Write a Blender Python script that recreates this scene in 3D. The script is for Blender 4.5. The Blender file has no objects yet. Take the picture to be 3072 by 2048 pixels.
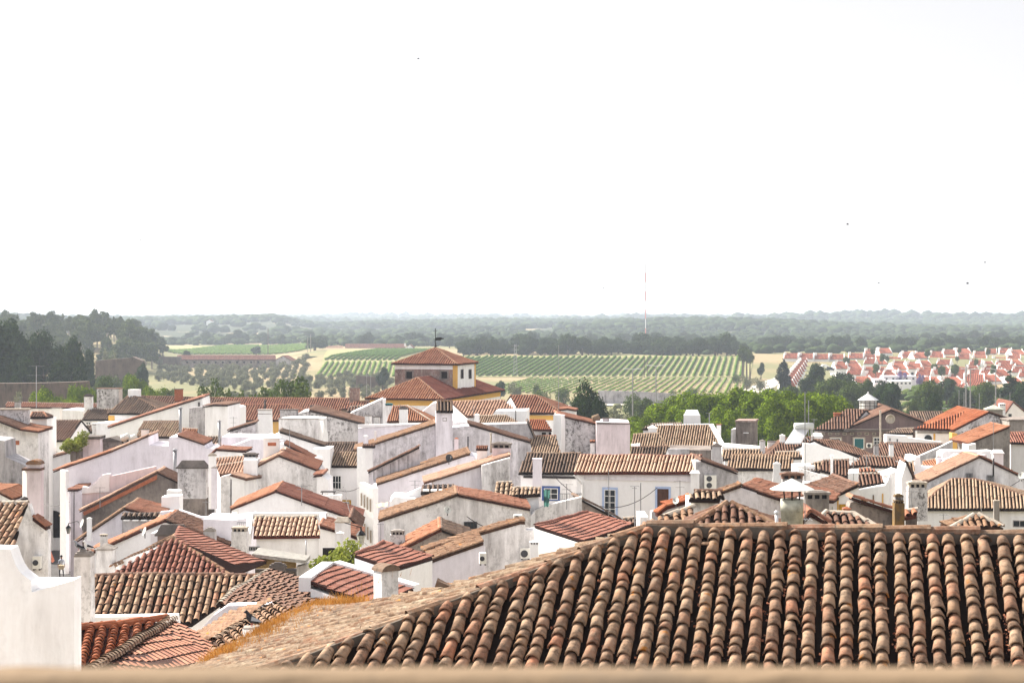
import bpy, math, random
import numpy as np
from mathutils import Vector, Matrix, noise
R = math.radians
rnd = random.Random(7)
C = bpy.context.scene.collection
F, CX, HY, CZ = 5120.0, 1536.0, 955.0, 20.0       # focal length in photo pixels, horizon row, camera height in metres
def P(px, py, D): return Vector(((px-CX)/F*D, D, CZ-(py-HY)/F*D))
def ray(px, py): return Vector(((px-CX)/F, 1.0, -(py-HY)/F))
CAM = Vector((0, 0, CZ))
def hit(px, py, p0, n):
    d = ray(px, py); t = (p0-CAM).dot(n)/d.dot(n); return CAM+d*t
def sm(a, b, x):
    t = min(1, max(0, (x-a)/(b-a))); return t*t*(3-2*t)
def lerp_tab(tab, x):
    if x <= tab[0][0]: return tab[0][1]
    for (a, za), (b, zb) in zip(tab, tab[1:]):
        if x <= b: return za+(zb-za)*(x-a)/(b-a)
    return tab[-1][1]
TR = [(0,10),(40,8),(90,3),(130,0),(200,-3),(300,-6),(500,-7.5),(790,-7),(910,-.6),(1000,-.2),(1300,-1),(1600,0),(2200,5),(2600,4),(3400,11),(4000,10),(5200,17),(7000,21),(9500,26)]
TL = [(0,10),(40,8),(90,3),(130,0),(200,-3),(300,-6),(500,-7.5),(790,-7),(1000,-5.4),(1300,-3.4),(1600,-1),(2000,8),(2500,20),(2900,16),(3400,12),(4500,15),(7000,19),(9500,24)]
def gz(x, y):
    px = CX+F*x/max(y, 5)
    k = sm(800, 980, px)
    z = lerp_tab(TL, y)*(1-k)+lerp_tab(TR, y)*k
    if y > 1350:
        a = sm(1350, 2000, y)
        z += a*(2.6*math.sin(x/210+y/330)+1.8*math.sin(x/97-y/260+1.3)+1.6*math.sin(y/190+x/600))
        z += sm(1900,2600,y)*5*max(0, math.sin(x/170+y/420+.6))**2*(1-sm(3000,3600,y)); z += sm(1800,3400,y)*(3.8*math.sin(x/420+y/900+2)+2.6*math.sin(x/260-y/500))
        z += a*4.5*math.exp(-((y-2050)/260)**2)*sm(1250, 1500, px)*(1-sm(2200, 2500, px))
    h = (1-sm(300, 560, px))*sm(740, 930, y)*(1-sm(1100, 1500, y))
    return z+15*h
# ---------------------------------------------------------------- materials
M = {}
def newmat(name):
    m = bpy.data.materials.new(name); m.use_nodes = True; nt = m.node_tree
    b = nt.nodes['Principled BSDF']; M[name] = m
    b.inputs['Specular IOR Level'].default_value = .12
    return m, nt, b
def N(nt, t, **kw):
    n = nt.nodes.new(t)
    for k, v in kw.items():
        if k in n.inputs: n.inputs[k].default_value = v
        else: setattr(n, k, v)
    return n
def ramp(nt, fac, stops):
    r = nt.nodes.new('ShaderNodeValToRGB'); e = r.color_ramp.elements
    while len(e) < len(stops): e.new(.5)
    for i, (p, c) in enumerate(stops):
        e[i].position = p; e[i].color = (c, c, c, 1) if isinstance(c, (int, float)) else (*c, 1)
    nt.links.new(fac, r.inputs[0]); return r.outputs[0]
def mix(nt, fac, a, b, mode='MIX'):
    m = nt.nodes.new('ShaderNodeMix'); m.data_type = 'RGBA'; m.blend_type = mode
    for i, v in ((0, fac), (6, a), (7, b)):
        if isinstance(v, bpy.types.NodeSocket): nt.links.new(v, m.inputs[i])
        elif i == 0: m.inputs[0].default_value = v
        else: m.inputs[i].default_value = (*v, 1)
    return m.outputs[2]
def math2(nt, op, a, b):
    m = nt.nodes.new('ShaderNodeMath'); m.operation = op
    for i, v in ((0, a), (1, b)):
        if isinstance(v, bpy.types.NodeSocket): nt.links.new(v, m.inputs[i])
        else: m.inputs[i].default_value = v
    return m.outputs[0]
def noiz(nt, scale, detail=5, rough=.6, vs=(1, 1, 1), obj=False):
    if obj: src = nt.nodes.new('ShaderNodeTexCoord').outputs['Object']
    else: src = nt.nodes.new('ShaderNodeNewGeometry').outputs['Position']
    mp = nt.nodes.new('ShaderNodeMapping'); mp.inputs['Scale'].default_value = vs
    nt.links.new(src, mp.inputs[0])
    n = N(nt, 'ShaderNodeTexNoise'); n.inputs['Scale'].default_value = scale
    n.inputs['Detail'].default_value = detail; n.inputs['Roughness'].default_value = rough
    nt.links.new(mp.outputs[0], n.inputs['Vector']); return n.outputs[0]
def bump(nt, b, h, s, d=.02):
    bp = nt.nodes.new('ShaderNodeBump'); bp.inputs['Strength'].default_value = s; bp.inputs['Distance'].default_value = d
    nt.links.new(h, bp.inputs['Height']); nt.links.new(bp.outputs[0], b.inputs['Normal'])
def stucco(name, col, stain, amt, t0=.5, t1=.72, speck=0, speckcol=(.06, .055, .05)):
    m, nt, b = newmat(name); b.inputs['Roughness'].default_value = .9
    s1 = noiz(nt, 1.6, 8, .7, (1, 1, .16)); s2 = noiz(nt, .38, 6, .62)
    f = math2(nt, 'MULTIPLY', ramp(nt, s1, [(t0-.10, 0), (t1-.02, 1)]), ramp(nt, s2, [(.36, 0.15), (.60, 1)]))
    f = math2(nt, 'MULTIPLY', f, amt)
    fine = noiz(nt, 5, 6, .7)
    base = mix(nt, ramp(nt, fine, [(.3, 0), (.75, 1)]), [c*.93 for c in col], [min(.86, c*1.03) for c in col])
    # repaired plaster patches
    pt = noiz(nt, .5, 1, .5); base = mix(nt, ramp(nt, pt, [(.56, 0), (.565, .5)]), base, [c*.95 for c in col])
    c = mix(nt, f, base, stain)
    gr = noiz(nt, 2.4, 10, .82, (1, 1, .55)); c = mix(nt, ramp(nt, gr, [(.55, 0), (.72, .5*amt)]), c, [x*.8 for x in stain])
    if speck:
        sp = noiz(nt, 4.5, 9, .78, (1, 1, .7)); s3 = noiz(nt, .6, 3, .5)
        g = math2(nt, 'MULTIPLY', ramp(nt, sp, [(.5, 0), (.56, 1)]), ramp(nt, s3, [(.40, .25), (.6, 1)]))
        c = mix(nt, math2(nt, 'MULTIPLY', g, speck), c, speckcol)
    nt.links.new(c, b.inputs['Base Color']); bump(nt, b, fine, .35, .02); return m
stucco('white', (.86, .845, .84), (.36, .34, .32), .5, .5, .75)
stucco('whitest', (.83, .82, .80), (.5, .48, .46), .45, .52, .8)
stucco('white_streaked', (.82, .80, .79), (.22, .20, .19), .85, .47, .68, .35)
stucco('lilac', (.78, .745, .785), (.30, .27, .28), .65, .48, .75)  # skylit shade tint of white walls put into the paint colour
stucco('lilac_streaked', (.75, .715, .74), (.22, .20, .20), .95, .47, .68, .28)  # same painted shade tint, with real stain streaks
stucco('pinkish', (.72, .62, .635), (.30, .24, .24), .7)
stucco('grey_plaster', (.47, .45, .46), (.13, .12, .12), 1, .42, .68, .4)
stucco('speckled', (.64, .62, .625), (.25, .23, .23), 1, .42, .66, .85)
stucco('brown_stained', (.30, .255, .225), (.07, .055, .05), 1, .36, .62, .6)
stucco('brown_stone', (.30, .20, .17), (.10, .075, .07), 1, .42, .66, .6, (.4, .36, .33))
stucco('mauve_brown', (.23, .165, .155), (.08, .06, .06), .9)
stucco('cream', (.87, .85, .85), (.48, .45, .42), .3, .5, .75)
stucco('ochre', (.66, .38, .09), (.5, .36, .2), .5)
stucco('grey_cap', (.33, .30, .27), (.10, .08, .07), 1, .4, .7, .4)
stucco('mortar', (.15, .125, .10), (.05, .04, .035), 1, .4, .7, .5)
stucco('dark_cap', (.12, .10, .09), (.04, .035, .03), 1)
stucco('yellow_lichen', (.30, .17, .045), (.08, .06, .04), 1, .4, .7, .7)
stucco('sandstone', (.19, .135, .085), (.14, .10, .065), 1, .4, .7, .3)
stucco('rampart', (.15, .11, .09), (.05, .042, .036), 1, .4, .7, .4)
def tile(name, cols, pan, lichen=.3, lc=(.40, .38, .33), orange=0, rough=.85, ot=.63):
    m, nt, b = newmat(name); b.inputs['Roughness'].default_value = rough
    g = nt.nodes.new('ShaderNodeNewGeometry').outputs['Random Per Island']
    k = len(cols); c = ramp(nt, g, [(i/(k-1) if k > 1 else 0, cc) for i, cc in enumerate(cols)])
    n1 = noiz(nt, 9, 8, .75); n2 = noiz(nt, .5, 5, .6)
    f = math2(nt, 'MULTIPLY', ramp(nt, n1, [(.46, 0), (.66, 1)]), ramp(nt, n2, [(.3, .4), (.65, 1)]))
    c = mix(nt, math2(nt, 'MULTIPLY', f, lichen), c, lc)
    d = ramp(nt, noiz(nt, 6, 9, .8), [(.47, 0), (.62, .8)])
    c = mix(nt, math2(nt, 'MULTIPLY', d, min(1, lichen*1.6)), c, (.05, .035, .026))
    if orange:
        o = ramp(nt, noiz(nt, 2.6, 7, .65), [(ot, 0), (ot+.05, orange)]); c = mix(nt, o, c, (.38, .145, .022))
    nt.links.new(c, b.inputs['Base Color']); bump(nt, b, n1, .4, .015)
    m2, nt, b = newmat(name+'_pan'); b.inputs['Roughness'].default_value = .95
    c = mix(nt, ramp(nt, noiz(nt, 4, 7, .7), [(.35, 0), (.7, 1)]), pan, [x*.35 for x in pan])  # pans darker than their tiles: channel shade and dirt put into the colour
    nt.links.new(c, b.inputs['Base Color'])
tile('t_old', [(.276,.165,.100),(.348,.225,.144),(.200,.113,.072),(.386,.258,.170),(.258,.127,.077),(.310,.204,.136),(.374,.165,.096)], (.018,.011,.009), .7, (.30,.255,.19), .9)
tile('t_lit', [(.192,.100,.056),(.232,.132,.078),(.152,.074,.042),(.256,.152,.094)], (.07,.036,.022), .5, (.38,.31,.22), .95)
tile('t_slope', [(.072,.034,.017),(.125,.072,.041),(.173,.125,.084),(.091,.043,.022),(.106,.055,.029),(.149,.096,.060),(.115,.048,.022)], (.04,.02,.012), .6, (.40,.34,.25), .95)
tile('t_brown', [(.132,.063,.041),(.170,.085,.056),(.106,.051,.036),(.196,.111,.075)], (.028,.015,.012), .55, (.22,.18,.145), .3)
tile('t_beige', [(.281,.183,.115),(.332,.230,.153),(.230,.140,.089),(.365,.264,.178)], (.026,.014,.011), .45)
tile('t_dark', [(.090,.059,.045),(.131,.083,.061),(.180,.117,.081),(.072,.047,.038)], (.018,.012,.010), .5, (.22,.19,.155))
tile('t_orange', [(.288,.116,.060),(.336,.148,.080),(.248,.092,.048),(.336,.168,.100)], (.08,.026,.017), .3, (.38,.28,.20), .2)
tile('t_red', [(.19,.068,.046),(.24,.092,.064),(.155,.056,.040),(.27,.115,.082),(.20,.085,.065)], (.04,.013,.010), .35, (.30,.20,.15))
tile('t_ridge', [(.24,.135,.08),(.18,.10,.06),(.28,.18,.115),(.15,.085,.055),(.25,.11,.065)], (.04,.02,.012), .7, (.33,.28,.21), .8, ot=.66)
tile('t_shadered', [(.13,.036,.025),(.165,.05,.033),(.115,.032,.023),(.19,.066,.045)], (.03,.010,.008), .25, (.22,.14,.10))  # darker red for the hall's right slope, its shade put into the colour
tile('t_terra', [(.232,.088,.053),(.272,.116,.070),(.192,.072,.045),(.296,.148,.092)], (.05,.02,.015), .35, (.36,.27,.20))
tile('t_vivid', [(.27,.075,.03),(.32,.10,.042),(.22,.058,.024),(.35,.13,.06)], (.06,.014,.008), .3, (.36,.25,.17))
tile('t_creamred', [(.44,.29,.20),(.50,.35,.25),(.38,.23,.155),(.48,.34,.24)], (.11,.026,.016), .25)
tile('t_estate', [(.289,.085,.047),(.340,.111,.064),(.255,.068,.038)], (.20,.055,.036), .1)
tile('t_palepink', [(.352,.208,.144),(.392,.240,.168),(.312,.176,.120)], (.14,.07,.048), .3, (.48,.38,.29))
def plain(name, col, rough=.7, metal=0, var=.0):
    m, nt, b = newmat(name); b.inputs['Roughness'].default_value = rough; b.inputs['Metallic'].default_value = metal
    n = noiz(nt, 6, 5, .6)
    c = mix(nt, ramp(nt, n, [(.35, 0), (.7, 1)]), [x*(1-var) for x in col], col)
    nt.links.new(c, b.inputs['Base Color']); return m
plain('glass', (.02, .025, .03), .12); plain('hole', (.015, .012, .012), .9)
plain('frame_white', (.75, .74, .72), .5, 0, .1); plain('frame_blue', (.06, .11, .30), .6, 0, .2); plain('frame_paleblue', (.42, .52, .75), .7, 0, .15)
plain('frame_yellow', (.55, .30, .04), .7, 0, .3); plain('wood_brown', (.10, .045, .03), .6, 0, .3); plain('green_paint', (.02, .12, .13), .5, 0, .2)
plain('metal_grey', (.32, .32, .33), .45, .6, .3); plain('metal_dark', (.05, .045, .045), .6, .3, .3); plain('metal_light', (.62, .62, .62), .4, .3, .15)
plain('tin_white', (.58, .59, .55), .4, .1, .12); plain('tin_dirty', (.50, .50, .42), .7, 0, .5); plain('ac_white', (.70, .68, .62), .5, 0, .1); plain('ac_fan', (.05, .05, .055), .5)
plain('lime', (.46, .40, .33), .9, 0, .35); plain('brick', (.42, .14, .07), .9, 0, .35); plain('iron', (.02, .02, .02), .5, .4)
plain('cloth_green', (.01, .07, .055), .8, 0, .2); plain('cloth_orange', (.62, .20, .11), .8, 0, .2); plain('cloth_sand', (.66, .46, .25), .8, 0, .2)
plain('corrugated', (.44, .42, .38), .7, 0, .45); plain('yellow_wall', (.70, .48, .17), .7, 0, .2)
plain('skin', (.28, .15, .10), .6); plain('shirt', (.50, .55, .65), .8, 0, .1); plain('trousers', (.03, .03, .045), .8); plain('bag', (.80, .66, .42), .7, 0, .1)
plain('feather_dark', (.022, .022, .028), .6, 0, .3); plain('feather_grey', (.30, .31, .34), .7, 0, .3); plain('feather_white', (.7, .7, .7), .7)
plain('bark', (.12, .09, .07), .9, 0, .4); plain('bark_pale', (.30, .26, .22), .9, 0, .4); plain('mast_red', (.45, .16, .13), .6)
plain('cobble', (.085, .08, .08), .85, 0, .5); plain('road_pale', (.50, .46, .40), .9, 0, .2)
def leafmat(name, cols, transl=.25, cl=.5):
    m, nt, b = newmat(name); b.inputs['Roughness'].default_value = .7; b.inputs['Specular IOR Level'].default_value = .02
    g = nt.nodes.new('ShaderNodeNewGeometry').outputs['Random Per Island']
    k = len(cols); c = ramp(nt, g, [(i/(k-1), cc) for i, cc in enumerate(cols)])
    n = noiz(nt, cl, 3, .5)
    c = mix(nt, ramp(nt, n, [(.35, 0), (.65, .6)]), c, [x*.55 for x in cols[0]])
    nt.links.new(c, b.inputs['Base Color'])
    t = N(nt, 'ShaderNodeBsdfTranslucent'); nt.links.new(c, t.inputs['Color'])
    ms = N(nt, 'ShaderNodeMixShader'); ms.inputs[0].default_value = transl
    nt.links.new(b.outputs[0], ms.inputs[1]); nt.links.new(t.outputs[0], ms.inputs[2])
    nt.links.new(ms.outputs[0], nt.nodes['Material Output'].inputs[0]); return m
leafmat('leaf_bright', [(.045,.08,.004),(.18,.27,.008),(.10,.165,.005),(.28,.36,.012)], .18, .3)
leafmat('leaf_mid', [(.035,.06,.014),(.085,.125,.026),(.055,.085,.02),(.12,.16,.035)], .2)
leafmat('leaf_dark', [(.014,.03,.010),(.032,.06,.016),(.022,.045,.013),(.05,.08,.018)], .15)
leafmat('leaf_olive', [(.12,.13,.07),(.20,.205,.12),(.10,.11,.06),(.25,.25,.15)], .15)
leafmat('leaf_euca', [(.045,.065,.020),(.085,.115,.034),(.06,.085,.028),(.12,.145,.045)], .2, .15)
leafmat('leaf_oak', [(.022,.038,.014),(.038,.06,.02),(.03,.048,.016),(.055,.08,.026)], .15, .05)
leafmat('leaf_vine', [(.12,.21,.035),(.18,.28,.05),(.15,.24,.04),(.22,.32,.07)], .3)
leafmat('leaf_vine_dark', [(.075,.15,.022),(.11,.20,.028),(.09,.17,.024),(.14,.23,.035)], .25)
leafmat('leaf_cypress', [(.008,.014,.009),(.014,.022,.012),(.02,.03,.016)], .05)
leafmat('leaf_yellow', [(.20,.24,.04),(.28,.30,.06),(.14,.18,.03)], .35)
leafmat('leaf_violet', [(.16,.12,.26),(.22,.17,.34),(.12,.12,.18)], .3)
leafmat('grass_dry', [(.40,.17,.035),(.48,.24,.06),(.30,.11,.02),(.50,.32,.12)], .3)
leafmat('reed', [(.34,.24,.15),(.40,.29,.19),(.28,.19,.12)], .2)
leafmat('sedum', [(.42,.17,.10),(.50,.24,.15),(.33,.12,.08)], .2)
# ---------------------------------------------------------------- objects
def tag(o, label=None, cat=None, group=None, kind=None):
    if label: o['label'] = label
    if cat: o['category'] = cat
    if group: o['group'] = group
    if kind: o['kind'] = kind
    return o
def thing(name, label, cat, loc, group=None):
    o = bpy.data.objects.new(name, None); C.objects.link(o); o.location = loc; o.empty_display_size = .3
    return tag(o, label, cat, group)
def wloc(o):
    v = Vector((0, 0, 0))
    while o is not None: v += o.location; o = o.parent
    return v
def mk(name, v, f, mats, parent=None, fm=None, smooth=False):
    me = bpy.data.meshes.new(name); off = wloc(parent) if parent else Vector((0, 0, 0))
    if isinstance(v, np.ndarray): vv = v-np.array(off)
    else: vv = np.array([tuple(p) for p in v], dtype=float).reshape(-1, 3)-np.array(off)
    if isinstance(f, np.ndarray):
        me.vertices.add(len(vv)); me.vertices.foreach_set('co', vv.astype(np.float32).ravel())
        nf, k = f.shape; me.loops.add(nf*k); me.polygons.add(nf)
        me.loops.foreach_set('vertex_index', f.astype(np.int32).ravel())
        me.polygons.foreach_set('loop_start', np.arange(0, nf*k, k, dtype=np.int32))
        me.update(calc_edges=True)
    else:
        me.from_pydata([tuple(p) for p in vv], [], f); me.update()
    for m in (mats if isinstance(mats, (list, tuple)) else [mats]): me.materials.append(M[m])
    if fm is not None: me.polygons.foreach_set('material_index', np.array(fm, dtype=np.int32))
    if smooth: me.polygons.foreach_set('use_smooth', np.ones(len(me.polygons), dtype=bool))
    me.validate()
    o = bpy.data.objects.new(name, me); C.objects.link(o)
    if parent: o.parent = parent
    return o
class MB:                                   # collects simple solids in world space
    def __init__(s): s.v = []; s.f = []; s.m = []
    def add(s, v, f, m=0):
        k = len(s.v); s.v += [Vector(p) for p in v]; s.f += [tuple(i+k for i in q) for q in f]; s.m += [m]*len(f)
    def hexa(s, b4, t4, m=0):
        s.add(list(b4)+list(t4), [(3,2,1,0),(4,5,6,7),(0,1,5,4),(1,2,6,5),(2,3,7,6),(3,0,4,7)], m)
    def box(s, c, dx, dy, dz, yaw=0, m=0, taper=1.0, top=None):
        a = R(yaw); u = Vector((math.cos(a), math.sin(a), 0)); w = Vector((-math.sin(a), math.cos(a), 0)); c = Vector(c)
        q = [(-1,-1),(1,-1),(1,1),(-1,1)]
        b = [c+u*(i*dx/2)+w*(j*dy/2) for i, j in q]; t = [c+u*(i*dx*taper/2)+w*(j*dy*taper/2)+Vector((0,0,dz)) for i, j in q]
        s.hexa(b, t, m)
    def tube(s, p, q, r0, r1=None, n=8, m=0, caps=True):
        p = Vector(p); q = Vector(q); r1 = r0 if r1 is None else r1
        d = (q-p).normalized(); a = Vector((0,0,1)) if abs(d.z) < .9 else Vector((1,0,0)); u = d.cross(a).normalized(); w = d.cross(u)
        vs = [p+(u*math.cos(2*math.pi*i/n)+w*math.sin(2*math.pi*i/n))*r0 for i in range(n)]+[q+(u*math.cos(2*math.pi*i/n)+w*math.sin(2*math.pi*i/n))*r1 for i in range(n)]
        fs = [(i, (i+1) % n, n+(i+1) % n, n+i) for i in range(n)]
        if caps: fs += [tuple(range(n-1, -1, -1)), tuple(range(n, 2*n))]
        s.add(vs, fs, m)
    def lathe(s, c, prof, n=12, m=0, axis=None):
        c = Vector(c); vs = []; A = axis or Matrix.Identity(3)
        for r, z in prof: vs += [c+A @ Vector((r*math.cos(2*math.pi*i/n), r*math.sin(2*math.pi*i/n), z)) for i in range(n)]
        fs = [(j*n+i, j*n+(i+1) % n, (j+1)*n+(i+1) % n, (j+1)*n+i) for j in range(len(prof)-1) for i in range(n)]
        s.add(vs, fs, m)
    def build(s, name, mats, parent=None, smooth=False): return mk(name, s.v, s.f, mats, parent, s.m, smooth)
# ---------------------------------------------------------------- tiled roof facets
trg = np.random.default_rng(5)
def tiles_geo(poly, down, sp=.22, tl=.38, seg=4, lip=False, rise=.0, jit=1.0, lift=.02, lj=.14, fl=1.0, rr=.39):
    """half-round clay tiles laid in columns down a roof facet; returns verts, quads"""
    poly = [np.array(p, dtype=float) for p in poly]; down = np.array(down, dtype=float); down /= np.linalg.norm(down)
    n = np.zeros(3)
    for i in range(len(poly)):
        a, b = poly[i]-poly[0], poly[(i+1) % len(poly)]-poly[0]; n += np.cross(a, b)
    n /= np.linalg.norm(n)
    if n[2] < 0: n = -n
    down = down-n*down.dot(n); down /= np.linalg.norm(down)
    u = np.cross(down, n); o = poly[0]
    pu = [(p-o).dot(u) for p in poly]; pv = [(p-o).dot(down) for p in poly]
    u0, u1 = min(pu), max(pu); k = max(1, int(round((u1-u0)/sp))); s = (u1-u0)/k
    US, V0, LN = [], [], []
    for i in range(k):
        x = u0+(i+.5)*s; vs = []
        for a in range(len(poly)):
            b = (a+1) % len(poly)
            if (pu[a]-x)*(pu[b]-x) < 0:
                t = (x-pu[a])/(pu[b]-pu[a]); vs.append(pv[a]+t*(pv[b]-pv[a]))
        if len(vs) < 2: continue
        a, b = min(vs), max(vs)
        if b-a < .12: continue
        v = b; x += trg.normal()*.012*jit
        while v > a+.05:
            l = tl*(1+trg.uniform(-lj, lj)*min(1, jit*2)); v2 = max(a, v-l)
            US.append(x+trg.normal()*.006*jit); V0.append(v2-.03); LN.append(v-v2+.05); v = v2
    if not US: return np.zeros((0, 3)), np.zeros((0, 4), int)
    US, V0, LN = map(np.array, (US, V0, LN)); K = len(US)
    r = s*rr; th = np.linspace(0, math.pi, seg+1)
    R0 = r*.80*(1+trg.normal(size=K)*.03*jit); R1 = r*(1+trg.normal(size=K)*.04*jit); sk = trg.normal(size=K)*.010*jit
    H0 = rise+trg.normal(size=K)*.004*jit; H1 = rise+lift+np.abs(trg.normal(size=K))*.008*jit
    rings = [(V0, R0, H0, US-sk), (V0+LN, R1, H1, US+sk)]
    if lip: rings.append((V0+LN-.002, R1*.78, H1, US+sk)); rings.append((V0+LN*.7, R1*.74, H1*.6, US+sk))
    vs = []
    for V, Rr, Hh, Ux in rings:
        vs.append(o+(Ux[:, None]+np.cos(th)[None]*Rr[:, None])[..., None]*u+(Hh[:, None]+np.sin(th)[None]*Rr[:, None]*fl)[..., None]*n+V[:, None, None]*down)
    v = np.stack(vs, 1).reshape(-1, 3); nr = len(rings); per = nr*(seg+1)
    q = []
    for a in range(nr-1):
        for j in range(seg): q.append((a*(seg+1)+j, a*(seg+1)+j+1, (a+1)*(seg+1)+j+1, (a+1)*(seg+1)+j))
    q = np.array(q); f = (q[None]+np.arange(K)[:, None, None]*per).reshape(-1, 4)
    return v, f
class Roof:
    """one roof mesh: slot 0 tiles, slot 1 the bed under them, slot 2 ridge tiles and mortar"""
    def __init__(s, tm, dist): s.tm = tm; s.d = dist; s.V = []; s.Fq = []; s.m = []; s.sm = []; s.n = 0
    def _add(s, v, f, m, per=0, seg=0):
        v = np.array([tuple(p) for p in v]) if not isinstance(v, np.ndarray) else v
        if len(f) == 0: return
        s.V.append(v)
        for q in (f.tolist() if isinstance(f, np.ndarray) else f): s.Fq.append(tuple(i+s.n for i in q)); s.m.append(m)
        s.sm += [per and (i % per) < seg for i in range(len(f))]
        s.n += len(v)
    def facet(s, poly, down, tiles=True, sp=.22, lip=False, th=.10, flat=False, tlen=None):
        poly = [Vector(p) for p in poly]; n = Vector((0, 0, 0)); sp = max(sp, .31) if poly[0].y > 172 and sp < .4 else sp
        for i in range(len(poly)): n += (poly[i]-poly[0]).cross(poly[(i+1) % len(poly)]-poly[0])
        n.normalize()
        if n.z < 0: poly.reverse(); n = -n
        k = len(poly); dn = Vector((0, 0, -th))
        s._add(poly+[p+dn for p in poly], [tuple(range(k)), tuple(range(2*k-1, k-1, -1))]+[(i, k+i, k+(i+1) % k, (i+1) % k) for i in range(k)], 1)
        if tiles:
            D = s.d; tl, seg = (.25, 7) if D < 30 else (.36, 6) if D < 40 else (.40, 5) if D < 80 else (.42, 4) if D < 100 else (1.3, 5) if D < 170 else (1.8, 4)
            v, f = tiles_geo(poly, down, sp, tlen or (.34 if flat else tl), seg, lip, jit=.15 if flat else .8 if D < 30 else 1.0 if D < 100 else .6, rise=.0 if flat else .03 if D < 100 else .05, lift=.035 if flat else .03 if D < 30 else .02 if D < 100 else .012, lj=.02 if flat else .42 if D < 30 else .2, fl=.42 if flat else 1.0 if D < 100 else 1.25, rr=.39 if D < 100 else .34); s._add(v, f, 0, seg*3 if lip else seg, seg)
    def ridge(s, a, b, r=.11, step=.42, m=2):
        a = Vector(a); b = Vector(b); L = (b-a).length
        if L < .2: return
        d = (b-a)/L; side = d.cross(Vector((0, 0, 1))).normalized(); up = side.cross(d); k = max(1, int(L/step)) if s.d < 125 else max(1, int(L/1.5)); seg = 5
        for i in range(k):
            p = a+d*(L*i/k); q = a+d*(L*(i+1)/k+.02); j = rnd.uniform(-.01, .01)*(2 if s.d < 30 else 1)
            ring = lambda c, rr: [c+side*(math.cos(t)*rr)+up*(math.sin(t)*rr-.02) for t in [math.pi*x/seg for x in range(seg+1)]]
            v = ring(p+up*j, r*.88)+ring(q+up*(j+.015), r)
            s._add(v, [(x, x+1, seg+2+x, seg+1+x) for x in range(seg)], m)
    def build(s, parent, name='roof', cap=None):
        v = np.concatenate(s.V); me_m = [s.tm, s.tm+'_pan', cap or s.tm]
        if s.d > 30: a = .03; v[:, 2] += a*np.sin(v[:, 0]*.9+v[:, 1]*.35+s.d)*np.cos(v[:, 1]*.7-v[:, 0]*.4)+.4*a*np.sin(v[:, 0]*2.3+v[:, 1]*1.9)
        o = mk(name, v, s.Fq, me_m, parent, s.m)
        if len(o.data.polygons) == len(s.sm): o.data.polygons.foreach_set('use_smooth', np.array([bool(x) for x in s.sm]))
        return o
# ---------------------------------------------------------------- building kit
class Wall:
    def __init__(s, px, D, yaw):
        s.a = R(yaw); s.d = Vector((math.cos(s.a), math.sin(s.a), 0)); s.h = Vector((-math.sin(s.a), math.cos(s.a), 0))
        s.p = P(px, HY, D); s.yaw = yaw; s.D = D
    def at(s, px, py, off=0): return hit(px, py, s.p-s.h*off, s.h)
def ground_at(p): return gz(p.x, p.y)-.6
def house(name, label, px, D, cat='house', group=None):
    b = thing(name, label, cat, (0, 0, 0), group); x = (px-CX)/F*D; b.location = (x, D, gz(x, D)); return b
def gable(b, front, D, yaw, L, wm, tm=None, sp=.22, over=.12, eav=.22, base=None, name='wall', ridge=True, cap=None, caps=True):
    """a block whose front outline is `front` (photo points) at distance D, running L metres back; tm: tile material per outline segment"""
    W = Wall(front[0][0], D, yaw); fr = [W.at(x, y) for x, y in front]; bk = [p+W.h*L for p in fr]; k = len(fr)
    z = min(ground_at(p) for p in (fr[0], fr[-1], bk[0], bk[-1])) if base is None else base
    g = lambda p: Vector((p.x, p.y, z))
    v = fr+bk+[g(fr[0]), g(fr[-1]), g(bk[0]), g(bk[-1])]
    f = [tuple(range(k))[::-1]+(2*k, 2*k+1), tuple(range(k, 2*k))+(2*k+3, 2*k+2), (0, k, 2*k+2, 2*k), (k-1, 2*k+1, 2*k+3, 2*k-1)]
    f += [(i, i+1, k+i+1, k+i) for i in range(k-1)]
    W.obj = mk(name, v, f, wm, b); W.fr = fr; W.bk = bk; W.z = z
    if tm:
        tms = tm if isinstance(tm, (list, tuple)) else [tm]*(k-1); zmax = max(p.z for p in fr)
        for i in range(k-1):
            if not tms[i]: continue
            a, c = fr[i].copy(), fr[i+1].copy(); hi, lo = (a, c) if a.z > c.z else (c, a); dn = (lo-hi).normalized()
            if i == 0 and a is lo or i == k-2 and c is lo: lo += dn*eav
            up = Vector((0, 0, .11)); q = [hi-W.h*over+up, lo-W.h*over+up, lo+W.h*(L+over)+up, hi+W.h*(L+over)+up]
            rf = Roof(tms[i], D); rf.facet(q, dn, sp=sp)
            if ridge and abs(hi.z-zmax) < .02: rf.ridge(q[0]+Vector((0,0,.03)), q[3]+Vector((0,0,.03)), .12)
            if caps: rf.ridge(lo-W.h*(over-.06)+up+Vector((0,0,.05)), hi-W.h*(over-.06)+up+Vector((0,0,.05)), .09, m=0)
            rf.build(b, 'roof', cap)
    return W
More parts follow.
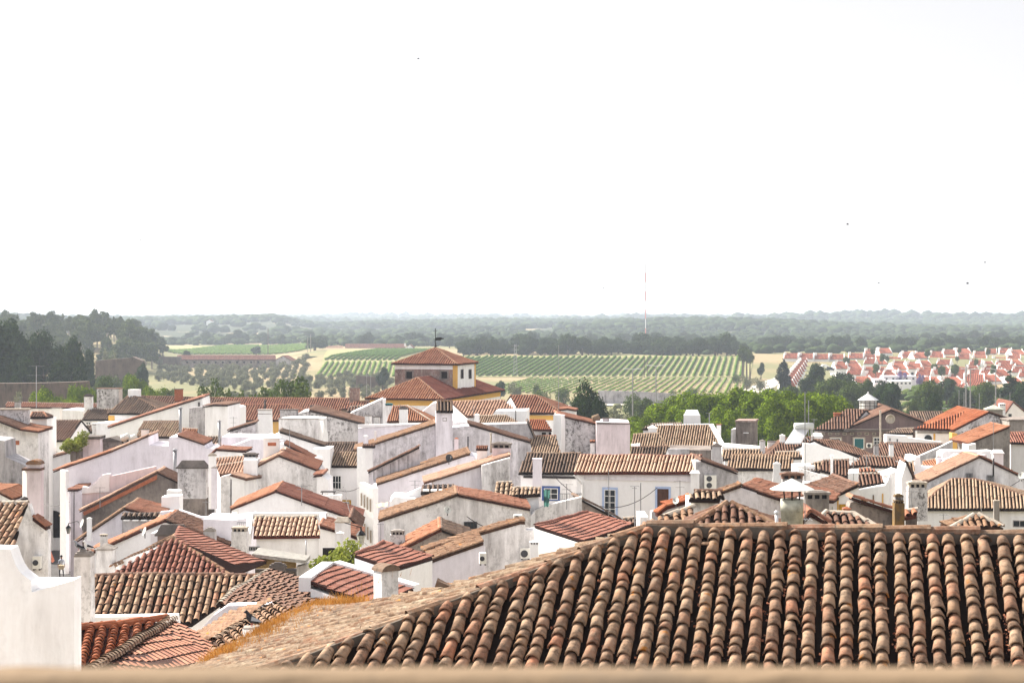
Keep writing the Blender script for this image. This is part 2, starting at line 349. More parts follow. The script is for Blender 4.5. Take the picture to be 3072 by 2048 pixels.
def slope(b, eave, D, yaw, ridge, pitch, wm, tm, hip=(0, 0), sp=.22, over=.25, back=True, cap='lime', wallside=None, base=None, side=True):
    """a roof that faces the camera: eave and ridge as photo lines, pitch in degrees; mirrored at the back, walls below"""
    x1, y1, x2, y2 = eave; x3, y3, x4, y4 = ridge; W = Wall(x1, D, yaw); E1 = W.at(x1, y1); E2 = W.at(x2, y2)
    e = (E2-E1); n = e.cross(W.h+Vector((0, 0, math.tan(R(pitch))))); R3 = hit(x3, y3, E1, n); R4 = hit(x4, y4, E1, n)
    r1 = (R3-E1).dot(W.h); r2 = (R4-E2).dot(W.h)
    if not hip[0]: R3 = E1+W.h*r1+Vector((0, 0, R3.z-E1.z))+W.d*(R3-E1).dot(W.d)
    dn = -(W.h+Vector((0, 0, math.tan(R(pitch))))).normalized()
    rf = Roof(tm, D); up = Vector((0, 0, .08))
    rf.facet([E1+up, E2+up, R4+up, R3+up], dn, sp=sp)
    B1 = E1+W.h*2*r1; B2 = E2+W.h*2*r2
    if not hip[0]: B1 += W.d*2*(R3-E1).dot(W.d)
    if not hip[1]: B2 += W.d*2*(R4-E2).dot(W.d)
    if back: rf.facet([B1+up, B2+up, R4+up, R3+up], W.h-Vector((0, 0, math.tan(R(pitch)))), tiles=False)
    if hip[0]: rf.facet([E1+up, B1+up, R3+up], -W.d*(R3-E1).dot(W.d)-Vector((0, 0, R3.z-E1.z)), tiles=True, sp=sp); rf.ridge(E1+up*1.4, R3+up*1.4)
    if hip[1]: rf.facet([E2+up, B2+up, R4+up], W.d*(E2-R4).dot(W.d)-Vector((0, 0, R4.z-E2.z)), tiles=True, sp=sp); rf.ridge(E2+up*1.4, R4+up*1.4)
    rf.ridge(R3+up*1.4, R4+up*1.4)
    rf.build(b, 'roof', cap)
    i = W.h*over; q1, q2, b1, b2 = E1+i+W.d*.12, E2+i-W.d*.12, B1-i+W.d*.12, B2-i-W.d*.12; dz = Vector((0, 0, .04))
    t3, t4 = R3-dz+W.d*.12, R4-dz-W.d*.12
    z = min(ground_at(p) for p in (q1, q2, b1, b2)) if base is None else base; g = lambda p: Vector((p.x, p.y, z))
    v = [q1, q2, b2, b1, t3, t4, g(q1), g(q2), g(b2), g(b1)]
    f = [(6,7,1,0), (8,9,3,2), (0,1,5,4), (3,4,5,2)]
    f += [(6,0,3,9), (0,4,3)] if hip[0] else [(6,0,4,3,9)]
    f += [(7,8,2,1), (1,2,5)] if hip[1] else [(7,8,2,5,1)]
    W.obj = mk('wall', v, f, wm, b); W.p = W.p+i; W.E1, W.E2, W.R3, W.R4, W.B1, W.B2 = E1, E2, R3, R4, B1, B2; W.z = z
    return W
def win(W, x1, y1, x2, y2, frame='frame_white', pane='glass', cols=1, rows=1, fw=None, parent=None, sill=False, sur=None, name='window', arch=False):
    """a window on a wall: surround, frame bars and a pane behind them"""
    D = W.D; par = parent or W.obj.parent; a, c = W.at(x1, y2, .02), W.at(x2, y1, .02); w = (c-a).dot(W.d); h = c.z-a.z
    m = MB(); fw = fw or max(.05, .9*D/F*1.2); nb = -W.h
    def bar(u0, u1, z0, z1, o0, o1, mb, mi=0):
        q = [a+W.d*u+Vector((0, 0, zz))+nb*o for zz in (z0, z1) for u, o in ((u0, o0), (u1, o0), (u1, o1), (u0, o1))]
        mb.hexa(q[:4][::-1], q[4:][::-1], mi)
    if sur:
        s_ = MB(); t = max(.14, fw*2.2)
        for r in ((-t, 0, -t*.6, h+t), (w, w+t, -t*.6, h+t), (0, w, h, h+t), (0, w, -t*.6, 0)): bar(r[0], r[1], r[2], r[3], 0, .035, s_)
    if arch:
        n = 10; vs = [a, a+W.d*w]+[a+W.d*(w/2+w/2*math.cos(t))+Vector((0, 0, h-w/2+w/2*math.sin(t))) for t in [math.pi*i/n for i in range(n+1)]]
        k = len(vs); vs = [p+nb*.03 for p in vs]+[p-nb*.03 for p in vs]
        o = mk(name, vs, [tuple(range(k)), tuple(range(2*k-1, k-1, -1))]+[(i, k+i, k+(i+1) % k, (i+1) % k) for i in range(k)], pane, par)
        return o
    for i in range(cols+1):
        u = w*i/cols; t = fw if i in (0, cols) else fw*.8; u = min(max(u-t/2, 0), w-t); bar(u, u+t, 0, h, .0, .05, m)
    for i in range(rows+1):
        z = h*i/rows; t = fw if i in (0, rows) else fw*.8; z = min(max(z-t/2, 0), h-t); bar(fw, w-fw, z, z+t, .0, .045, m)
    o = m.build(name, frame, par)
    g = MB(); bar(fw*.5, w-fw*.5, fw*.5, h-fw*.5, .0, .02, g); g.build('pane', pane, o)
    if sur: s_.build('window_surround', sur, o)
    if sill:
        s2 = MB(); bar(-.1, w+.1, -.08, 0, 0, .12, s2); s2.build('sill', 'white', o)
    return o
def hole(W, x1, y1, x2, y2, mat='hole', name='vent'): 
    a, c = W.at(x1, y2, .012), W.at(x2, y1, .012); m = MB(); w = (c-a).dot(W.d); h = c.z-a.z
    q = [a+W.d*u+Vector((0, 0, zz))-W.h*o for zz in (0, h) for u, o in ((0, -.03), (0, .0), (w, .0), (w, -.03))]
    m.hexa(q[:4], q[4:]); return m.build(name, mat, W.obj.parent)
def chim(b, x, yt, yb, w, D, mat='white', cap='flat', yaw=-6, dep=.7, taper=1.0, capm='dark_cap', name='chimney', capw=1.15):
    """a chimney centred on photo column x; yt top, yb bottom of the body, w width in photo pixels"""
    wm = w*D/F; p = P(x, yb, D); top = P(x, yt, D).z; d = wm*dep; m = MB(); p.y += d/2; p.z -= .6; H = top-p.z
    a = R(yaw); u = Vector((math.cos(a), math.sin(a), 0)); v = Vector((-math.sin(a), math.cos(a), 0)); X = Vector
    ch = min(.35*wm, .5)
    if cap in ('tile', 'slots', 'pyr', 'hip', 'dome', 'barrel'): bodyH = H-ch*(1.0 if cap != 'slots' else .9)
    else: bodyH = H-.08
    m.box(p, wm, d, bodyH, yaw, 0, taper); o = m.build(name, mat, b); c = p+X((0, 0, bodyH+.003)); k = MB(); wt = wm*taper*capw; dt = d*taper*capw
    if cap == 'flat': k.box(c, wt, dt, .08, yaw)
    elif cap == 'pyr':
        k.box(c, wt*1.05, dt*1.05, ch*.22, yaw); k.box(c+X((0, 0, ch*.22)), wt*.95, dt*.95, ch*.8, yaw, 0, .08)
    elif cap == 'hip':
        k.box(c, wt*1.05, dt*1.05, ch*.2, yaw); q = c+X((0, 0, ch*.2))
        k.hexa([q+u*(i*wt/2)+v*(j*dt/2) for i, j in ((-1,-1),(1,-1),(1,1),(-1,1))], [q+u*(i*wt*.36)+v*(j*dt*.12)+X((0, 0, ch*.9)) for i, j in ((-1,-1),(1,-1),(1,1),(-1,1))])
    elif cap == 'dome':
        for i in range(4):
            s0 = math.cos(i*.38); k.box(c+X((0, 0, ch*.27*i)), wt*s0, dt*s0, ch*.28, yaw)
    elif cap == 'slots':
        for i in range(4): k.box(c+u*(wt*.4*(i/1.5-1)), wm*.10, d*.9, ch*.5, yaw)
        k.box(c+X((0, 0, ch*.5)), wt, dt, ch*.3, yaw); k.box(c+X((0, 0, ch*.8)), wt*.8, dt*.8, ch*.2, yaw, 0, .6)
        h_ = MB(); h_.box(c+X((0, 0, .0)), wm*.86, d*.6, ch*.46, yaw); h_.build('flue_opening', 'hole', o)
    elif cap == 'tile':
        rf = Roof(capm, D); hh = ch*.8
        A = [c+u*(i*wt/2)+v*(j*dt/2) for i, j in ((-1,-1),(1,-1),(1,1),(-1,1))]; up = X((0, 0, hh))
        e1, e2 = c-u*(wt/2)+up, c+u*(wt/2)+up
        rf.facet([A[0], A[1], e2, e1], -v-X((0,0,hh/(dt/2))), sp=max(.12, wt/7)); rf.facet([A[3], A[2], e2, e1], v-X((0,0,1)), tiles=False); rf.ridge(e1, e2, .07)
        rf.build(o, 'chimney_cap'); return o
    elif cap == 'barrel':
        n = 8; L = d*1.3; ax = v; pts = []
        for s_ in (-1, 1):
            for t in range(n+1):
                th = math.pi*t/n; pts.append(c+u*(math.cos(th)*wm*.55)+X((0, 0, math.sin(th)*ch*.95))+v*(s_*L/2))
        k.add(pts, [(t, t+1, n+2+t, n+1+t) for t in range(n)]+[tuple(range(n+1)), tuple(range(2*n+1, n, -1))])
    k.build('chimney_cap', capm, o); return o
def flue(b, x, yt, yb, w, D, mat='metal_grey', name='flue_pipe'):
    m = MB(); p, q = P(x, yb, D), P(x, yt, D); r = w*D/F/2; m.tube(p-Vector((0,0,.5)), q, r, n=10); o = m.build(name, mat, b, True)
    k = MB(); k.lathe(q+Vector((0,0,.02)), [(r*1.5, 0), (r*1.4, r*.7), (.01, r*1.3)], 10); k.build('flue_cap', mat, o); return o
def solid(b, pts, D, yaw, L, mat, name='parapet'):
    """an upright slab with the outline pts (photo points)"""
    W = Wall(pts[0][0], D, yaw); fr = [W.at(x, y) for x, y in pts]; bk = [p+W.h*L for p in fr]; k = len(fr)
    W.obj = mk(name, fr+bk, [tuple(range(k))[::-1], tuple(range(k, 2*k))]+[(i, (i+1) % k, k+(i+1) % k, k+i) for i in range(k)], mat, b); return W
# ================================================================ THE TOWN (photo pixels, metres of distance)
def H(label, px, D, name='town_house', cat='house'): return house(name, label, px, D, cat)
# ---- far left
b = H('long low house with red tiled roof under the tall television aerial', 180, 232)
slope(b, (14,1224,360,1227), 232, -4, (22,1208,355,1215), 22, 'white', 't_terra'); chim(b, 52, 1205, 1226, 16, 229, 'grey_plaster', 'flat')
b = H('low white brick wall building with a square capped chimney beside it', 210, 222)
gable(b, [(168,1232),(186,1229),(246,1231),(250,1236)], 222, -3, 6, 'white', None); chim(b, 168, 1222, 1274, 25, 215, 'white', 'flat', capw=1.3)
b = H('house with brown tiled roof and sunlit cream wall behind the tall white block', 170, 186)
W = slope(b, (126,1325,204,1325), 186, -12, (137,1264,246,1263), 27, 'cream', 't_brown', back=True); win(W, 139,1356,167,1378, cols=3, sur='grey_cap')
b = H('small house with blackened tiled roof left of the yellow cornered house', 290, 203)
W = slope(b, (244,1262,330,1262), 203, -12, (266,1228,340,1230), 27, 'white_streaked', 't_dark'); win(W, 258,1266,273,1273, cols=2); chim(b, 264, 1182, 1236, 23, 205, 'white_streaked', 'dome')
chim(b, 325, 1164, 1218, 68, 216, 'speckled', 'flat', capm='t_brown', name='chimney', capw=1.1, dep=.5)
b = H('white house with a small dark lean-to roof and a row of arched vents', 295, 192)
gable(b, [(275,1270),(330,1268)], 192, -8, 5, 'white', None); hW = Wall(275, 191.8, -8)
W = slope(b, (228,1299,282,1299), 192, -12, (248,1279,276,1278), 26, 'lilac', 't_dark'); chim(b, 282, 1272, 1300, 10, 190, 'white_streaked', 'flat')
b = H('hip roofed house with yellow painted corner and dark tiled front slope', 420, 196)
W = slope(b, (322,1244,508,1245), 196, -12, (384,1190,400,1189), 28, 'cream', 't_dark', hip=(1,1), cap='t_lit', sp=.24)
m = MB(); W2 = W
for o_, s_ in ((0, 1),):
    q = W.at(326, 1246, .05); z0 = W.at(326, 1282).z; m.box((q.x+.35, q.y, z0), .75, .12, q.z-z0, -12); m.build('corner_strip', 'ochre', b)
chim(b, 401, 1168, 1192, 33, 199, 'white', 'flat', capm='white', capw=1.0)
b = H('house with rough brown roof running right from the yellow cornered house', 560, 205)
slope(b, (420,1236,735,1222), 204, -3, (395,1189,640,1196), 20, 'white', 't_brown', hip=(0,0), cap='t_brown'); chim(b, 535, 1166, 1188, 22, 206, 'brick', 'flat')
b = H('tall white house with a red edged sloping gable and tiny window', 500, 178)
W = gable(b, [(330,1283),(440,1247),(606,1195),(609,1208),(612,1300)], 178, 4, 7, 'white', ['t_terra','t_terra',None,None], caps=True); win(W, 594,1206,600,1219, frame='grey_cap'); 
gable(b, [(567,1224),(616,1218)], 176, 4, 1.0, 'grey_plaster', None)
b = H('plain tall white block with a bent pipe on its face', 650, 172)
gable(b, [(615,1222),(640,1218),(683,1218)], 172, -3, 6, 'white', ['t_brown']*2, caps=False)
b = H('narrow white annex between the tall white block and the red roofed hall', 696, 178)
gable(b, [(684,1221),(706,1223),(708,1226)], 178, -3, 5, 'whitest', None); gable(b, [(692,1290),(710,1288)], 176, -3, 2, 'whitest', None)
# ---- long hall and roofs behind the middle
b = H('long hall with an orange brown tiled roof stretching across the back of town', 850, 224)
slope(b, (600,1262,1110,1258), 220, -6, (606,1195,1062,1197), 24, 'ochre', 't_terra', cap='t_terra', sp=.23)
b = H('lower hall with steep red tiled roof above a yellow wall', 780, 196)
slope(b, (697,1266,930,1262), 196, -6, (712,1216,868,1216), 26, 'ochre', 't_terra', hip=(0,1), cap='t_terra', sp=.23)
chim(b, 937, 1215, 1232, 14, 200, 'grey_cap', 'flat')
b = H('brown chimneyed wing with reddish roof left of the yellow banded hall', 1070, 212)
slope(b, (1020,1230,1110,1228), 212, -6, (1062,1207,1120,1205), 24, 'brown_stained', 't_terra', cap='t_terra'); chim(b, 1063, 1163, 1206, 28, 214, 'brown_stone', 'flat', capw=1.12)
# ---- the big yellow banded hall with its tower
b = H('large hall with hipped red roof and yellow band around a square roof tower', 1310, 204, 'town_hall', 'hall')
W = Wall(1094, 203, -15); E1 = W.at(1094,1199); E = W.at(1333,1199); E.z = E1.z; tn = math.tan(R(24)); Rk = hit(1253,1137, E, (E-E1).cross(W.h+Vector((0,0,tn)))); dr = W.h; far = E+dr*27
band_todo = None
def band(W, x1, y1, x2, y2, mat='ochre', off=.06, name='painted_band', par=None):
    a, c = W.at(x1, y2, off), W.at(x2, y1, off); m = MB(); w = (c-a).dot(W.d); h = c.z-a.z
    q = [a+W.d*u+Vector((0,0,zz))-W.h*o for zz in (0, h) for u, o in ((0,-off-.02),(0,0),(w,0),(w,-off-.02))]
    m.hexa(q[:4], q[4:]); return m.build(name, mat, par or b)
Rb = Rk+dr*(27-2*(Rk-E).dot(dr)); up_ = Vector((0,0,.12)); fl_ = E1+dr*27
rf = Roof('t_orange', 150); rf.facet([E1+up_, E+up_, Rk+up_], -dr-Vector((0,0,tn)), sp=.24); rf.facet([E1+up_, fl_+up_, Rb+up_, Rk+up_], -W.d-Vector((0,0,tn)), tiles=False); rf.ridge(E+up_*1.4, Rk+up_*1.4, .13); rf.ridge(E1+up_*1.4, Rk+up_*1.4, .13); rf.build(b, 'roof', 't_lit')  # front slope in brighter orange, sunlight put into the tile colour
rf = Roof('t_shadered', 170); rn = (E-Rk); rside = W.d*((E-Rk).dot(W.d))+Vector((0,0,E.z-Rk.z)); rf.facet([E+up_, far+up_, Rb+up_, Rk+up_], rside, sp=.24); rf.facet([far+up_, fl_+up_, Rb+up_], dr, tiles=False); rf.ridge(Rk+up_*1.4, Rb+up_*1.4); rf.ridge(far+up_*1.4, Rb+up_*1.4); rf.build(b, 'roof', 't_terra')
z0 = gz(E.x, E.y)-.5; ii = [E1+W.d*.5+dr*.5, E-W.d*.5+dr*.5, far-W.d*.5-dr*.5, fl_+W.d*.5-dr*.5]; W.obj = mk('wall', [p+Vector((0,0,.02)) for p in ii]+[Vector((p.x,p.y,z0)) for p in ii], [(0,1,2,3),(4,5,1,0),(5,6,2,1),(6,7,3,2),(7,4,0,3)], 'white', b)
m = MB(); hh = Vector((0,0,.62))
for p_, q_, o_ in ((ii[0], ii[1], -dr*.06), (ii[1], ii[2], W.d*.06)): m.hexa([p_+o_-hh, q_+o_-hh, q_-o_-hh, p_-o_-hh], [p_+o_, q_+o_, q_-o_, p_-o_])
m.build('painted_band', 'ochre', b)
TC = hit(1368,1171, E, rside.cross(dr)); TDD = TC.y
# tower
TD = TDD; yw = -16; T = Wall(1368, TD, yw); c0 = T.at(1368, 1094); zt = c0.z; S = 193*TD/F/math.cos(R(16))*.97; S2 = 7.9
cs = [c0-T.d*S, c0, c0+T.h*S2, c0-T.d*S+T.h*S2]; zb = T.at(1368,1190).z-1.5
mk('tower_wall', [Vector((p.x,p.y,zb)) for p in cs]+[Vector((p.x,p.y,zt)) for p in cs], [(0,1,5,4),(2,3,7,6),(3,0,4,7)], 'brown_stone', b)
mt = MB(); q = [Vector((p.x,p.y,0)) for p in cs]
mt.hexa([Vector((p.x,p.y,zt-.58)) for p in (q[0]-T.h*.04,q[1]-T.h*.04,q[1]+T.h*.2,q[0]+T.h*.2)], [Vector((p.x,p.y,zt)) for p in (q[0]-T.h*.04,q[1]-T.h*.04,q[1]+T.h*.2,q[0]+T.h*.2)])
mt.hexa([Vector((p.x,p.y,zb)) for p in (q[1],q[1]+T.d*.05,q[2]+T.d*.05,q[2])], [Vector((p.x,p.y,zt)) for p in (q[1],q[1]+T.d*.05,q[2]+T.d*.05,q[2])]); mt.build('plaster_face', 'white', b)
ms = MB()
for c_ in (q[1]-T.h*.07, q[2]-T.h*.45): ms.hexa([Vector((p.x,p.y,zb)) for p in (c_, c_+T.d*.09, c_+T.d*.09+T.h*.5, c_+T.h*.5)], [Vector((p.x,p.y,zt-.05)) for p in (c_, c_+T.d*.09, c_+T.d*.09+T.h*.5, c_+T.h*.5)])
ms.hexa([Vector((p.x,p.y,zb)) for p in (q[1]-T.d*.4-T.h*.07, q[1]-T.h*.07, q[1], q[1]-T.d*.4)], [Vector((p.x,p.y,zt-.05)) for p in (q[1]-T.d*.4-T.h*.07, q[1]-T.h*.07, q[1], q[1]-T.d*.4)])
ms.build('corner_strip', 'ochre', b)
W.h, W.d = T.h, T.d
Tw = T; Tw.obj = W.obj
for x in (1218, 1323): win(Tw, x,1113,x+20,1136, frame='brown_stained', cols=1, fw=.05, sur='brown_stained', pane='hole')
# slit windows on the right face
Rr = Wall(1368, TD, yw); Rr.p = q[1]+T.d*.06; Rr.p.z = CZ; Rr.h = -T.d; Rr.d = T.h; Rr.D = TD; Rr.obj = W.obj
for x in (1382, 1406): win(Rr, x,1107,x+8,1136, frame='grey_cap', pane='hole', fw=.04)
rf = Roof('t_terra', 170); ap = sum((Vector((p.x,p.y,0)) for p in cs), Vector())/4; ap.z = T.at(1303,1046).z; ov = .35
ee = [q[0]-T.d*ov-T.h*ov, q[1]+T.d*ov-T.h*ov, q[2]+T.d*ov+T.h*ov, q[3]-T.d*ov+T.h*ov]; ee = [Vector((p.x,p.y,zt+.03)) for p in ee]
rf.facet([ee[0],ee[1],ap], -T.h-Vector((0,0,.45))); rf.facet([ee[1],ee[2],ap], T.d-Vector((0,0,.45))); rf.facet([ee[2],ee[3],ap], T.h, tiles=False); rf.facet([ee[3],ee[0],ap], -T.d-Vector((0,0,.45)))
for e_ in ee: rf.ridge(e_+Vector((0,0,.06)), ap+Vector((0,0,.06)))
rf.build(b, 'tower_roof', 't_lit')
wv = thing('weather_vane', 'black iron weather vane with cross and flag on the tower roof tip', 'weather vane', ap, None); m = MB()
m.tube(ap, ap+Vector((0,0,2.5)), .05); m.lathe(ap+Vector((0,0,.1)), [(.02,0),(.2,.12),(.02,.4)], 8); m.tube(ap+Vector((-.25,0,2.15)), ap+Vector((.25,0,2.15)), .03); m.tube(ap+Vector((-.3,0,1.15)), ap+Vector((.3,0,1.15)), .025)
m.build('rod', 'iron', wv); m = MB()
m.hexa([ap+Vector(v) for v in ((.05,-.02,.95),(.75,-.02,1.0),(.75,.02,1.0),(.05,.02,.95))], [ap+Vector(v) for v in ((.05,-.02,1.35),(.8,-.02,1.38),(.8,.02,1.38),(.05,.02,1.35))])
m.hexa([ap+Vector(v) for v in ((.75,-.02,1.1),(1.1,-.02,1.15),(1.1,.02,1.15),(.75,.02,1.1))], [ap+Vector(v) for v in ((.75,-.02,1.3),(1.05,-.02,1.27),(1.05,.02,1.27),(.75,.02,1.3))]); m.build('flag', 'iron', wv)
b = H('house with a hipped red roof and yellow eaves right of the big hall', 1620, 190)
W = slope(b, (1560,1243,1690,1243), 190, -14, (1530,1188,1608,1188), 25, 'white', 't_terra', hip=(0,1), cap='t_lit'); 
band(W, 1580,1246,1678,1259, 'ochre', .06, 'painted_band')
b = H('small white roof turret with a window at the end of the hipped roof', 1710, 186); W = gable(b, [(1683,1232),(1702,1230),(1722,1233)], 186, -6, 2.5, 'white', ['t_terra']*2); win(W, 1688,1236,1700,1248)
b = H('house with a pale peach tiled roof in front of the yellow banded hall', 1450, 178)
slope(b, (1400,1253,1568,1250), 178, -10, (1352,1208,1512,1203), 20, 'white', 't_palepink', cap='t_palepink')
b = H('white flat box with a dark seam beside the peach roof', 1535, 165)
gable(b, [(1478,1243),(1486,1233),(1581,1231)], 165, -4, 4, 'white', None); flue(b, 1547, 1225, 1262, 3, 164.6, 'metal_dark', 'pipe')
b = H('small house with old beige tiles and a white chimney below the flat white box', 1450, 160)
W = slope(b, (1420,1275,1560,1272), 160, -10, (1436,1250,1520,1250), 22, 'white', 't_beige'); chim(b, 1431, 1240, 1275, 14, 158, 'white', 'pyr', capm='white')
b = H('small shed with an orange red roof under the yellow eaves', 1620, 172)
W = slope(b, (1586,1292,1656,1294), 172, -10, (1583,1262,1636,1262), 24, 'grey_plaster', 't_vivid', cap='t_vivid'); hole(W, 1625,1296,1638,1308); hole(W, 1646,1296,1654,1310)
b = H('dark tiled house end running down behind the lilac gabled house', 1580, 148)
gable(b, [(1415,1275),(1582,1270),(1600,1312)], 148, 0, 3, 'grey_plaster', [None,'t_dark'], caps=False)
b = H('rough stone gabled house with a bright white left flank and red edged top', 1725, 152)
W = gable(b, [(1682,1250),(1787,1275)], 152, 3, 7, 'speckled', ['t_terra']); gable(b, [(1660,1243),(1683,1245)], 151.7, -30, .8, 'whitest', None)
chim(b, 1778, 1320, 1380, 14, 150, 'white_streaked', 'tile', capm='t_orange'); 
b = H('plain pinkish white block with a dark top edge right of the stone gable', 1840, 149)
W = gable(b, [(1789,1269),(1840,1267),(1890,1271)], 149, -2, 6, 'pinkish', None); gable(b, [(1789,1266.5),(1890,1268.5)], 148.9, -2, .3, 'dark_cap', None, base=W.at(1840,1270).z-.05)
chim(b, 1818, 1253, 1270, 20, 150.5, 'grey_plaster', 'flat', dep=.5)
b = H('house with beige weathered roof between the stone gable and the lilac house', 1630, 150)
slope(b, (1584,1362,1682,1362), 146, -11, (1590,1312,1668,1311), 27, 'white', 't_beige', cap='t_terra')
# ---- right back
b = H('house with wide cream striped tile roof and a white rimmed edge', 2080, 146)
W = slope(b, (1985,1346,2164,1346), 146, -12, (1966,1279,2126,1278), 27, 'white', 't_beige', cap='white'); 
m = MB(); a_, c_ = W.E2, W.R4
m.hexa([a_+Vector(v) for v in ((.0,0,-.1),(.35,0,-.1),(.35,.2,-.1),(0,.2,-.1))], [a_+Vector(v) for v in ((.0,0,.25),(.35,0,.25),(.35,.2,.25),(0,.2,.25))]) if 0 else None
m.hexa([a_+Vector((0,0,-.1)), a_+Vector((.4,0,-.1)), c_+Vector((.4,0,-.1)), c_+Vector((0,0,-.1))], [a_+Vector((0,0,.22)), a_+Vector((.4,0,.22)), c_+Vector((.4,0,.22)), c_+Vector((0,0,.22))]); m.build('verge', 'whitest', b)
chim(b, 2078, 1232, 1284, 56, 151, 'whitest', 'hip', capm='whitest', taper=.88, capw=.96); chim(b, 2157, 1272, 1330, 13, 147, 'white', 'flat', capm='t_orange', capw=1.3)
slope(b, (1925,1290,2040,1286), 158, -10, (1955,1274,2045,1272), 20, 'white', 't_dark')
b = H('small white house with beige tiled roof beside the pinkish block', 1940, 141)
slope(b, (1892,1343,2000,1343), 141, -12, (1900,1306,1975,1304), 27, 'white', 't_beige', cap='t_beige'); chim(b, 1958, 1275, 1320, 28, 143, 'white', 'pyr', capm='whitest', taper=.9)
b = H('low roof of blackened cream tiles behind the cornice of the blue door house', 1945, 133)
slope(b, (1893,1374,1992,1374), 132, -12, (1893,1345,2004,1344), 27, 'white', 't_dark', cap='t_brown', back=False); gable(b, [(1893,1334),(1920,1332)], 134, -4, 1, 'white', None)
b = H('low grey and brown walled shed below the cream striped roof', 2060, 136)
W = gable(b, [(2008,1348),(2068,1349),(2134,1350)], 135, -6, 5, 'brown_stained', None)
gable(b, [(2004,1346),(2068,1346)], 134.6, -6, .5, 'grey_plaster', None); chim(b, 2152, 1328, 1400, 34, 133, 'grey_plaster', 'pyr', capm='dark_cap', taper=.8)
b = H('dark stone block tower with a brown slab cap before the bright green trees', 2235, 158, 'stone_tower', 'tower')
W = gable(b, [(2207,1266),(2264,1266)], 158, -14, 2.6, 'brown_stained', None); gable(b, [(2205,1261),(2266,1261)], 157.8, -14, 3, 'brown_stone', None, base=W.at(2230,1266).z+.02)
gable(b, [(2193,1288),(2207,1286)], 158.6, -14, 2.6, 'white_streaked', None); band(W, 2230,1297,2246,1299, 'white', .05, 'ledge', b)
b = H('long low white terrace wall behind the wavy cream tiled roofs', 2240, 141, 'terrace_wall', 'wall')
gable(b, [(2166,1338),(2330,1352)], 141, 2, 5, 'whitest', None); chim(b, 2288, 1318, 1356, 16, 139, 'white_streaked', 'pyr', capm='grey_cap')
b = H('house under a rough reddish roof topped by the solar water heater', 2390, 138)
slope(b, (2300,1375,2470,1368), 137, -3, (2350,1318,2440,1316), 24, 'white', 't_brown', hip=(1,0), cap='t_brown'); chim(b, 2348, 1302, 1338, 15, 139, 'white', 'pyr', capm='whitest'); chim(b, 2454, 1300, 1322, 28, 140, 'white', 'hip', capm='white')
chim(b, 2320, 1323, 1350, 30, 140, 'white_streaked', 'flat', capw=1.02)
b = H('long house with wavy cream roof above a low white wall with two vents', 2280, 124)
W = slope(b, (2178,1412,2388,1412), 123, -13, (2194,1368,2374,1370), 26, 'white_streaked', 't_beige', cap='t_lit')
slope(b, (2168,1382,2296,1378), 131, -13, (2168,1354,2280,1352), 24, 'white', 't_beige', back=False); slope(b, (2322,1378,2408,1378), 130, -13, (2326,1360,2396,1360), 24, 'white', 't_beige', back=False)
chim(b, 2332, 1384, 1440, 26, 116, 'metal_light', 'pyr', capm='metal_light', taper=.75); hole(W, 2323,1421,2344,1438)
b = H('bright white terrace house under the long brown hipped roof on the right', 2460, 133)
W = gable(b, [(2412,1329),(2446,1332),(2520,1352),(2600,1385)], 131, 3, .6, 'whitest', None)
slope(b, (2500,1352,2700,1404), 132, 6, (2440,1322,2512,1325), 22, 'white', 't_brown', hip=(0,1), cap='t_lit'); 
b = H('low terrace house with dark cream tiles left of the lilac terrace', 2470, 118)
slope(b, (2455,1415,2560,1440), 118, -10, (2470,1385,2545,1382), 24, 'white', 't_brown', back=False); slope(b, (2410,1415,2470,1420), 119, -10, (2440,1393,2480,1385), 24, 'white', 't_beige', back=False); chim(b, 2496, 1365, 1432, 7, 115, 'white_streaked', 'flat', capw=1.6, capm='white')
W = gable(b, [(2388,1397),(2412,1396),(2445,1397)], 119, 0, 2, 'white', None); W = gable(b, [(2395,1404),(2480,1428),(2542,1440)], 112, 3, 1, 'white_streaked', None)
# ---- the brown pediment building
b = H('large brown building with a pediment, round medallion and glass roof lantern', 2600, 192, 'brown_villa', 'villa')
W = gable(b, [(2530,1291),(2672,1232),(2783,1274),(2786,1282)], 190, -6, 12, 'mauve_brown', ['t_brown','t_brown',None], over=.5, eav=.1, cap='t_brown')
W1 = slope(b, (2440,1293,2545,1292), 189, -10, (2540,1231,2600,1232), 20, 'cream', 't_brown', hip=(0,0), cap='t_brown', over=.9)
W = Wall(2530, 189.4, -6); W.obj = b.children[0]
gable(b, [(2455,1296),(2640,1294),(2760,1296)], 189.2, -6, 1.0, 'mauve_brown', None)
W = Wall(2455, 189.0, -6); W.obj = b.children[0]
band(W, 2532,1288,2770,1293, 'dark_cap', .5, 'cornice', b)
rg = MB(); cc = W.at(2671,1256,.9); A3 = Matrix.Rotation(R(90), 3, 'X')
rg.lathe(cc, [(.28,0),(.52,.0),(.52,.1),(.36,.1),(.36,.03),(.0,.03)], 20, axis=A3); rg.build('medallion', 'lime', b, True)
for x in range(2462, 2640, 22): win(W, x,1297,x+12,1304, frame='lime', pane='dark_cap', fw=.06)
for x in (2492, 2562): win(W, x,1314,x+30,1346, frame='cream', pane='green_paint' if x > 2500 else 'glass', sur='lime', cols=1)
win(W, 2621,1312,2641,1334, frame='cream', pane='glass', sur='lime', cols=2, rows=2)
lt = MB(); lc = P(2604,1226,198); lt.lathe(lc, [(1.05,0),(1.05,1.0)], 6); lant = lt.build('lantern', 'tin_white', b)
k = MB(); k.lathe(lc+Vector((0,0,1.02)), [(1.25,0),(.08,.75)], 6); k.lathe(lc+Vector((0,0,1.75)), [(.1,0),(.1,.2),(.01,.25)], 6); k.build('lantern_roof', 'metal_light', lant)
k = MB()
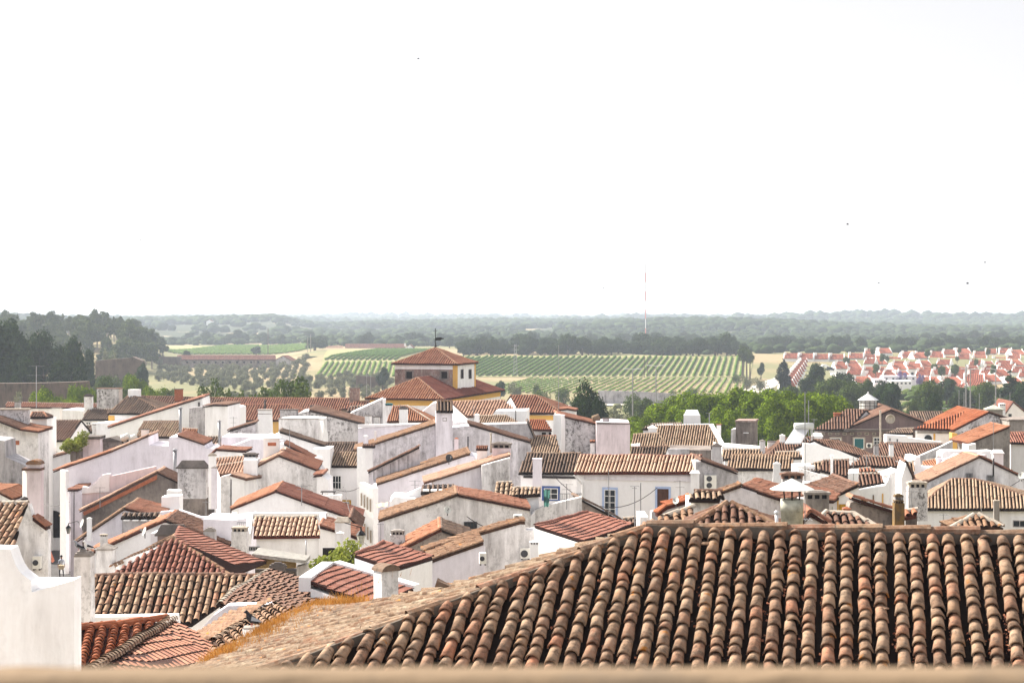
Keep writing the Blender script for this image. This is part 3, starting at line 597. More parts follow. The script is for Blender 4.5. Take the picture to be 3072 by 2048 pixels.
for i in range(12):
    t = 2*math.pi*i/12; p_ = lc+Vector((1.07*math.cos(t), 1.07*math.sin(t), 0)); k.tube(p_, p_+Vector((0,0,1.0)), .035, n=4)
for zz in (.35, .7): k.lathe(lc+Vector((0,0,zz)), [(1.06,0),(1.09,0),(1.09,.04),(1.06,.04)], 6)
k.build('lantern_frame', 'metal_dark', lant)
chim(b, 2513, 1238, 1276, 20, 192, 'brick', 'flat', capm='brick'); 
b = H('house with a plain blackish roof behind the brown pediment', 2790, 215)
slope(b, (2740,1275,2850,1275), 212, -3, (2728,1237,2830,1237), 24, 'grey_plaster', 't_dark', cap='t_dark', sp=.3)
b = H('white walled house with vivid orange roof and a mottled grey gable wall', 2900, 166)
W = slope(b, (2742,1290,2862,1292), 165, -14, (2893,1236,2966,1239), 17, 'cream', 't_vivid', hip=(0,0), cap='t_vivid', sp=.26, back=False)
win(W, 2773,1304,2796,1322, arch=True, name='arched_window'); band(W, 2752,1294,2860,1299, 'grey_cap', .12, 'cornice', b); band(W, 2800,1300,2806,1330, 'ochre', .05, 'pilaster', b)
W = gable(b, [(2866,1291),(2966,1240),(3040,1264),(3046,1270)], 163, 2, 10, 'speckled', ['t_vivid','t_brown',None], caps=False)
gable(b, [(2856,1298),(2872,1300)], 162.5, 0, 1, 'ochre', None)
b = H('white stepped parapet house with two small windows before the brown pediment', 2740, 158)
W = gable(b, [(2660,1304),(2722,1307),(2722,1312),(2828,1325)], 157, 3, 1, 'whitest', None); win(W, 2666,1312,2673,1324); win(W, 2688,1315,2695,1326)
slope(b, (2660,1303,2740,1305), 160, 0, (2690,1290,2740,1288), 15, 'white', 't_dark', back=False)
b = H('house with wide dark brown roof and a stained right wall', 2700, 144)
W = gable(b, [(2600,1380),(2640,1372),(2712,1388),(2830,1336),(2858,1322)], 142, -4, .7, 'speckled', None)
slope(b, (2605,1384,2715,1391), 143, -2, (2640,1331,2826,1336), 22, 'speckled', 't_brown', back=False, cap='t_brown')
chim(b, 2630, 1334, 1372, 14, 141, 'grey_plaster', 'flat'); chim(b, 2675, 1330, 1375, 13, 139, 'white', 'slots', capm='grey_cap')
b = H('brown plaster house with an orange tiled edge near the right border', 2970, 148)
W = gable(b, [(2926,1325),(3028,1284),(3030,1290)], 147, 2, 5, 'grey_cap', ['t_orange',None], eav=.8); gable(b, [(2905,1335),(2928,1330)], 146, 0, 2, 'whitest', None)
b = H('white house with a red and dark roof cut by the right picture edge', 3060, 150)
W = slope(b, (3030,1332,3120,1336), 152, -3, (3026,1300,3120,1300), 24, 'white', 't_red', cap='t_orange'); gable(b, [(3028,1262),(3110,1262)], 160, 0, 4, 'grey_cap', None); gable(b, [(3026,1258),(3112,1258)], 159.8, 0, 4.4, 'brown_stained', None, base=P(3050,1262,160).z+.03)
b = H('far white gabled house at the right edge behind the pyramid turret', 3050, 300); W = gable(b, [(3010,1252),(3040,1208),(3085,1246)], 300, -4, 12, 'whitest', ['t_red','t_red'], caps=False); win(W, 3024,1240,3036,1253)
b = H('small square turret with a ribbed grey pyramid roof', 2983, 190, 'turret', 'turret')
chim(b, 2988, 1216, 1262, 44, 190, 'grey_cap', 'pyr', capm='tin_dirty', name='turret_body', dep=1); chim(b, 3008, 1210, 1262, 18, 196, 'white', 'slots', capm='white')
# ---- centre: white box, weathered gable and church-like gables
b = H('white washed block with a stained dark rim in the middle of town', 905, 166)
W = gable(b, [(836,1257),(905,1254),(968,1258)], 164, 1, 4.5, 'white_streaked', None); gable(b, [(834,1254),(970,1255)], 163.9, 1, .4, 'grey_cap', None, base=W.at(905,1257).z+.02)
W3 = gable(b, [(969,1262),(984,1300),(986,1345)], 163, 24, 2, 'whitest', None)
b = H('weathered grey gabled house with a rough dark roof right of the white block', 1010, 174)
gable(b, [(893,1240),(927,1233),(1095,1276),(1098,1290)], 173, 2, 8, 'speckled', [None,'t_brown',None], caps=False); chim(b, 866, 1228, 1256, 50, 175, 'speckled', 'flat', dep=.5)
b = H('mossy grey stone gable end with a white pilaster behind the town middle', 1110, 186)
W = gable(b, [(1050,1240),(1146,1197),(1148,1275)], 184, 3, 5, 'speckled', [None,None]); gable(b, [(1148,1196),(1157,1196)], 183.5, 3, 1, 'white', None); slope(b, (1040,1238,1092,1234), 190, 0, (1050,1222,1095,1219), 18, 'white', 't_brown', back=False)
chim(b, 1167, 1210, 1280, 20, 178, 'white_streaked', 'slots', capm='green_paint'); chim(b, 1104, 1245, 1275, 18, 170, 'white_streaked', 'flat'); chim(b, 1130, 1249, 1272, 17, 169, 'white_streaked', 'flat')
b = H('house with orange patchwork hip roof and a broad white chimney', 1220, 172)
slope(b, (1160,1268,1295,1265), 170, -3, (1178,1220,1222,1221), 28, 'white', 't_orange', hip=(0,1)); chim(b, 1210, 1219, 1272, 24, 168, 'white', 'dome')
W = gable(b, [(1260,1240),(1296,1210),(1310,1208)], 174, 0, 4, 'white', None)
b = H('house with brown roof strip in the shade left of the lilac gabled house', 1030, 150)
slope(b, (970,1362,1075,1362), 149, -8, (975,1330,1075,1330), 26, 'white', 't_dark', cap='t_dark', back=False)  # dark tile colour puts the strip's shade into the roof
b = H('cream fronted house with balcony windows under a beige and black tiled roof', 1020, 142)
W = slope(b, (958,1402,1072,1402), 138, -9, (972,1362,1074,1361), 26, 'cream', 't_beige', cap='t_dark'); win(W, 990,1426,1024,1466, cols=4, rows=2, sur='white'); win(W, 1026,1504,1048,1530, sur='frame_yellow')
b = H('great lilac house with a long orange roof edge and arched window', 1330, 136)
W = gable(b, [(1096,1344),(1306,1276),(1310,1285),(1358,1285),(1408,1277),(1590,1330),(1594,1340)], 134, 4, 4.5, 'lilac_streaked', ['t_lit',None,None,None,'t_brown',None], eav=.9)
gable(b, [(1071,1341),(1098,1344)], 133, -32, .4, 'whitest', None); win(W, 1319,1325,1351,1362, pane='hole', arch=True, name='arched_window')
W4 = gable(b, [(1308,1237),(1358,1237)], 133.6, 4, 2.2, 'lilac', None); win(W4, 1328,1252,1340,1263, frame='grey_cap', pane='hole', fw=.04)
W5 = slope(b, (1308,1238,1360,1238), 133.3, 4, (1309,1207,1357,1207), 40, 'lilac', 't_dark', sp=.3, cap='t_brown', side=True)
gable(b, [(1074,1285),(1200,1272),(1310,1270)], 142, 2, 1, 'lilac', None); gable(b, [(1073,1283),(1290,1270)], 141.9, 2, .5, 'white', None, base=P(1200,1273,142).z)
gable(b, [(1358,1262),(1412,1268),(1415,1286)], 138, 3, 2, 'white_streaked', None)
chim(b, 1106, 1332, 1455, 22, 131, 'whitest', 'tile', capm='t_brown', capw=1.7, yaw=0); chim(b, 1097, 1305, 1340, 14, 134, 'lilac', 'dome', capm='white'); chim(b, 1126, 1292, 1322, 6, 136, 'white', 'flat', capm='white')
chim(b, 1369, 1312, 1362, 12, 129, 'pinkish', 'pyr', capm='brick'); flue(b, 1404, 1312, 1355, 4, 132.5, 'metal_dark', 'downpipe')
b = H('lilac house below with a second orange roof edge and lean-to parapet', 1250, 123)
W = gable(b, [(1118,1462),(1130,1456),(1400,1368),(1410,1366),(1440,1376)], 121, 4, 5, 'lilac', [None,'t_lit','t_lit',None], over=.1)
gable(b, [(1078,1447),(1120,1464)], 119.5, -38, .5, 'whitest', None)
Wl = gable(b, [(1106,1418),(1258,1345),(1260,1350)], 124, 4, .35, 'lilac_streaked', ['t_brown',None], eav=.05)
for i, x in enumerate((1120,1145,1170,1195,1222)): band(Wl, x,1420-(x-1106)*.46,x+3,1440, 'grey_plaster', .05, 'buttress', b)
W6 = Wall(1078, 119.3, -38); W6.obj = W.obj
for x, y in ((1083,1478),(1092,1484),(1101,1490),(1110,1496),(1084,1560),(1093,1570),(1102,1580),(1111,1590)): win(W6, x,y,x+4,y+38, frame='lime', pane='sandstone', fw=.04)
b = H('white house with salmon roof edge and stone capped chimney block', 1430, 112)
W = gable(b, [(1298,1445),(1376,1420),(1530,1372),(1536,1392)], 111, 4, 3.2, 'lilac', ['t_palepink','t_palepink',None], over=.15, eav=.6); win(W, 1411,1474,1442,1489, frame='frame_white', cols=2, pane='hole')
gable(b, [(1446,1396),(1530,1372)], 110.4, 4, .5, 'white_streaked', None); chim(b, 1505, 1327, 1400, 54, 113, 'pinkish', 'slots', capm='grey_cap', dep=.4); chim(b, 1446, 1337, 1398, 30, 114, 'white', 'tile', capm='t_terra', dep=.5)
flue(b, 1473, 1302, 1335, 6, 114, 'lime')
b = H('small stained block with a black tiled cap and white slotted vents', 1312, 104)
W = gable(b, [(1264,1482),(1362,1476)], 102, 0, 1.6, 'brown_stained', None); slope(b, (1262,1482,1366,1478), 101.6, 0, (1266,1464,1360,1460), 24, 'brown_stained', 't_dark', cap='dark_cap', sp=.3)
for i in range(4): band(W, 1268+i*24,1469,1268+i*24+18,1473.5, 'whitest', .75, 'vent_bar', b)
b = H('low white terrace box behind the orange awning', 1210, 103); gable(b, [(1170,1505),(1182,1490),(1260,1497)], 102, 3, 3, 'white', None); gable(b, [(1220,1480),(1262,1462)], 103, 3, .4, 'white', None)
b = H('wide stained white gable with a barred window and a satellite dish', 1370, 95)
W = gable(b, [(1152,1562),(1370,1490),(1375,1491),(1590,1531),(1592,1545)], 94, 3, 4.2, 'white_streaked', ['t_lit','t_lit','t_terra',None], over=.12, eav=.3)
win(W, 1392,1564,1431,1600, frame='metal_dark', pane='glass', cols=4, rows=1, sill=True); win(W, 1174,1588,1214,1606, frame='grey_plaster', cols=2)
b = H('white house with a blue framed window and a half shaded tiled roof', 1660, 119)
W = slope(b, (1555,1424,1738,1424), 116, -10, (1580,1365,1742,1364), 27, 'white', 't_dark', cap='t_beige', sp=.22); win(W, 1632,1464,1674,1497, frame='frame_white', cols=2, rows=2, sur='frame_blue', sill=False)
chim(b, 1612, 1375, 1470, 26, 115, 'lilac', 'flat', capm='lilac', capw=1.12); band(W, 1570,1429,1735,1433, 'metal_dark', .1, 'gutter', b)
b = H('white terrace wall with balcony railing below the blue window', 1675, 100, 'terrace_wall', 'wall')
W = gable(b, [(1600,1532),(1640,1515),(1745,1490),(1748,1560)], 98, 2, .5, 'white_streaked', None); gable(b, [(1590,1550),(1605,1532)], 97.5, 0, 3, 'white', None)
rm = MB(); W7 = Wall(1650, 112, 0)
for x in range(1678, 1746, 5): rm.tube(W7.at(x,1498), W7.at(x,1480), .015, n=4)
rm.tube(W7.at(1678,1480), W7.at(1746,1480), .025, n=4); rm.tube(W7.at(1678,1497), W7.at(1746,1497), .02, n=4); rm.build('railing', 'metal_grey', b)
b = H('white house with two small tiled lean-to roofs before the blue window', 1560, 101)
slope(b, (1480,1494,1540,1494), 99, -5, (1488,1453,1536,1453), 30, 'white', 't_beige', sp=.26); slope(b, (1536,1494,1622,1490), 98.5, -5, (1536,1470,1622,1469), 26, 'white', 't_beige', sp=.26)
b = H('big cream house with blue framed french window and brown door', 1920, 115)
W = slope(b, (1722,1423,2090,1423), 112, -14, (1738,1371,2106,1372), 26, 'cream', 't_creamred', cap='t_red', sp=.235, over=.35)
band(W, 1752,1427,2085,1437, 'lilac', .10, 'cornice', b); win(W, 1813,1468,1847,1545, frame='frame_white', cols=2, rows=4, sur='frame_paleblue', name='french_window'); win(W, 1972,1466,2006,1535, frame='wood_brown', pane='wood_brown', cols=2, rows=1, sur='frame_paleblue', name='door')
chim(b, 2086, 1412, 1490, 26, 108, 'white', 'hip', capm='white'); dp = MB(); dp.tube(W.at(1722,1424,.3), W.at(1748,1452,.15), .06); dp.tube(W.at(1748,1452,.15), W.at(1748,1560,.15), .06); dp.build('downpipe', 'frame_white', b)
b = H('shadow dark roofed annex wedged below the french window', 1800, 108)
gable(b, [(1746,1505),(1860,1565),(1900,1590)], 100, 8, 3, 'brown_stained', ['t_dark','t_dark'], caps=False)  # shadowed wedge: shade put into the dark tile and wall colours
b = H('grey stained wall house end with a twin fan air conditioner', 2150, 111)
W = gable(b, [(2088,1385),(2105,1384),(2212,1424),(2215,1430)], 109.5, 3, 4, 'grey_plaster', [None,'t_brown',None], caps=True); ACW = W
# ---- left middle: lilac houses
b = H('long lilac house with orange tiled top edge and two dark pipes', 420, 140)
W = gable(b, [(186,1408),(334,1357),(445,1310),(447,1336),(505,1338),(508,1311),(533,1310),(613,1336),(616,1345),(640,1345),(642,1360)], 136, 3, 5, 'lilac', ['t_orange','t_palepink',None,None,None,None,'t_terra',None,None,None], eav=.7)
gable(b, [(180,1408),(197,1412)], 134.5, -40, .3, 'whitest', None); win(W, 474,1313,507,1330, frame='frame_white', rows=2) if 0 else None
flue(b, 525, 1352, 1440, 11, 132, 'metal_grey'); chim(b, 434, 1286, 1320, 20, 140, 'white', 'flat')
b = H('small house with steep striped roof behind the lilac house', 470, 158)
slope(b, (405,1314,540,1314), 154, -10, (430,1267,540,1267), 28, 'lilac', 't_beige', cap='t_brown'); slope(b, (543,1316,588,1318), 150, -10, (548,1288,592,1290), 30, 'white', 't_orange'); flue(b, 541, 1226, 1308, 9, 150)
b = H('small roofs and dark mound between the lilac house and the pyramid chimney', 640, 148)
slope(b, (612,1334,690,1334), 146, -6, (625,1312,655,1312), 26, 'white', 't_dark', hip=(1,1)); slope(b, (640,1348,690,1348), 143, -6, (645,1334,690,1336), 26, 'white', 't_orange'); flue(b, 658, 1265, 1350, 8, 141)
b = H('low lilac terrace house with weathered stone parapet', 760, 145)
gable(b, [(664,1310),(700,1309),(840,1312),(870,1325)], 143, 1, 4, 'lilac', None); gable(b, [(690,1295),(765,1272),(768,1308)], 148, 4, 3, 'speckled', ['t_brown',None], caps=False); gable(b, [(670,1348),(755,1316),(850,1320),(862,1345)], 138, 3, 3, 'lilac', None)
b = H('house with a tall white tapering chimney topped by a black pipe', 795, 160)
gable(b, [(760,1318),(835,1318)], 158, 0, 3, 'white', None); chim(b, 793, 1228, 1325, 45, 157, 'whitest', 'flat', capm='grey_cap', taper=.82, capw=1.15); band(Wall(770,156.2,-6), 774,1240,814,1242, 'grey_cap', .02, 'ledge', b); flue(b, 795, 1203, 1232, 6, 158.5, 'metal_dark')
b = H('white house with long dark tiled diagonal edge behind the pyramid chimney', 900, 140)
W = gable(b, [(820,1305),(838,1298),(975,1342),(980,1350)], 139, 2, 2.4, 'white', [None,'t_dark',None], caps=False); gable(b, [(940,1345),(990,1345)], 137, 0, 3, 'whitest', None)
W = gable(b, [(840,1330),(852,1334),(948,1384)], 133, 3, 2.2, 'white', [None,'t_terra'])
chim(b, 955, 1366, 1430, 18, 128, 'white', 'pyr', capm='white', yaw=0)
b = H('gabled white house with pyramid topped chimney and orange left roof', 850, 124)
W = gable(b, [(733,1403),(772,1402),(832,1372),(838,1371),(952,1414),(960,1425)], 121, 3, 6, 'white_streaked', [None,'t_palepink','t_palepink','t_terra',None], eav=.1)
chim(b, 812, 1300, 1376, 46, 125, 'whitest', 'pyr', capm='whitest', yaw=4, dep=.9); band(Wall(812,124.6,4), 803,1327,828,1337, 'brick', .12, 'vent', b)
gable(b, [(730,1380),(772,1379)], 120.5, 3, 1.8, 'white', None); chim(b, 751, 1359, 1382, 38, 121.4, 'white', 'slots', capm='dark_cap', dep=.6)
gable(b, [(692,1428),(733,1440)], 119.5, -20, 5, 'whitest', ['t_palepink'], caps=False)
b = H('white house with glazed lean-to and peach tiled roofs left of the gabled house', 680, 128)
slope(b, (650,1418,728,1412), 124, -2, (640,1382,735,1372), 20, 'white', 't_palepink', back=False); slope(b, (660,1430,736,1420), 121, -2, (650,1402,735,1390), 20, 'white', 't_palepink', back=False)
gable(b, [(662,1430),(694,1422)], 120, 0, 4, 'white_streaked', None); gable(b, [(640,1362),(650,1352),(730,1358)], 131, 0, 3, 'white', ['t_terra','t_terra'], caps=False)
chim(b, 636, 1360, 1500, 21, 117, 'whitest', 'dome', capm='lime', yaw=0); chim(b, 642, 1398, 1500, 15, 116, 'lilac', 'pyr', capm='grey_cap'); flue(b, 693, 1440, 1560, 4, 114, 'metal_dark', 'downpipe')
b = H('terrace with small black table and chairs by the cream house', 1000, 122, 'terrace_wall', 'wall')
gable(b, [(950,1430),(966,1428),(985,1440)], 119, 0, 3, 'white', ['t_terra',None], caps=False); gable(b, [(955,1486),(1026,1484)], 112, 3, .4, 'white_streaked', None)
b = H('wide white gable house with orange left slope and dark right edge', 850, 106)
W = gable(b, [(716,1523),(827,1477),(832,1478),(970,1530),(1060,1560)], 104, 3, 5.2, 'white', ['t_orange','t_orange','t_red','t_red'], eav=.5)
b = H('white framed house with bold red and white striped roof', 860, 92)
W = slope(b, (760,1615,962,1613), 88, -3, (764,1557,950,1556), 30, 'white', 't_creamred', cap='lime', sp=.23, back=False, over=.2)
rf_ = MB(); a_, c_, e_, g_ = W.R3, W.R4, W.E2, W.E1
for p_, q_ in ((a_+Vector((-.45,.25,.0)), c_+Vector((.5,.25,0))),): rf_.hexa([p_, q_, q_+Vector((0,.3,0)), p_+Vector((0,.3,0))], [p_+Vector((0,0,.3)), q_+Vector((0,0,.3)), q_+Vector((0,.3,.3)), p_+Vector((0,.3,.3))])
for p_, q_, s_ in ((g_, a_, -.42), (e_, c_, .12)): rf_.hexa([p_+Vector((s_,-.1,-.3)), p_+Vector((s_+.3,-.1,-.3)), q_+Vector((s_+.3,.25,-.3)), q_+Vector((s_,.25,-.3))], [p_+Vector((s_,-.1,.3)), p_+Vector((s_+.3,-.1,.3)), q_+Vector((s_+.3,.25,.3)), q_+Vector((s_,.25,.3))])
rf_.build('parapet', 'whitest', b); flue(b, 918, 1622, 1665, 4, 87.4, 'metal_grey', 'downpipe'); win(W, 745,1638,780,1652, cols=5, frame='metal_grey')
b = H('stained white chimney house with slotted top left of the striped roof', 700, 92)
gable(b, [(610,1556),(700,1560),(745,1552)], 92, 0, 3, 'lilac', None); chim(b, 718, 1580, 1660, 46, 84, 'white_streaked', 'slots', capm='lime', capw=1.0)
rm = MB(); W7 = Wall(700, 90.5, 0)
for x in range(712, 748, 6): rm.tube(W7.at(x,1582), W7.at(x,1566), .015, n=4)
rm.tube(W7.at(712,1566), W7.at(748,1566), .025, n=4); rm.build('railing', 'metal_grey', b)
b = H('long low white terrace walls below the speckled brown gable', 600, 104, 'terrace_wall', 'wall')
gable(b, [(480,1535),(540,1530),(600,1550),(700,1552)], 101, 0, .5, 'lilac', None); gable(b, [(475,1560),(560,1578),(700,1580)], 97, 0, .5, 'white_streaked', ['t_palepink',None], caps=False)
b = H('white house with square chimney column and red lean-to roofs', 1000, 90)
W = gable(b, [(960,1585),(1030,1604),(1072,1620)], 86, 3, 4, 'white', ['t_terra','t_terra']); chim(b, 1027, 1553, 1650, 42, 84.5, 'white', 'hip', capm='lime', capw=1.05); chim(b, 1020, 1593, 1642, 19, 82, 'white', 'pyr', capm='white'); gable(b, [(1050,1560),(1074,1580)], 93, 3, 4, 'white', ['t_brown'], caps=False)
hole(W, 968,1642,1060,1668, 'hole', 'doorway')
# ---- street side, left
b = H('grey white street house with yellow framed window above a dark archway', 160, 156)
W = gable(b, [(100,1392),(112,1386),(210,1358),(240,1318),(242,1420)], 154, 2, 5, 'white', [None,'t_palepink',None,None], eav=.1, caps=False); win(W, 120,1443,143,1504, frame='frame_yellow', pane='glass', cols=1, fw=.12)
win(W, 121,1530,196,1612, pane='hole', arch=True, name='archway')
b = H('stained pink and grey chimney blocks behind the lilac house edge', 275, 146)
W = gable(b, [(240,1318),(300,1317)], 144, 0, 1.8, 'pinkish', None); gable(b, [(238,1310),(300,1309)], 143.8, 0, 2.0, 'dark_cap', None, base=W.at(260,1317).z+.02)
gable(b, [(212,1352),(240,1351)], 143, 0, 1.6, 'brown_stained', None); gable(b, [(300,1326),(366,1325)], 145, 0, 2.4, 'brown_stained', None); gable(b, [(300,1318),(330,1312),(368,1324)], 144.9, 0, 2.5, 'dark_cap', None, base=P(330,1326,145).z+.02)
b = H('scarred white house with blackened parapet at the left picture edge', 50, 150)
W = gable(b, [(-80,1246),(-10,1262),(66,1290),(114,1296)], 147, 2, 4, 'white_streaked', ['t_brown','t_brown','t_orange'], over=.6); hole(W, 43,1321,58,1334, 'brick')
gable(b, [(-60,1230),(84,1229)], 150, 0, .6, 'speckled', None); gable(b, [(-60,1226),(86,1225)], 149.9, 0, .8, 'lime', None, base=P(0,1230,150).z+.02)
b = H('tall bright white block with a tiled cap beside the scarred house', 115, 153)
W = gable(b, [(94,1256),(137,1256)], 152, -3, 3, 'whitest', None); slope(b, (90,1256,142,1256), 151.6, -3, (98,1240,130,1240), 26, 'whitest', 't_brown', hip=(1,1), cap='t_orange'); win(W, 96,1302,104,1335)
b = H('dark grey plaster wall with a sloping top at the left picture edge', 30, 112)
W = gable(b, [(-90,1310),(0,1320),(13,1322),(16,1370),(75,1396),(78,1410)], 110, 3, 3, 'grey_plaster', None); gable(b, [(-60,1478),(0,1483),(30,1498)], 104, 0, 4, 'white', ['t_orange','t_orange'])
b = H('tall pale chimney tower with a rounded tile cap beside the street', 96, 96, 'chimney_tower', 'chimney')
gable(b, [(67,1412),(84,1412)], 94.5, -42, .3, 'cream', None); chim(b, 101, 1378, 1600, 42, 94, 'pinkish', 'barrel', capm='t_lit', yaw=0, dep=.8, capw=1.4); k = MB(); k.box(P(95,1411,94)+Vector((0,.3,0)), 1.05, .8, .14, 0); k.build('ledge', 't_brown', b)
b = H('narrow lilac street house with a tile topped buttress', 225, 136)
W = gable(b, [(212,1474),(236,1472),(262,1500)], 132, 2, 4, 'lilac', ['t_terra',None]); flue(b, 222, 1475, 1600, 3, 131, 'metal_dark', 'downpipe')
b = H('pink walled house with a curved white parapet and orange sloping edge', 350, 130)
W = gable(b, [(246,1460),(262,1462),(285,1445),(305,1424),(328,1420),(330,1428),(466,1398),(468,1422)], 127, 3, .5, 'pinkish', None)
solid(b, [(246,1480),(247,1459),(268,1463),(288,1447),(308,1424),(328,1420),(328,1475)], 126.9, 3, .6, 'white')
b = H('brown stained gable house with an orange painted roof edge', 450, 127)
W = gable(b, [(250,1532),(470,1421),(475,1423),(662,1511),(664,1525)], 124, 3, 3.5, 'brown_stained', ['t_palepink','t_palepink','t_brown',None], over=.05, eav=.3)
solid(b, [(248,1536),(470,1424),(470,1437),(252,1546)], 123.8, 3, .2, 'brick', 'fascia'); chim(b, 575, 1384, 1470, 84, 121, 'speckled', 'hip', capm='dark_cap', yaw=0, dep=.5, capw=1.08)
gable(b, [(500,1470),(538,1472)], 119, 0, 1, 'white', None)
b = H('lilac gable house with peach tiled left slope near the street', 360, 108)
W = gable(b, [(253,1612),(372,1530),(378,1530),(480,1556),(484,1566)], 104, 3, 5, 'lilac', ['t_lit','t_lit','t_terra',None], eav=.6)
W = gable(b, [(366,1556),(482,1556)], 102, 0, 2, 'grey_plaster', None); slope(b, (362,1558,486,1558), 101.6, 0, (368,1546,480,1546), 22, 'grey_plaster', 't_dark', cap='dark_cap', sp=.3)
for i in range(4): band(W, 370+i*26,1559,370+i*26+18,1562, 'whitest', .6, 'vent_bar', b)
chim(b, 267, 1552, 1592, 13, 103, 'white', 'dome', capm='whitest'); gable(b, [(484,1490),(538,1487)], 108, 0, 1.2, 'white', None)
b = H('greenish white house with a layered black chimney hood', 480, 95)
W = gable(b, [(270,1665),(493,1567),(500,1567),(690,1640),(694,1650)], 91, 3, 4, 'white', ['t_orange','t_orange','t_brown',None], over=.1, eav=.3); chim(b, 514, 1578, 1690, 84, 86, 'mauve_brown', 'hip', capm='dark_cap', yaw=0, dep=.5, capw=1.12)
gable(b, [(560,1604),(608,1612),(700,1655)], 88, 0, .8, 'grey_plaster', None); chim(b, 628, 1583, 1645, 34, 84, 'grey_plaster', 'dome', capm='grey_cap', capw=.95)
gable(b, [(452,1600),(470,1596)], 89.5, 0, 2, 'lilac', None)
b = H('hip roofed house with red tiles and pale mortared ridges', 560, 74)
W = slope(b, (318,1736,692,1733), 68, -2, (500,1632,520,1622), 30, 'white', 't_red', hip=(0,0), cap='t_lit', sp=.23, back=False)
rf = Roof('t_red', 60); A_, B_ = W.R4, W.E2; Q1 = P(800,1690,76.5); Q0 = P(528,1609,79.5)
up = Vector((0,0,.08)); rf.facet([B_+up, A_+up, Q0+up, Q1+up], (B_-A_)+(Q1-Q0), sp=.2, flat=True); rf.ridge(A_+up, B_+up, .12); rf.ridge(A_+up, Q0+up, .12); rf.ridge(Q0+up, P(336,1708,70.5)+up, .13); rf.build(b, 'roof', 't_lit')
b = H('house with a broad roof of dark and cream barrel tiles', 480, 64)
W = slope(b, (262,1872,575,1877), 57.5, -1, (280,1733,776,1735), 33, 'white', 't_old', cap='t_brown', sp=.245, back=False, over=.1, side=True)
solid(b, [(225,1851),(528,1846),(532,1875),(225,1880)], 56.5, -1, .5, 'white'); chim(b, 508, 1776, 1850, 40, 59, 'grey_cap', 'flat', capm='lime', capw=1.3, yaw=0)
b = H('old house with rough brown roof and a wavy mortar edge', 880, 48)
up = Vector((0,0,.05)); rf = Roof('t_brown', 50)
a1, a2, a3, a4, a5 = P(806,1712,60), P(1085,1797,54), P(1000,1890,44), P(660,1815,50.5), P(700,1776,54)
nrm = (a2-a1).cross(a4-a1)
a3 = hit(985,1905,a1,nrm); a5 = hit(696,1778,a1,nrm)
rf.facet([a1,a2,a3,a4], (a2-a1)*.6+(a3-a4)*.4, sp=.24); rf.ridge(a1, a5, .14); rf.ridge(a5, a4, .14); rf.ridge(a1, a2, .12, m=0); rf.build(b, 'roof', 'lime')
mk('wall', [a1-up*3, a2-up*3, a3-up*3, a4-up*3]+[Vector((p.x,p.y,gz(p.x,p.y))) for p in (a1,a2,a3,a4)], [(0,1,2,3),(4,5,1,0),(5,6,2,1),(6,7,3,2),(7,4,0,3)], 'white_streaked', b)
b = H('low house with a pale sunlit slope and lilac gable wedge', 700, 42)
solid(b, [(592,1905),(600,1888),(640,1845),(682,1816),(822,1812),(760,1850),(640,1915)], 47.5, 1, .5, 'lilac', 'wall')
c1, c2 = P(826,1812,46.8), P(640,1925,41); c3, c4 = P(560,1935,43.5), P(700,1842,47)
rf = Roof('t_lit', 50); rf.facet([c1,c2,c3,c4], (c3-c2), sp=.24)
d3, d4 = P(900,1990,36), P(960,1880,42); nr = (c2-c1).cross(d3-c1); d4 = hit(930,1870,c1,nr)
rf.facet([c1,c2,P(640,2010,37.5),d3,d4], d4-c1, sp=.24); rf.ridge(c1, c2, .12); rf.build(b, 'roof', 't_beige')
mk('wall', [c1-up*4, c2-up*4, d3-up*4, d4-up*4]+[Vector((p.x,p.y,gz(p.x,p.y)-1)) for p in (c1,c2,d3,d4)], [(0,1,2,3),(4,5,1,0),(5,6,2,1),(6,7,3,2),(7,4,0,3)], 'white_streaked', b)
b = H('near house with orange ridge tiles and a mortared diagonal hip', 400, 42)
r0, r1 = P(180,1899,44), P(500,1866,46); hp = P(520,1862,45.6); h2 = P(268,2040,36.5)
rf = Roof('t_vivid', 38)
rf.facet([P(170,1872,45.6), P(450,1868,47), r1, r0], r0-P(170,1872,45.6), sp=.27, lip=True); rf.facet([r0, r1, P(420,2060,38.5), P(120,2060,38)], P(120,2060,38)-r0, sp=.29, lip=True)
rf.ridge(r0+up, r1+up*2, .16, .75, m=0); rf.build(b, 'roof', 't_lit')
rf = Roof('t_lit', 38); rf.facet([hp+up, h2+up*2, P(180,2080,37)+up], P(180,2080,37)-hp, sp=.25); rf.build(b, 'roof')
rf = Roof('t_terra', 38); e4 = P(740,2020,37); nr = (h2-hp).cross(e4-hp); e5 = hit(700,1950,hp,nr); e6 = hit(560,2060,hp,nr)
rf.facet([hp+up, h2+up*2, e6, e4, e5], e5-hp, sp=.13, flat=True, tlen=1.1); rf.ridge(hp+up*2, h2+up*4, .15, .26); rf.build(b, 'roof', 't_beige')
mk('wall', [p-Vector((0,0,.4)) for p in (r0,hp,e5,e6)]+[Vector((p.x,p.y,3)) for p in (r0,hp,e5,e6)], [(0,1,2,3),(4,5,1,0),(5,6,2,1),(6,7,3,2),(7,4,0,3)], 'white_streaked', b)
b = H('corrugated roofed shed with yellow boarded wall', 840, 80, 'shed', 'shed')
s1, s2, s3, s4 = P(756,1662,76.5), P(917,1682,75), P(931,1667,78.5), P(776,1643,80); mk('roof', [s1,s2,s3,s4]+[p+Vector((0,0,-.12)) for p in (s1,s2,s3,s4)], [(0,1,2,3),(7,6,5,4),(0,4,5,1),(1,5,6,2),(2,6,7,3),(3,7,4,0)], 'corrugated', b)
rf = MB()
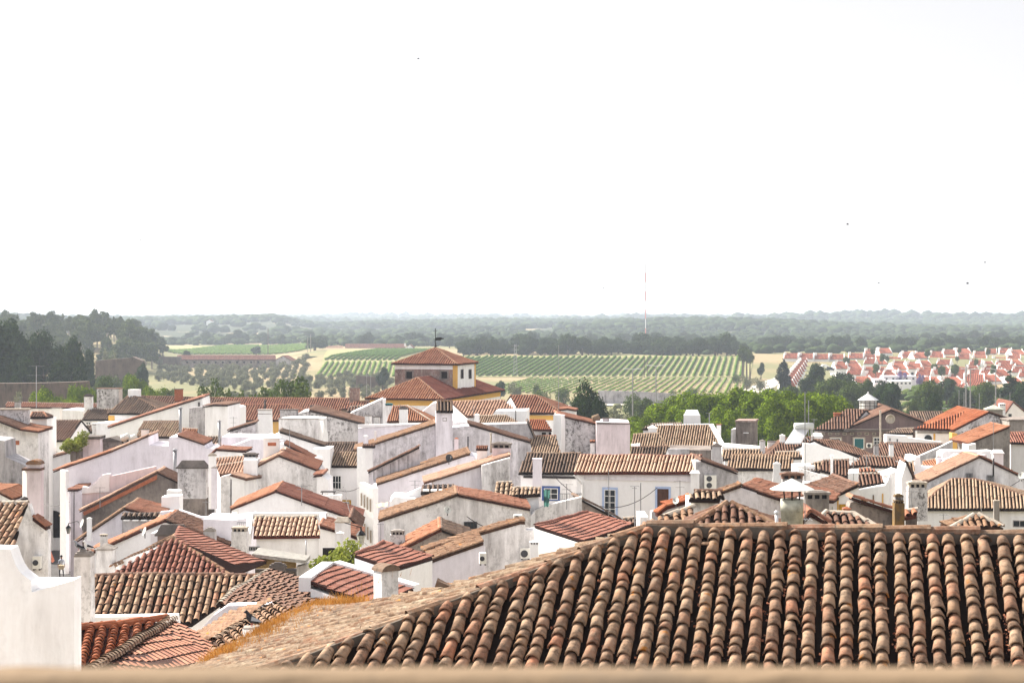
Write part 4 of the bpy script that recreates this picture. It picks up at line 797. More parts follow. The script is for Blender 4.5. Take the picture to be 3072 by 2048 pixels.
for i in range(46):
    t = (i+.5)/46; rf.tube(s1.lerp(s2, t), s4.lerp(s3, t), .035, n=5)
rf.build('roof_rib', 'corrugated', b)
Ws = Wall(760, 76.4, 3); W = gable(b, [(762,1668),(888,1684)], 76.6, 3, .15, 'yellow_wall', None, base=P(800,1704,76.6).z); pm = MB()
for i in range(38): x = 763+i*3.3; pm.tube(W.at(x,1703-.0,.03), W.at(x,1669+(x-762)*.127,.03), .012, n=4)
pm.build('batten', 'sandstone', b); gable(b, [(890,1700),(930,1690)], 76, 3, .6, 'white_streaked', None); gable(b, [(765,1706),(886,1712)], 78, 3, 1.5, 'dark_cap', None)
chim(b, 832, 1688, 1722, 46, 73, 'dark_cap', 'dome', capm='dark_cap', yaw=0, dep=.5)
b = H('red roofed house with a thick white rim beside the shed', 1080, 56)
c = [P(932,1745,53), P(1000,1697,56.5), P(1240,1768,55), P(1130,1812,51)]; nr = (c[1]-c[0]).cross(c[2]-c[0]); c[3] = hit(1130,1815,c[0],nr)
rf = Roof('t_red', 60); rf.facet([p+Vector((0,0,.02)) for p in c], c[2]-c[1], sp=.2, flat=True); rf.build(b, 'roof')
m = MB()
for p_, q_ in ((c[0], c[1]), (c[1], c[2])):
    dd = (q_-p_).normalized(); sd = Vector((-dd.y, dd.x, 0)).normalized()*.38; m.hexa([p_-Vector((0,0,.3)), q_-Vector((0,0,.3)), q_+sd-Vector((0,0,.3)), p_+sd-Vector((0,0,.3))], [p_+Vector((0,0,.14)), q_+Vector((0,0,.14)), q_+sd+Vector((0,0,.14)), p_+sd+Vector((0,0,.14))])
m.build('parapet', 'white', b); mk('wall', [p-Vector((0,0,.2)) for p in c]+[Vector((p.x,p.y,gz(p.x,p.y)-1)) for p in c], [(0,1,2,3),(4,5,1,0),(5,6,2,1),(6,7,3,2),(7,4,0,3)], 'white', b)
chim(b, 1156, 1692, 1800, 60, 47, 'white_streaked', 'barrel', capm='t_dark', yaw=38, dep=.75, capw=1.2)
def monoroof(label, quad, walls, tm, sp=.24, parapet=None):
    b = H(label, sum(q[0] for q in quad)/4, quad[0][2]); c = [P(*q) for q in quad[:3]]; nr = (c[1]-c[0]).cross(c[2]-c[0]); c.append(hit(quad[3][0], quad[3][1], c[0], nr))
    rf = Roof(tm, 65); rf.facet([p+Vector((0,0,.06)) for p in c], c[2]-c[1], sp=.2, flat=True); rf.ridge(c[0]+Vector((0,0,.08)), c[1]+Vector((0,0,.08)), .1, m=0); rf.ridge(c[1]+Vector((0,0,.08)), c[2]+Vector((0,0,.08)), .1, m=0); rf.build(b, 'roof')
    g = [Vector((p.x,p.y,gz(p.x,p.y)-1)) for p in c]; c = [p-Vector((0,0,.06)) for p in c]
    for (i, j), mt in zip(((0,1),(1,2),(2,3),(3,0)), walls): mk('wall', [g[i],g[j],c[j],c[i]], [(0,1,2,3)], mt, b)
    return b, c
b, c = monoroof('small cubic white house with flat red tiled roof', [(1064,1668,62),(1150,1632,66.5),(1297,1676,65),(1186,1710,60.5)], ['white','white','whitest','lilac'], 't_red')
b, c = monoroof('white house with dark ribbed red roof beside the near sandy roof', [(1604,1580,72),(1762,1540,77),(1895,1580,75),(1752,1628,70)], ['white','white','white','white'], 't_red')
# ---- long white walls centre right
b = H('long white wall house with crumbling orange top edge and air conditioners', 1430, 76)
W = gable(b, [(1270,1660),(1290,1652),(1420,1612),(1560,1572),(1575,1572),(1578,1590),(1700,1590)], 73, 4, 1.0, 'white_streaked', ['t_lit','t_lit','t_lit','t_lit',None,None], over=.05, eav=.05, ridge=False); AW1 = W
chim(b, 1603, 1624, 1680, 26, 69, 'white', 'slots', capm='white', yaw=0)
b = H('low pinkish annex wall with a sloping edge before the long white wall', 1370, 69)
W = gable(b, [(1292,1690),(1320,1680),(1450,1632),(1456,1640)], 67, 6, 2.2, 'lilac', ['t_lit','t_lit',None], over=.05, eav=.05, ridge=False)
b = H('ruined little house with a broken dark roof and orange left edge', 1310, 84)
W = gable(b, [(1212,1650),(1320,1594),(1325,1594),(1412,1626),(1440,1640)], 79, 3, 3.5, 'brown_stained', ['t_orange','t_orange','t_dark','t_dark'], over=.2); chim(b, 1192, 1590, 1650, 44, 80, 'speckled', 'slots', capm='grey_cap', yaw=0, capw=.9)
# ---- right middle
b = H('lilac gable house with red brown right roof before the metal chimney hat', 2250, 88)
W = gable(b, [(2122,1495),(2165,1480),(2222,1462),(2345,1502),(2350,1512)], 83, 3, .6, 'lilac_streaked', ['t_lit','t_lit',None,None], eav=.4)
q = [P(2222,1460,83.2), P(2268,1437,89), P(2420,1484,89), P(2352,1502,83)]; rf = Roof('t_terra', 90); rf.facet(q, q[2]-q[1], sp=.24); rf.ridge(q[0], q[1], .11); rf.ridge(q[1], q[2], .1); rf.build(b, 'roof', 't_lit')
b = H('grey chimney house block with stone cap right of the metal hat', 2450, 76)
W = gable(b, [(2414,1504),(2487,1504)], 74, 0, 2, 'speckled', None); chim(b, 2452, 1474, 1510, 70, 73.6, 'grey_cap', 'slots', capm='grey_cap', yaw=0, dep=.5); q = [P(2400,1500,78), P(2390,1455,84), P(2525,1486,85), P(2500,1503,79)]; rf = Roof('t_terra', 90); rf.facet(q, q[2]-q[1]); rf.build(b, 'roof')
chim(b, 2378, 1418, 1470, 60, 93, 'grey_plaster', 'slots', capm='t_brown', yaw=0, dep=.5)
b = H('blue white house with narrow doors right of the stone capped block', 2530, 86)
W = gable(b, [(2488,1494),(2520,1486),(2575,1462),(2580,1480)], 83, 3, 5, 'white', ['t_brown','t_brown',None]); win(W, 2492,1516,2500,1540, sur='lilac'); win(W, 2526,1520,2534,1542, sur='frame_yellow'); band(W, 2512,1490,2516,1545, 'ochre', .04, 'pilaster', b)
b = H('low white terrace with parapet above the blue white house', 2500, 99)
gable(b, [(2415,1455),(2480,1458),(2512,1452),(2545,1440)], 97, 2, 3, 'white_streaked', None)
b = H('bright white street house with rough brown roof in the right middle', 2615, 108)
W = gable(b, [(2576,1470),(2655,1455),(2664,1440),(2668,1460)], 106, -14, 5, 'whitest', None); slope(b, (2575,1465,2654,1452), 107, -6, (2576,1425,2640,1425), 22, 'whitest', 't_brown', back=False); W2 = W
win(W, 2583,1496,2600,1512, frame='frame_yellow', cols=2); win(W, 2618,1484,2622,1520, frame='sandstone'); band(W, 2646,1480,2650,1530, 'ochre', .04, 'pilaster', b)
gable(b, [(2544,1420),(2574,1418)], 104, -12, 3, 'white', None); slope(b, (2578,1424,2640,1420), 112, -4, (2576,1412,2610,1408), 22, 'white', 't_terra', back=False)
b = H('row of white street facades with balconies receding in the right middle', 2690, 118)
W = gable(b, [(2650,1424),(2664,1424),(2690,1412),(2745,1428),(2760,1440)], 117, -5, 3, 'whitest', None); 
for x in (2652, 2666, 2692, 2714): win(W, x,1446,x+7,1470, frame='frame_yellow' if x > 2700 else 'metal_dark', pane='glass')
W = gable(b, [(2705,1432),(2718,1390),(2736,1430)], 112, -5, 3, 'whitest', [None,'t_brown'], caps=False)
b = H('white house with tall square chimney and small tiled porch behind pink gable', 2775, 122)
W = gable(b, [(2743,1395),(2745,1372),(2760,1370),(2764,1405),(2840,1408)], 119, 0, 3, 'whitest', [None,None,None,None]); slope(b, (2765,1400,2830,1412), 122, 4, (2770,1388,2810,1380), 20, 'white', 't_orange', back=False); chim(b, 2818, 1366, 1415, 13, 119, 'lilac', 'pyr', capm='grey_cap'); slope(b, (2720,1428,2742,1430), 117, -8, (2718,1392,2742,1388), 30, 'white', 't_beige', back=False)
slope(b, (2545,1402,2700,1404), 125, -4, (2590,1372,2680,1376), 22, 'white', 't_brown', back=False)
b = H('pink walled house with stepped flank and white roof terrace', 2900, 121)
gable(b, [(2790,1440),(2842,1378),(2862,1376),(2874,1364),(2960,1364)], 118, 2, 1.2, 'pinkish', None); gable(b, [(2825,1385),(2828,1358),(2838,1351),(2945,1354),(2980,1352),(2985,1370)], 122, 2, 1.5, 'white', None)
b = H('large grey white gable house with two barred windows and salmon edge', 2960, 117)
W = gable(b, [(2782,1448),(2935,1374),(2940,1374),(3080,1440),(3200,1500)], 114, 3, 3, 'white_streaked', ['t_palepink','t_palepink','t_terra','t_terra'], over=.1); win(W, 2897,1418,2918,1438, frame='metal_grey', cols=5); win(W, 2960,1424,2982,1446, frame='metal_grey', cols=5, rows=2, sill=True)
chim(b, 2996, 1350, 1420, 30, 118, 'white', 'hip', capm='white'); flue(b, 2980, 1378, 1405, 5, 113, 'metal_dark')
b = H('hip roofed white house with creamy barrel tiles below the grey gable', 2930, 110)
W = slope(b, (2748,1532,3190,1532), 106, -13, (2858,1442,2925,1443), 26, 'white', 't_beige', hip=(1,1), cap='t_brown', sp=.215)
win(W, 2850,1559,2888,1580, frame='grey_plaster', cols=2, sur='white'); win(W, 3038,1560,3080,1580, frame='grey_plaster', cols=2, sur='white'); chim(b, 2754, 1444, 1532, 58, 102, 'speckled', 'slots', capm='lime', yaw=0, dep=.5, capw=1.0); chim(b, 2991, 1500, 1536, 16, 104, 'grey_cap', 'flat', capm='lime')
b = H('brown rough walled shed with a thin tiled edge by the yellow chimney', 2620, 62)
W = gable(b, [(2548,1518),(2552,1506),(2560,1505),(2685,1541),(2690,1548)], 59, 3, .5, 'brown_stained', [None,None,'t_terra',None], eav=.05); chim(b, 2541, 1520, 1600, 19, 56, 'brick', 'pyr', capm='brick', yaw=0, capw=1.3); slope(b, (2712,1558,2748,1552), 58, 3, (2714,1540,2752,1536), 24, 'brown_stained', 't_orange', back=False)
b = H('slim stone chimney stack crowned with yellow lichen', 2698, 54, 'chimney_stack', 'chimney')
chim(b, 2698, 1482, 1600, 24, 50, 'speckled', 'dome', capm='yellow_lichen', yaw=0, dep=1, capw=1.1); chim(b, 2699, 1500, 1535, 30, 49.9, 'yellow_lichen', 'slots', capm='yellow_lichen', yaw=0, dep=1.05, capw=.9, name='lichen_collar')
b = H('old hipped house with brown tiles just behind the near ridge', 2210, 48)
slope(b, (2060,1600,2370,1605), 43, -6, (2180,1523,2195,1522), 30, 'grey_plaster', 't_brown', hip=(1,1), cap='t_lit'); slope(b, (1900,1600,2080,1590), 46, 0, (1990,1560,2080,1530), 14, 'grey_plaster', 't_lit', back=False)
b = H('small white plaster block under a little curved tile roof', 2115, 62)
W = gable(b, [(2072,1500),(2150,1500),(2168,1515),(2190,1548)], 60, 0, 1.8, 'white_streaked', None); slope(b, (2066,1506,2158,1506), 59.6, 0, (2082,1482,2166,1482), 30, 'white_streaked', 't_beige', sp=.2, cap='t_brown')
gable(b, [(1985,1540),(2000,1528),(2070,1508)], 64, 3, .4, 'grey_plaster', ['t_vivid','t_vivid']); 
b = H('tiny hipped roofs peeping over the near ridge by the brick chimney', 2500, 52)
slope(b, (2420,1600,2640,1600), 50, 0, (2480,1548,2560,1556), 24, 'grey_plaster', 't_brown', hip=(1,1)); gable(b, [(2410,1570),(2430,1550),(2465,1570)], 47, 0, 2, 'white_streaked', ['t_terra','t_terra'])
b = H('low tiled roof peak just over the near ridge below the white wall', 2890, 60)
slope(b, (2850,1590,3010,1592), 57, 0, (2920,1556,2935,1555), 26, 'white', 't_lit', hip=(1,1))
b = H('whitewashed stub wall with antennas just before the blue door house', 1950, 66)
gable(b, [(1920,1550),(1945,1550)], 64, 0, 2, 'white_streaked', None); gable(b, [(1955,1535),(1990,1525),(2070,1500)], 70, 4, .5, 'grey_plaster', [None,'t_vivid']); slope(b, (1868,1580,1922,1580), 76, 0, (1868,1562,1922,1562), 20, 'white', 't_dark')
# left near
b = H('terraced houses along the left side of the shaded street', 110, 95)
gable(b, [(40,1680),(105,1680)], 88, 14.6, 14, 'white', None); gable(b, [(-60,1478),(72,1478)], 113.5, 14.6, 18, 'grey_plaster', None)
b = H('house with big barrel tiled roof and white side wall at the left edge', 40, 66)
W = slope(b, (-60,1668,34,1668), 60, -8, (-40,1520,84,1518), 30, 'white', 't_old', sp=.24, back=False, over=.1)
W = gable(b, [(34,1700),(44,1610),(86,1512),(100,1560),(140,1590),(144,1600)], 61, 3, .5, 'white_streaked', [None,None,None,'t_terra',None]); ACL = W; flue(b, 73, 1500, 1600, 16, 63, 'metal_dark')
b = H('tall weathered chimney stack with rounded grey top by the near white wall', 245, 52, 'chimney_stack', 'chimney')
chim(b, 246, 1652, 1860, 54, 49, 'white_streaked', 'dome', capm='grey_cap', yaw=0, dep=1, taper=.92, capw=1.0)
b = H('squat grey chimney stack with pyramid hood and small upper flue', 312, 74, 'chimney_stack', 'chimney')
chim(b, 312, 1632, 1740, 50, 71, 'white_streaked', 'pyr', capm='grey_cap', yaw=0, dep=1, capw=1.12); chim(b, 310, 1602, 1645, 20, 72.5, 'white_streaked', 'slots', capm='lime', yaw=0, name='upper_flue')
b = H('near plain white wall with a concave stepped top at bottom left', 110, 31, 'white_wall', 'wall')
W = gable(b, [(-250,1640),(0,1645),(30,1647),(38,1672),(48,1697),(62,1718),(80,1732),(92,1741),(94,1776),(222,1739)], 29.5, 0, .5, 'white', None)
gable(b, [(92,1736),(222,1737)], 30.6, 0, .25, 'white', None); b2 = W
# ================================================================ NEAR ROOF
nb = thing('near_house', 'nearest house with weathered barrel tile roof and orange lichen ridge', 'house', (2.5, 20, gz(2.5, 20)))
e1 = Vector((-.980, .198, 0)); e2 = Vector((-.198, -.980, 0)); A0 = Vector((1.857, 23.56, CZ-2.94)); up = Vector((0,0,1))
front_n = e1.cross(e2-up*.5); front = lambda a, d: A0+e1*a+e2*d-up*(.5*d)
Hc = hit(860, 2000, A0, front_n); left_n = (Hc-A0).cross(Vector((.198, .980, 0))); Bc = hit(934, 1818, A0, left_n)
Hc2 = A0+(Hc-A0)*1.5; Bc2 = Bc+(Bc-hit(700, 1945, A0, left_n))*.02
ridge_end = A0-e1*9.5; ev = front(-9.5, 6.2); ew = A0+(Hc-A0)*(6.2/((Hc-A0).dot(e2)))
rf = Roof('t_old', 20); rf.facet([A0, ridge_end, ev, ew], e2-up*.5, sp=.222, lip=True)
# concave channel tiles between the covers
def channels(poly, down, sp, mat_slot):
    v, f = tiles_geo(poly, down, sp, .42, 4, False, rise=.06, jit=.6)
    return v, f
El = hit(640, 1985, A0, left_n); Hl = ew
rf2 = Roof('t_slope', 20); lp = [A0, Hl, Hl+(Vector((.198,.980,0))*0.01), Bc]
dl = (e1-up*.37)
# left slope polygon: apex, front hip end, eave line to the back corner
e_dir = Vector((.198, .980, 0)); # eave direction
t_ = (Bc-A0).dot(e1); Hl = A0+(Hc-A0)*(t_/((Hc-A0).dot(e1)))
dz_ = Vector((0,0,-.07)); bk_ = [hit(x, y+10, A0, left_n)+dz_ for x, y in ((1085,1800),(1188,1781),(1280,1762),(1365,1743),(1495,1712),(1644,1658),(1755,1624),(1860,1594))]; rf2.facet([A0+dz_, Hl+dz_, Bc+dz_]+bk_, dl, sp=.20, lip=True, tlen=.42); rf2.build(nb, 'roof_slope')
rf.ridge(A0+up*.04, Hl+up*.04, .10, .5, m=2)
m = MB(); q0, q1 = A0+up*.0+e2*.02, ridge_end+e2*.02
rf.ridge(A0+up*.075-e2*.02, ridge_end+up*.075-e2*.02, .105, .62, m=2)
ro = rf.build(nb, 'roof', 't_ridge')
# mortar bed under the ridge tiles, lumpy
rg = MB(); L = 9.5; n = 60
for i in range(n):
    a = -L*i/n; w_ = L/n; h = .09+rnd.uniform(-.02,.02); d0 = .10+rnd.uniform(-.02,.025)
    p = A0-e1*(-a)*1.0; p = A0-e1*(L*i/n); q = A0-e1*(L*(i+1)/n)
    rg.hexa([p+e2*d0-up*.08, q+e2*d0-up*.08, q-e2*.12-up*.08, p-e2*.12-up*.08], [p+e2*d0*.8+up*h, q+e2*d0*.8+up*h, q-e2*.1+up*h, p-e2*.1+up*h])
rg.build('ridge_mortar', 'mortar', nb)
hm = MB(); n = 40
for i in range(n):
    p = A0+(Hl-A0)*(i/n); q = A0+(Hl-A0)*((i+1)/n); s = (e2-e1*.2).normalized(); d0 = .09+rnd.uniform(-.02,.03)
    hm.hexa([p+s*d0-up*.08, q+s*d0-up*.08, q-s*.05-up*.02, p-s*.05-up*.02], [p+s*d0*.9+up*.07, q+s*d0*.9+up*.07, q-s*.05+up*.1, p-s*.05+up*.1])
hm.build('hip_mortar', 'mortar', nb)
wl = [ew+up*-.3-e2*.3, ev-up*.3-e2*.3, ridge_end-up*.3, Bc-up*.3-e1*.2]; mk('wall', wl+[Vector((p.x,p.y,8)) for p in wl], [(4,5,1,0),(5,6,2,1),(6,7,3,2),(7,4,0,3),(0,1,2,3)], 'white_streaked', nb)
# dry stonecrop clumps in the channels, dry grass on the left eave
def scatter_blades(name, pts, h, w, mat, label, cat):
    n = len(pts); g = np.random.default_rng(3); pts = np.array(pts); a = g.uniform(0, 6.28, n); hh = h*g.uniform(.5, 1.3, n); ln = g.normal(size=(n, 2))*.35
    top = pts+np.stack([ln[:, 0]*hh, ln[:, 1]*hh, hh], 1); s = np.stack([np.cos(a), np.sin(a), 0*a], 1)*w
    v = np.stack([pts-s, pts+s, top+s*.25, top-s*.25], 1).reshape(-1, 3); f = np.arange(4*n).reshape(n, 4)
    o = mk(name, v, f, mat); tag(o, label, cat, None, 'stuff'); return o
pts = []
for i in range(9000):
    t = rnd.random()**.8; c = Bc.lerp(hit(620, 1990, A0, left_n), t); s = abs(rnd.gauss(0, .33))*(1 if rnd.random() < .85 else 2.2)
    if noise.noise(Vector((t*13, s*2.5, 0))) < -.06: continue
    p = c-dl.normalized()*(s-.15)+Vector((rnd.gauss(0,.05), rnd.gauss(0,.12), 0)); pts.append(tuple(p-up*.02))
for i in range(1500):
    t = rnd.random(); u_ = hit(1085+rnd.uniform(-150,200), 1800, A0, left_n); pts.append(tuple(Bc.lerp(hit(1085,1808,A0,left_n), min(1,t*1.0))+dl.normalized()*rnd.gauss(0,.10)-up*.03))
scatter_blades('dry_grass', pts, .135, .006, 'grass_dry', 'tufts of dry orange grass growing along the near roof eave', 'grass')
def leafbits(name, pts, size, mat, label, cat, kind='stuff', parent=None):
    n = len(pts); g = np.random.default_rng(4); pts = np.array(pts); q = g.normal(size=(n, 3)); q /= np.linalg.norm(q, axis=1)[:, None]; r = np.cross(q, g.normal(size=(n, 3))); r /= np.linalg.norm(r, axis=1)[:, None]; s = size*g.uniform(.5, 1.4, n)[:, None]
    v = np.stack([pts-q*s-r*s, pts+q*s-r*s, pts+q*s+r*s, pts-q*s+r*s], 1).reshape(-1, 3); o = mk(name, v, np.arange(4*n).reshape(n, 4), mat, parent); 
    if label: tag(o, label, cat, None, kind)
    return o
pts = []
for i in range(190):
    k_ = rnd.randint(-8, 40); a = -(k_*.222)+.0; d = abs(rnd.gauss(0, 2.0)) % 4.6
    if d < .3+max(0, a)*.85: continue
    for j in range(rnd.randint(8, 40)): pts.append(tuple(front(a+rnd.gauss(0,.03), d+rnd.gauss(0,.10))+up*(.03+rnd.random()*.05)))
leafbits('stonecrop', pts, .0125, 'sedum', 'reddish stonecrop clumps growing in the channels of the near tile roof', 'plants')
# the sandy parapet right in front of the camera
pr = MB(); Y0, Y1 = 1.503, 1.552; zt = CZ-.316
n = 60
for i in range(n):
    x0, x1 = -.9+1.8*i/n, -.9+1.8*(i+1)/n; w0 = .003*math.sin(i*1.7)+.002*math.sin(i*.6)
    pr.hexa([Vector((x0,Y0,zt-.5)), Vector((x1,Y0,zt-.5)), Vector((x1,Y1,zt-.5)), Vector((x0,Y1,zt-.5))], [Vector((x0,Y0,zt+w0*0)), Vector((x1,Y0,zt+w0*0)), Vector((x1,Y1,zt)), Vector((x0,Y1,zt))]) if i == 0 and 0 else None
prof = [(Y0+.012, -.6), (Y0+.012, -.035), (Y0-.004, -.03), (Y0-.006, -.006), (Y0+.004, 0), (Y1-.006, .001), (Y1, -.006), (Y1, -.6)]; vs = []; k = len(prof)
for i in range(n+1):
    x = -1.2+2.4*i/n; vs += [Vector((x, y+.0015*noise.noise(Vector((x*14, y*9, z*5))), CZ-.316+z+(.002*noise.noise(Vector((x*22, j, 0))) if z > -.1 else 0))) for j, (y, z) in enumerate(prof)]
o = mk('parapet', vs, [(i*k+j, i*k+j+1, (i+1)*k+j+1, (i+1)*k+j) for i in range(n) for j in range(k-1)], 'sandstone'); tag(o, 'blurred sandy stone parapet along the bottom of the view', 'parapet')
# ================================================================ SMALL THINGS
def antenna(label, px, yt, yb, D, arms=((.15, 1.0), (.5, .7)), th=.02, mat='metal_grey', n=5, name='television_aerial', yaw=0):
    p, q = P(px, yb, D), P(px, yt, D); t = thing(name, label, 'aerial', p); m = MB(); m.tube(p-Vector((0,0,.5)), q, th, n=6); m.build('mast', mat, t)
    for (fr, w) in arms:
        c = q+(p-q)*fr; m = MB(); a = R(yaw); u = Vector((math.cos(a), math.sin(a), 0)); m.tube(c-u*w/2, c+u*w/2, .012, n=5)
        for i in range(n):
            s = c+u*(w*(i/(n-1)-.5)); l = .12+.03*i; v = Vector((-u.y, u.x, 0)); m.tube(s-v*l, s+v*l, .006, n=4)
        m.build('aerial_arm', mat, t)
    return t
antenna('tall television aerial with two long arms above the far left roofs', 109, 1098, 1212, 226, ((.0, 2.0), (.24, 2.4)), .06, n=9)
antenna('thin aerial pole with small crossed top behind the dark hat chimney', 2442, 1255, 1315, 150, ((.05, .5),), .02)
antenna('short aerial rising beside the white hip chimney', 2128, 1238, 1280, 150, ((0, .5),), .05)
antenna('aerial mast with a small head in front of the cream house', 1904, 1458, 1565, 66, ((.0, .35), (.05, .2)), .018)
antenna('leaning bare pole in front of the cream house wall', 1922, 1448, 1562, 66, (), .022, name='bare_pole')
antenna('aerial in front of the french window roof', 1826, 1405, 1550, 100, ((.38, .15),), .02)
antenna('very tall thin aerial mast before the green trees on the right', 2415, 1175, 1600, 44, ((.9, .3),), .012)
antenna('second thin mast beside the very tall one', 2426, 1200, 1320, 140, (), .035, name='bare_pole')
antenna('wire thin mast rising behind the big hall roof toward the vineyard', 1676, 1035, 1250, 186, (), .03, name='bare_pole')
antenna('double pronged aerial on the terrace below the speckled gable', 618, 1500, 1560, 100, ((.1, .4),), .02)
antenna('aerial beside the pyramid topped chimney', 869, 1276, 1390, 132, (), .02, name='bare_pole')
antenna('small aerial on the cubic white house roof', 1142, 1568, 1640, 80, ((.05, .3),), .015)
antenna('slim aerial before the hipped white house on the right', 2830, 1540, 1570, 80, ((.1, .4),), .018)
antenna('slim pole on the right hip roof', 2944, 1490, 1560, 95, (), .02, name='bare_pole')
antenna('thin mast before the vivid orange roofed house', 2980, 1260, 1350, 130, (), .02, name='bare_pole')
antenna('thick pale pole before the round medallion of the brown building', 2641, 1230, 1335, 170, (), .09, mat='lime', name='bare_pole')
antenna('white aerial with a dish head on the bright terrace wall', 2560, 1370, 1510, 96, ((.06, .5),), .02)
antenna('thin aerial behind the middle roofs near the olive grove', 1112, 1090, 1190, 225, (), .04, name='bare_pole')
antenna('thin aerial twin closer to the brown chimney', 1100, 1120, 1190, 226, (), .04, name='bare_pole')
def dish(label, px, py, w, D, yaw=-50, mat='tin_white'):
    r = w*D/F/2; c = P(px, py, D); t = thing('satellite_dish', label, 'satellite dish', c+Vector((0,.3,-r*1.2))); A = Matrix.Rotation(R(yaw), 3, 'Z') @ Matrix.Rotation(R(72), 3, 'X')
    m = MB(); m.lathe(c, [(r, 0), (r*.7, -.10*r), (r*.3, -.2*r), (.001, -.22*r)], 16, axis=A); m.lathe(c, [(r, 0), (r*1.02, -.02), (r*.7, -.14*r), (.001, -.26*r)], 16, axis=A); m.build('reflector', mat, t, True)
    m = MB(); d = A @ Vector((0, 0, 1)); m.tube(c-Vector((0,0,r*.9)), c+d*r*.8, .015); m.box(c+d*r*.8-Vector((0,0,.04)), .08, .08, .1); m.build('receiver_arm', 'metal_grey', t); m = MB(); m.tube(c-d*r*.25, c-d*r*.25-Vector((0,0,r*1.6)), .025); m.build('pole', 'metal_dark', t)
dish('white satellite dish on the wide stained gable wall', 1343, 1528, 22, 92.5, 20); dish('white satellite dish on the peach tiled house by the street', 245, 1568, 26, 101, -60); dish('small white dish before the greenish white house', 432, 1592, 26, 88, -60)
dish('white dish beside the pyramid topped chimney', 852, 1352, 22, 126, -60); dish('dark bowl shaped dish on the second orange roof', 1348, 1373, 24, 121, 30, 'metal_dark'); dish('oval white dish on the wall behind the near ridge', 2027, 1500, 22, 62, -40); dish('white dish at the right picture edge', 3064, 1425, 22, 108, -40)
dish('tiny white dish on the blue white house', 2496, 1545, 14, 60, -30)
def ac(label, W, x1, y1, x2, y2, fans=1, vert=True):
    p = W.at(x1, y2, .02); q = W.at(x2, y1, .02); w = (q-p).dot(W.d); h = q.z-p.z; t = thing('air_conditioner', label, 'air conditioner', p); m = MB(); n = -W.h
    m.hexa([p, p+W.d*w, p+W.d*w+n*.3, p+n*.3][::-1], [v+Vector((0,0,h)) for v in (p, p+W.d*w, p+W.d*w+n*.3, p+n*.3)][::-1]); m.build('casing', 'ac_white', t)
    A = Matrix((W.d, Vector((0,0,1)), n)).transposed()
    for i in range(fans):
        c = p+W.d*w*(.38 if vert else .45)+Vector((0,0,h*((i+.5)/fans)))+n*.305; r = min(w*.36, h/fans*.42); m = MB(); m.lathe(c, [(r,0),(r,.015),(r*.2,.02),(.001,.02)], 16, axis=A); m.build('fan_grille', 'ac_fan', t)
    m = MB()
    for s in (.15, .85): m.box(p+W.d*w*s+n*.15+Vector((0,0,-.05)), .05, .3, .05, W.yaw)
    m.build('bracket', 'metal_dark', t)
ac('twin fan air conditioner on the grey stained wall', ACW, 2112,1424,2147,1464, 2); ac('boxy air conditioner low on the left street house wall', ACL, 103,1665,127,1702, 1)
ac('air conditioner at the right end of the wide gable', Wall(1152, 90, 3), 1540,1542,1566,1566, 1); ac('small air conditioner on the pinkish annex wall', Wall(1292, 65.5, 6), 1437,1655,1457,1688, 1); ac('air conditioner on the long white wall beside the slotted chimney', AW1, 1560,1642,1590,1672, 1)
ac('air conditioner beside the green door of the brown building', Wall(2455, 187, -6), 2600,1329,2616,1342, 1); ac('air conditioner below the wide gable orange slope', Wall(690, 102, 3), 697,1535,712,1558, 1)
# solar water heater
def heater(label, px, py, D, s=1.0):
    c = P(px, py, D); t = thing('solar_water_heater', label, 'water heater', c-Vector((0,0,1.2*s))); m = MB(); m.tube(c+Vector((-.75*s,0,0)), c+Vector((.75*s,.2,0)), .27*s, n=14); m.build('tank', 'tin_white', t, True)
    m = MB(); a = [Vector((-.7*s,.1,-.15*s)), Vector((.5*s,.3,-.15*s)), Vector((-.5*s,-1.6*s,-1.3*s)), Vector((-1.8*s,-1.5*s,-1.3*s))]; m.hexa([c+v for v in a], [c+v+Vector((0,0,.08)) for v in a]); m.build('panel', 'metal_light', t)
    m = MB()
    for v in ((-.6,.2),(.6,.3),(.6,-.3)): m.tube(c+Vector((v[0]*s,v[1]*s,0)), c+Vector((v[0]*s*1.1,v[1]*s,-1.35*s)), .03*s)
    m.tube(c+Vector((-.6*s,.2*s,-.2*s)), c+Vector((.6*s,.3*s,-1.3*s)), .025*s); m.build('stand', 'metal_light', t)
heater('white solar water heater with sloping panel on the reddish roof', 2412, 1278, 136, 1.0)
def tank(label, px, py, D, r, L, mat='tin_white'):
    c = P(px, py, D); t = thing('water_tank', label, 'water tank', c-Vector((0,0,r))); m = MB(); A = Matrix.Rotation(R(70), 3, 'Y'); m.lathe(c, [(.001,-L/2),(r*.8,-L/2),(r,-L/2+.08),(r,L/2-.08),(r*.8,L/2),(.001,L/2)], 14, axis=A); m.build('drum', mat, t, True); m = MB()
    for s in (-.3,.3): m.box(c+Vector((s*L,0,-r*1.6)), .08, r*1.4, r*1.0)
    m.build('cradle', 'metal_dark', t)
tank('white water drum lying left on the lilac house edge', 376, 1312, 141, .30, .7); tank('white water drum lying right on the lilac house edge', 400, 1314, 141, .30, .6); tank('pale terracotta water tank by the pinkish block', 1788, 1254, 153, .32, .7, 'sandstone')
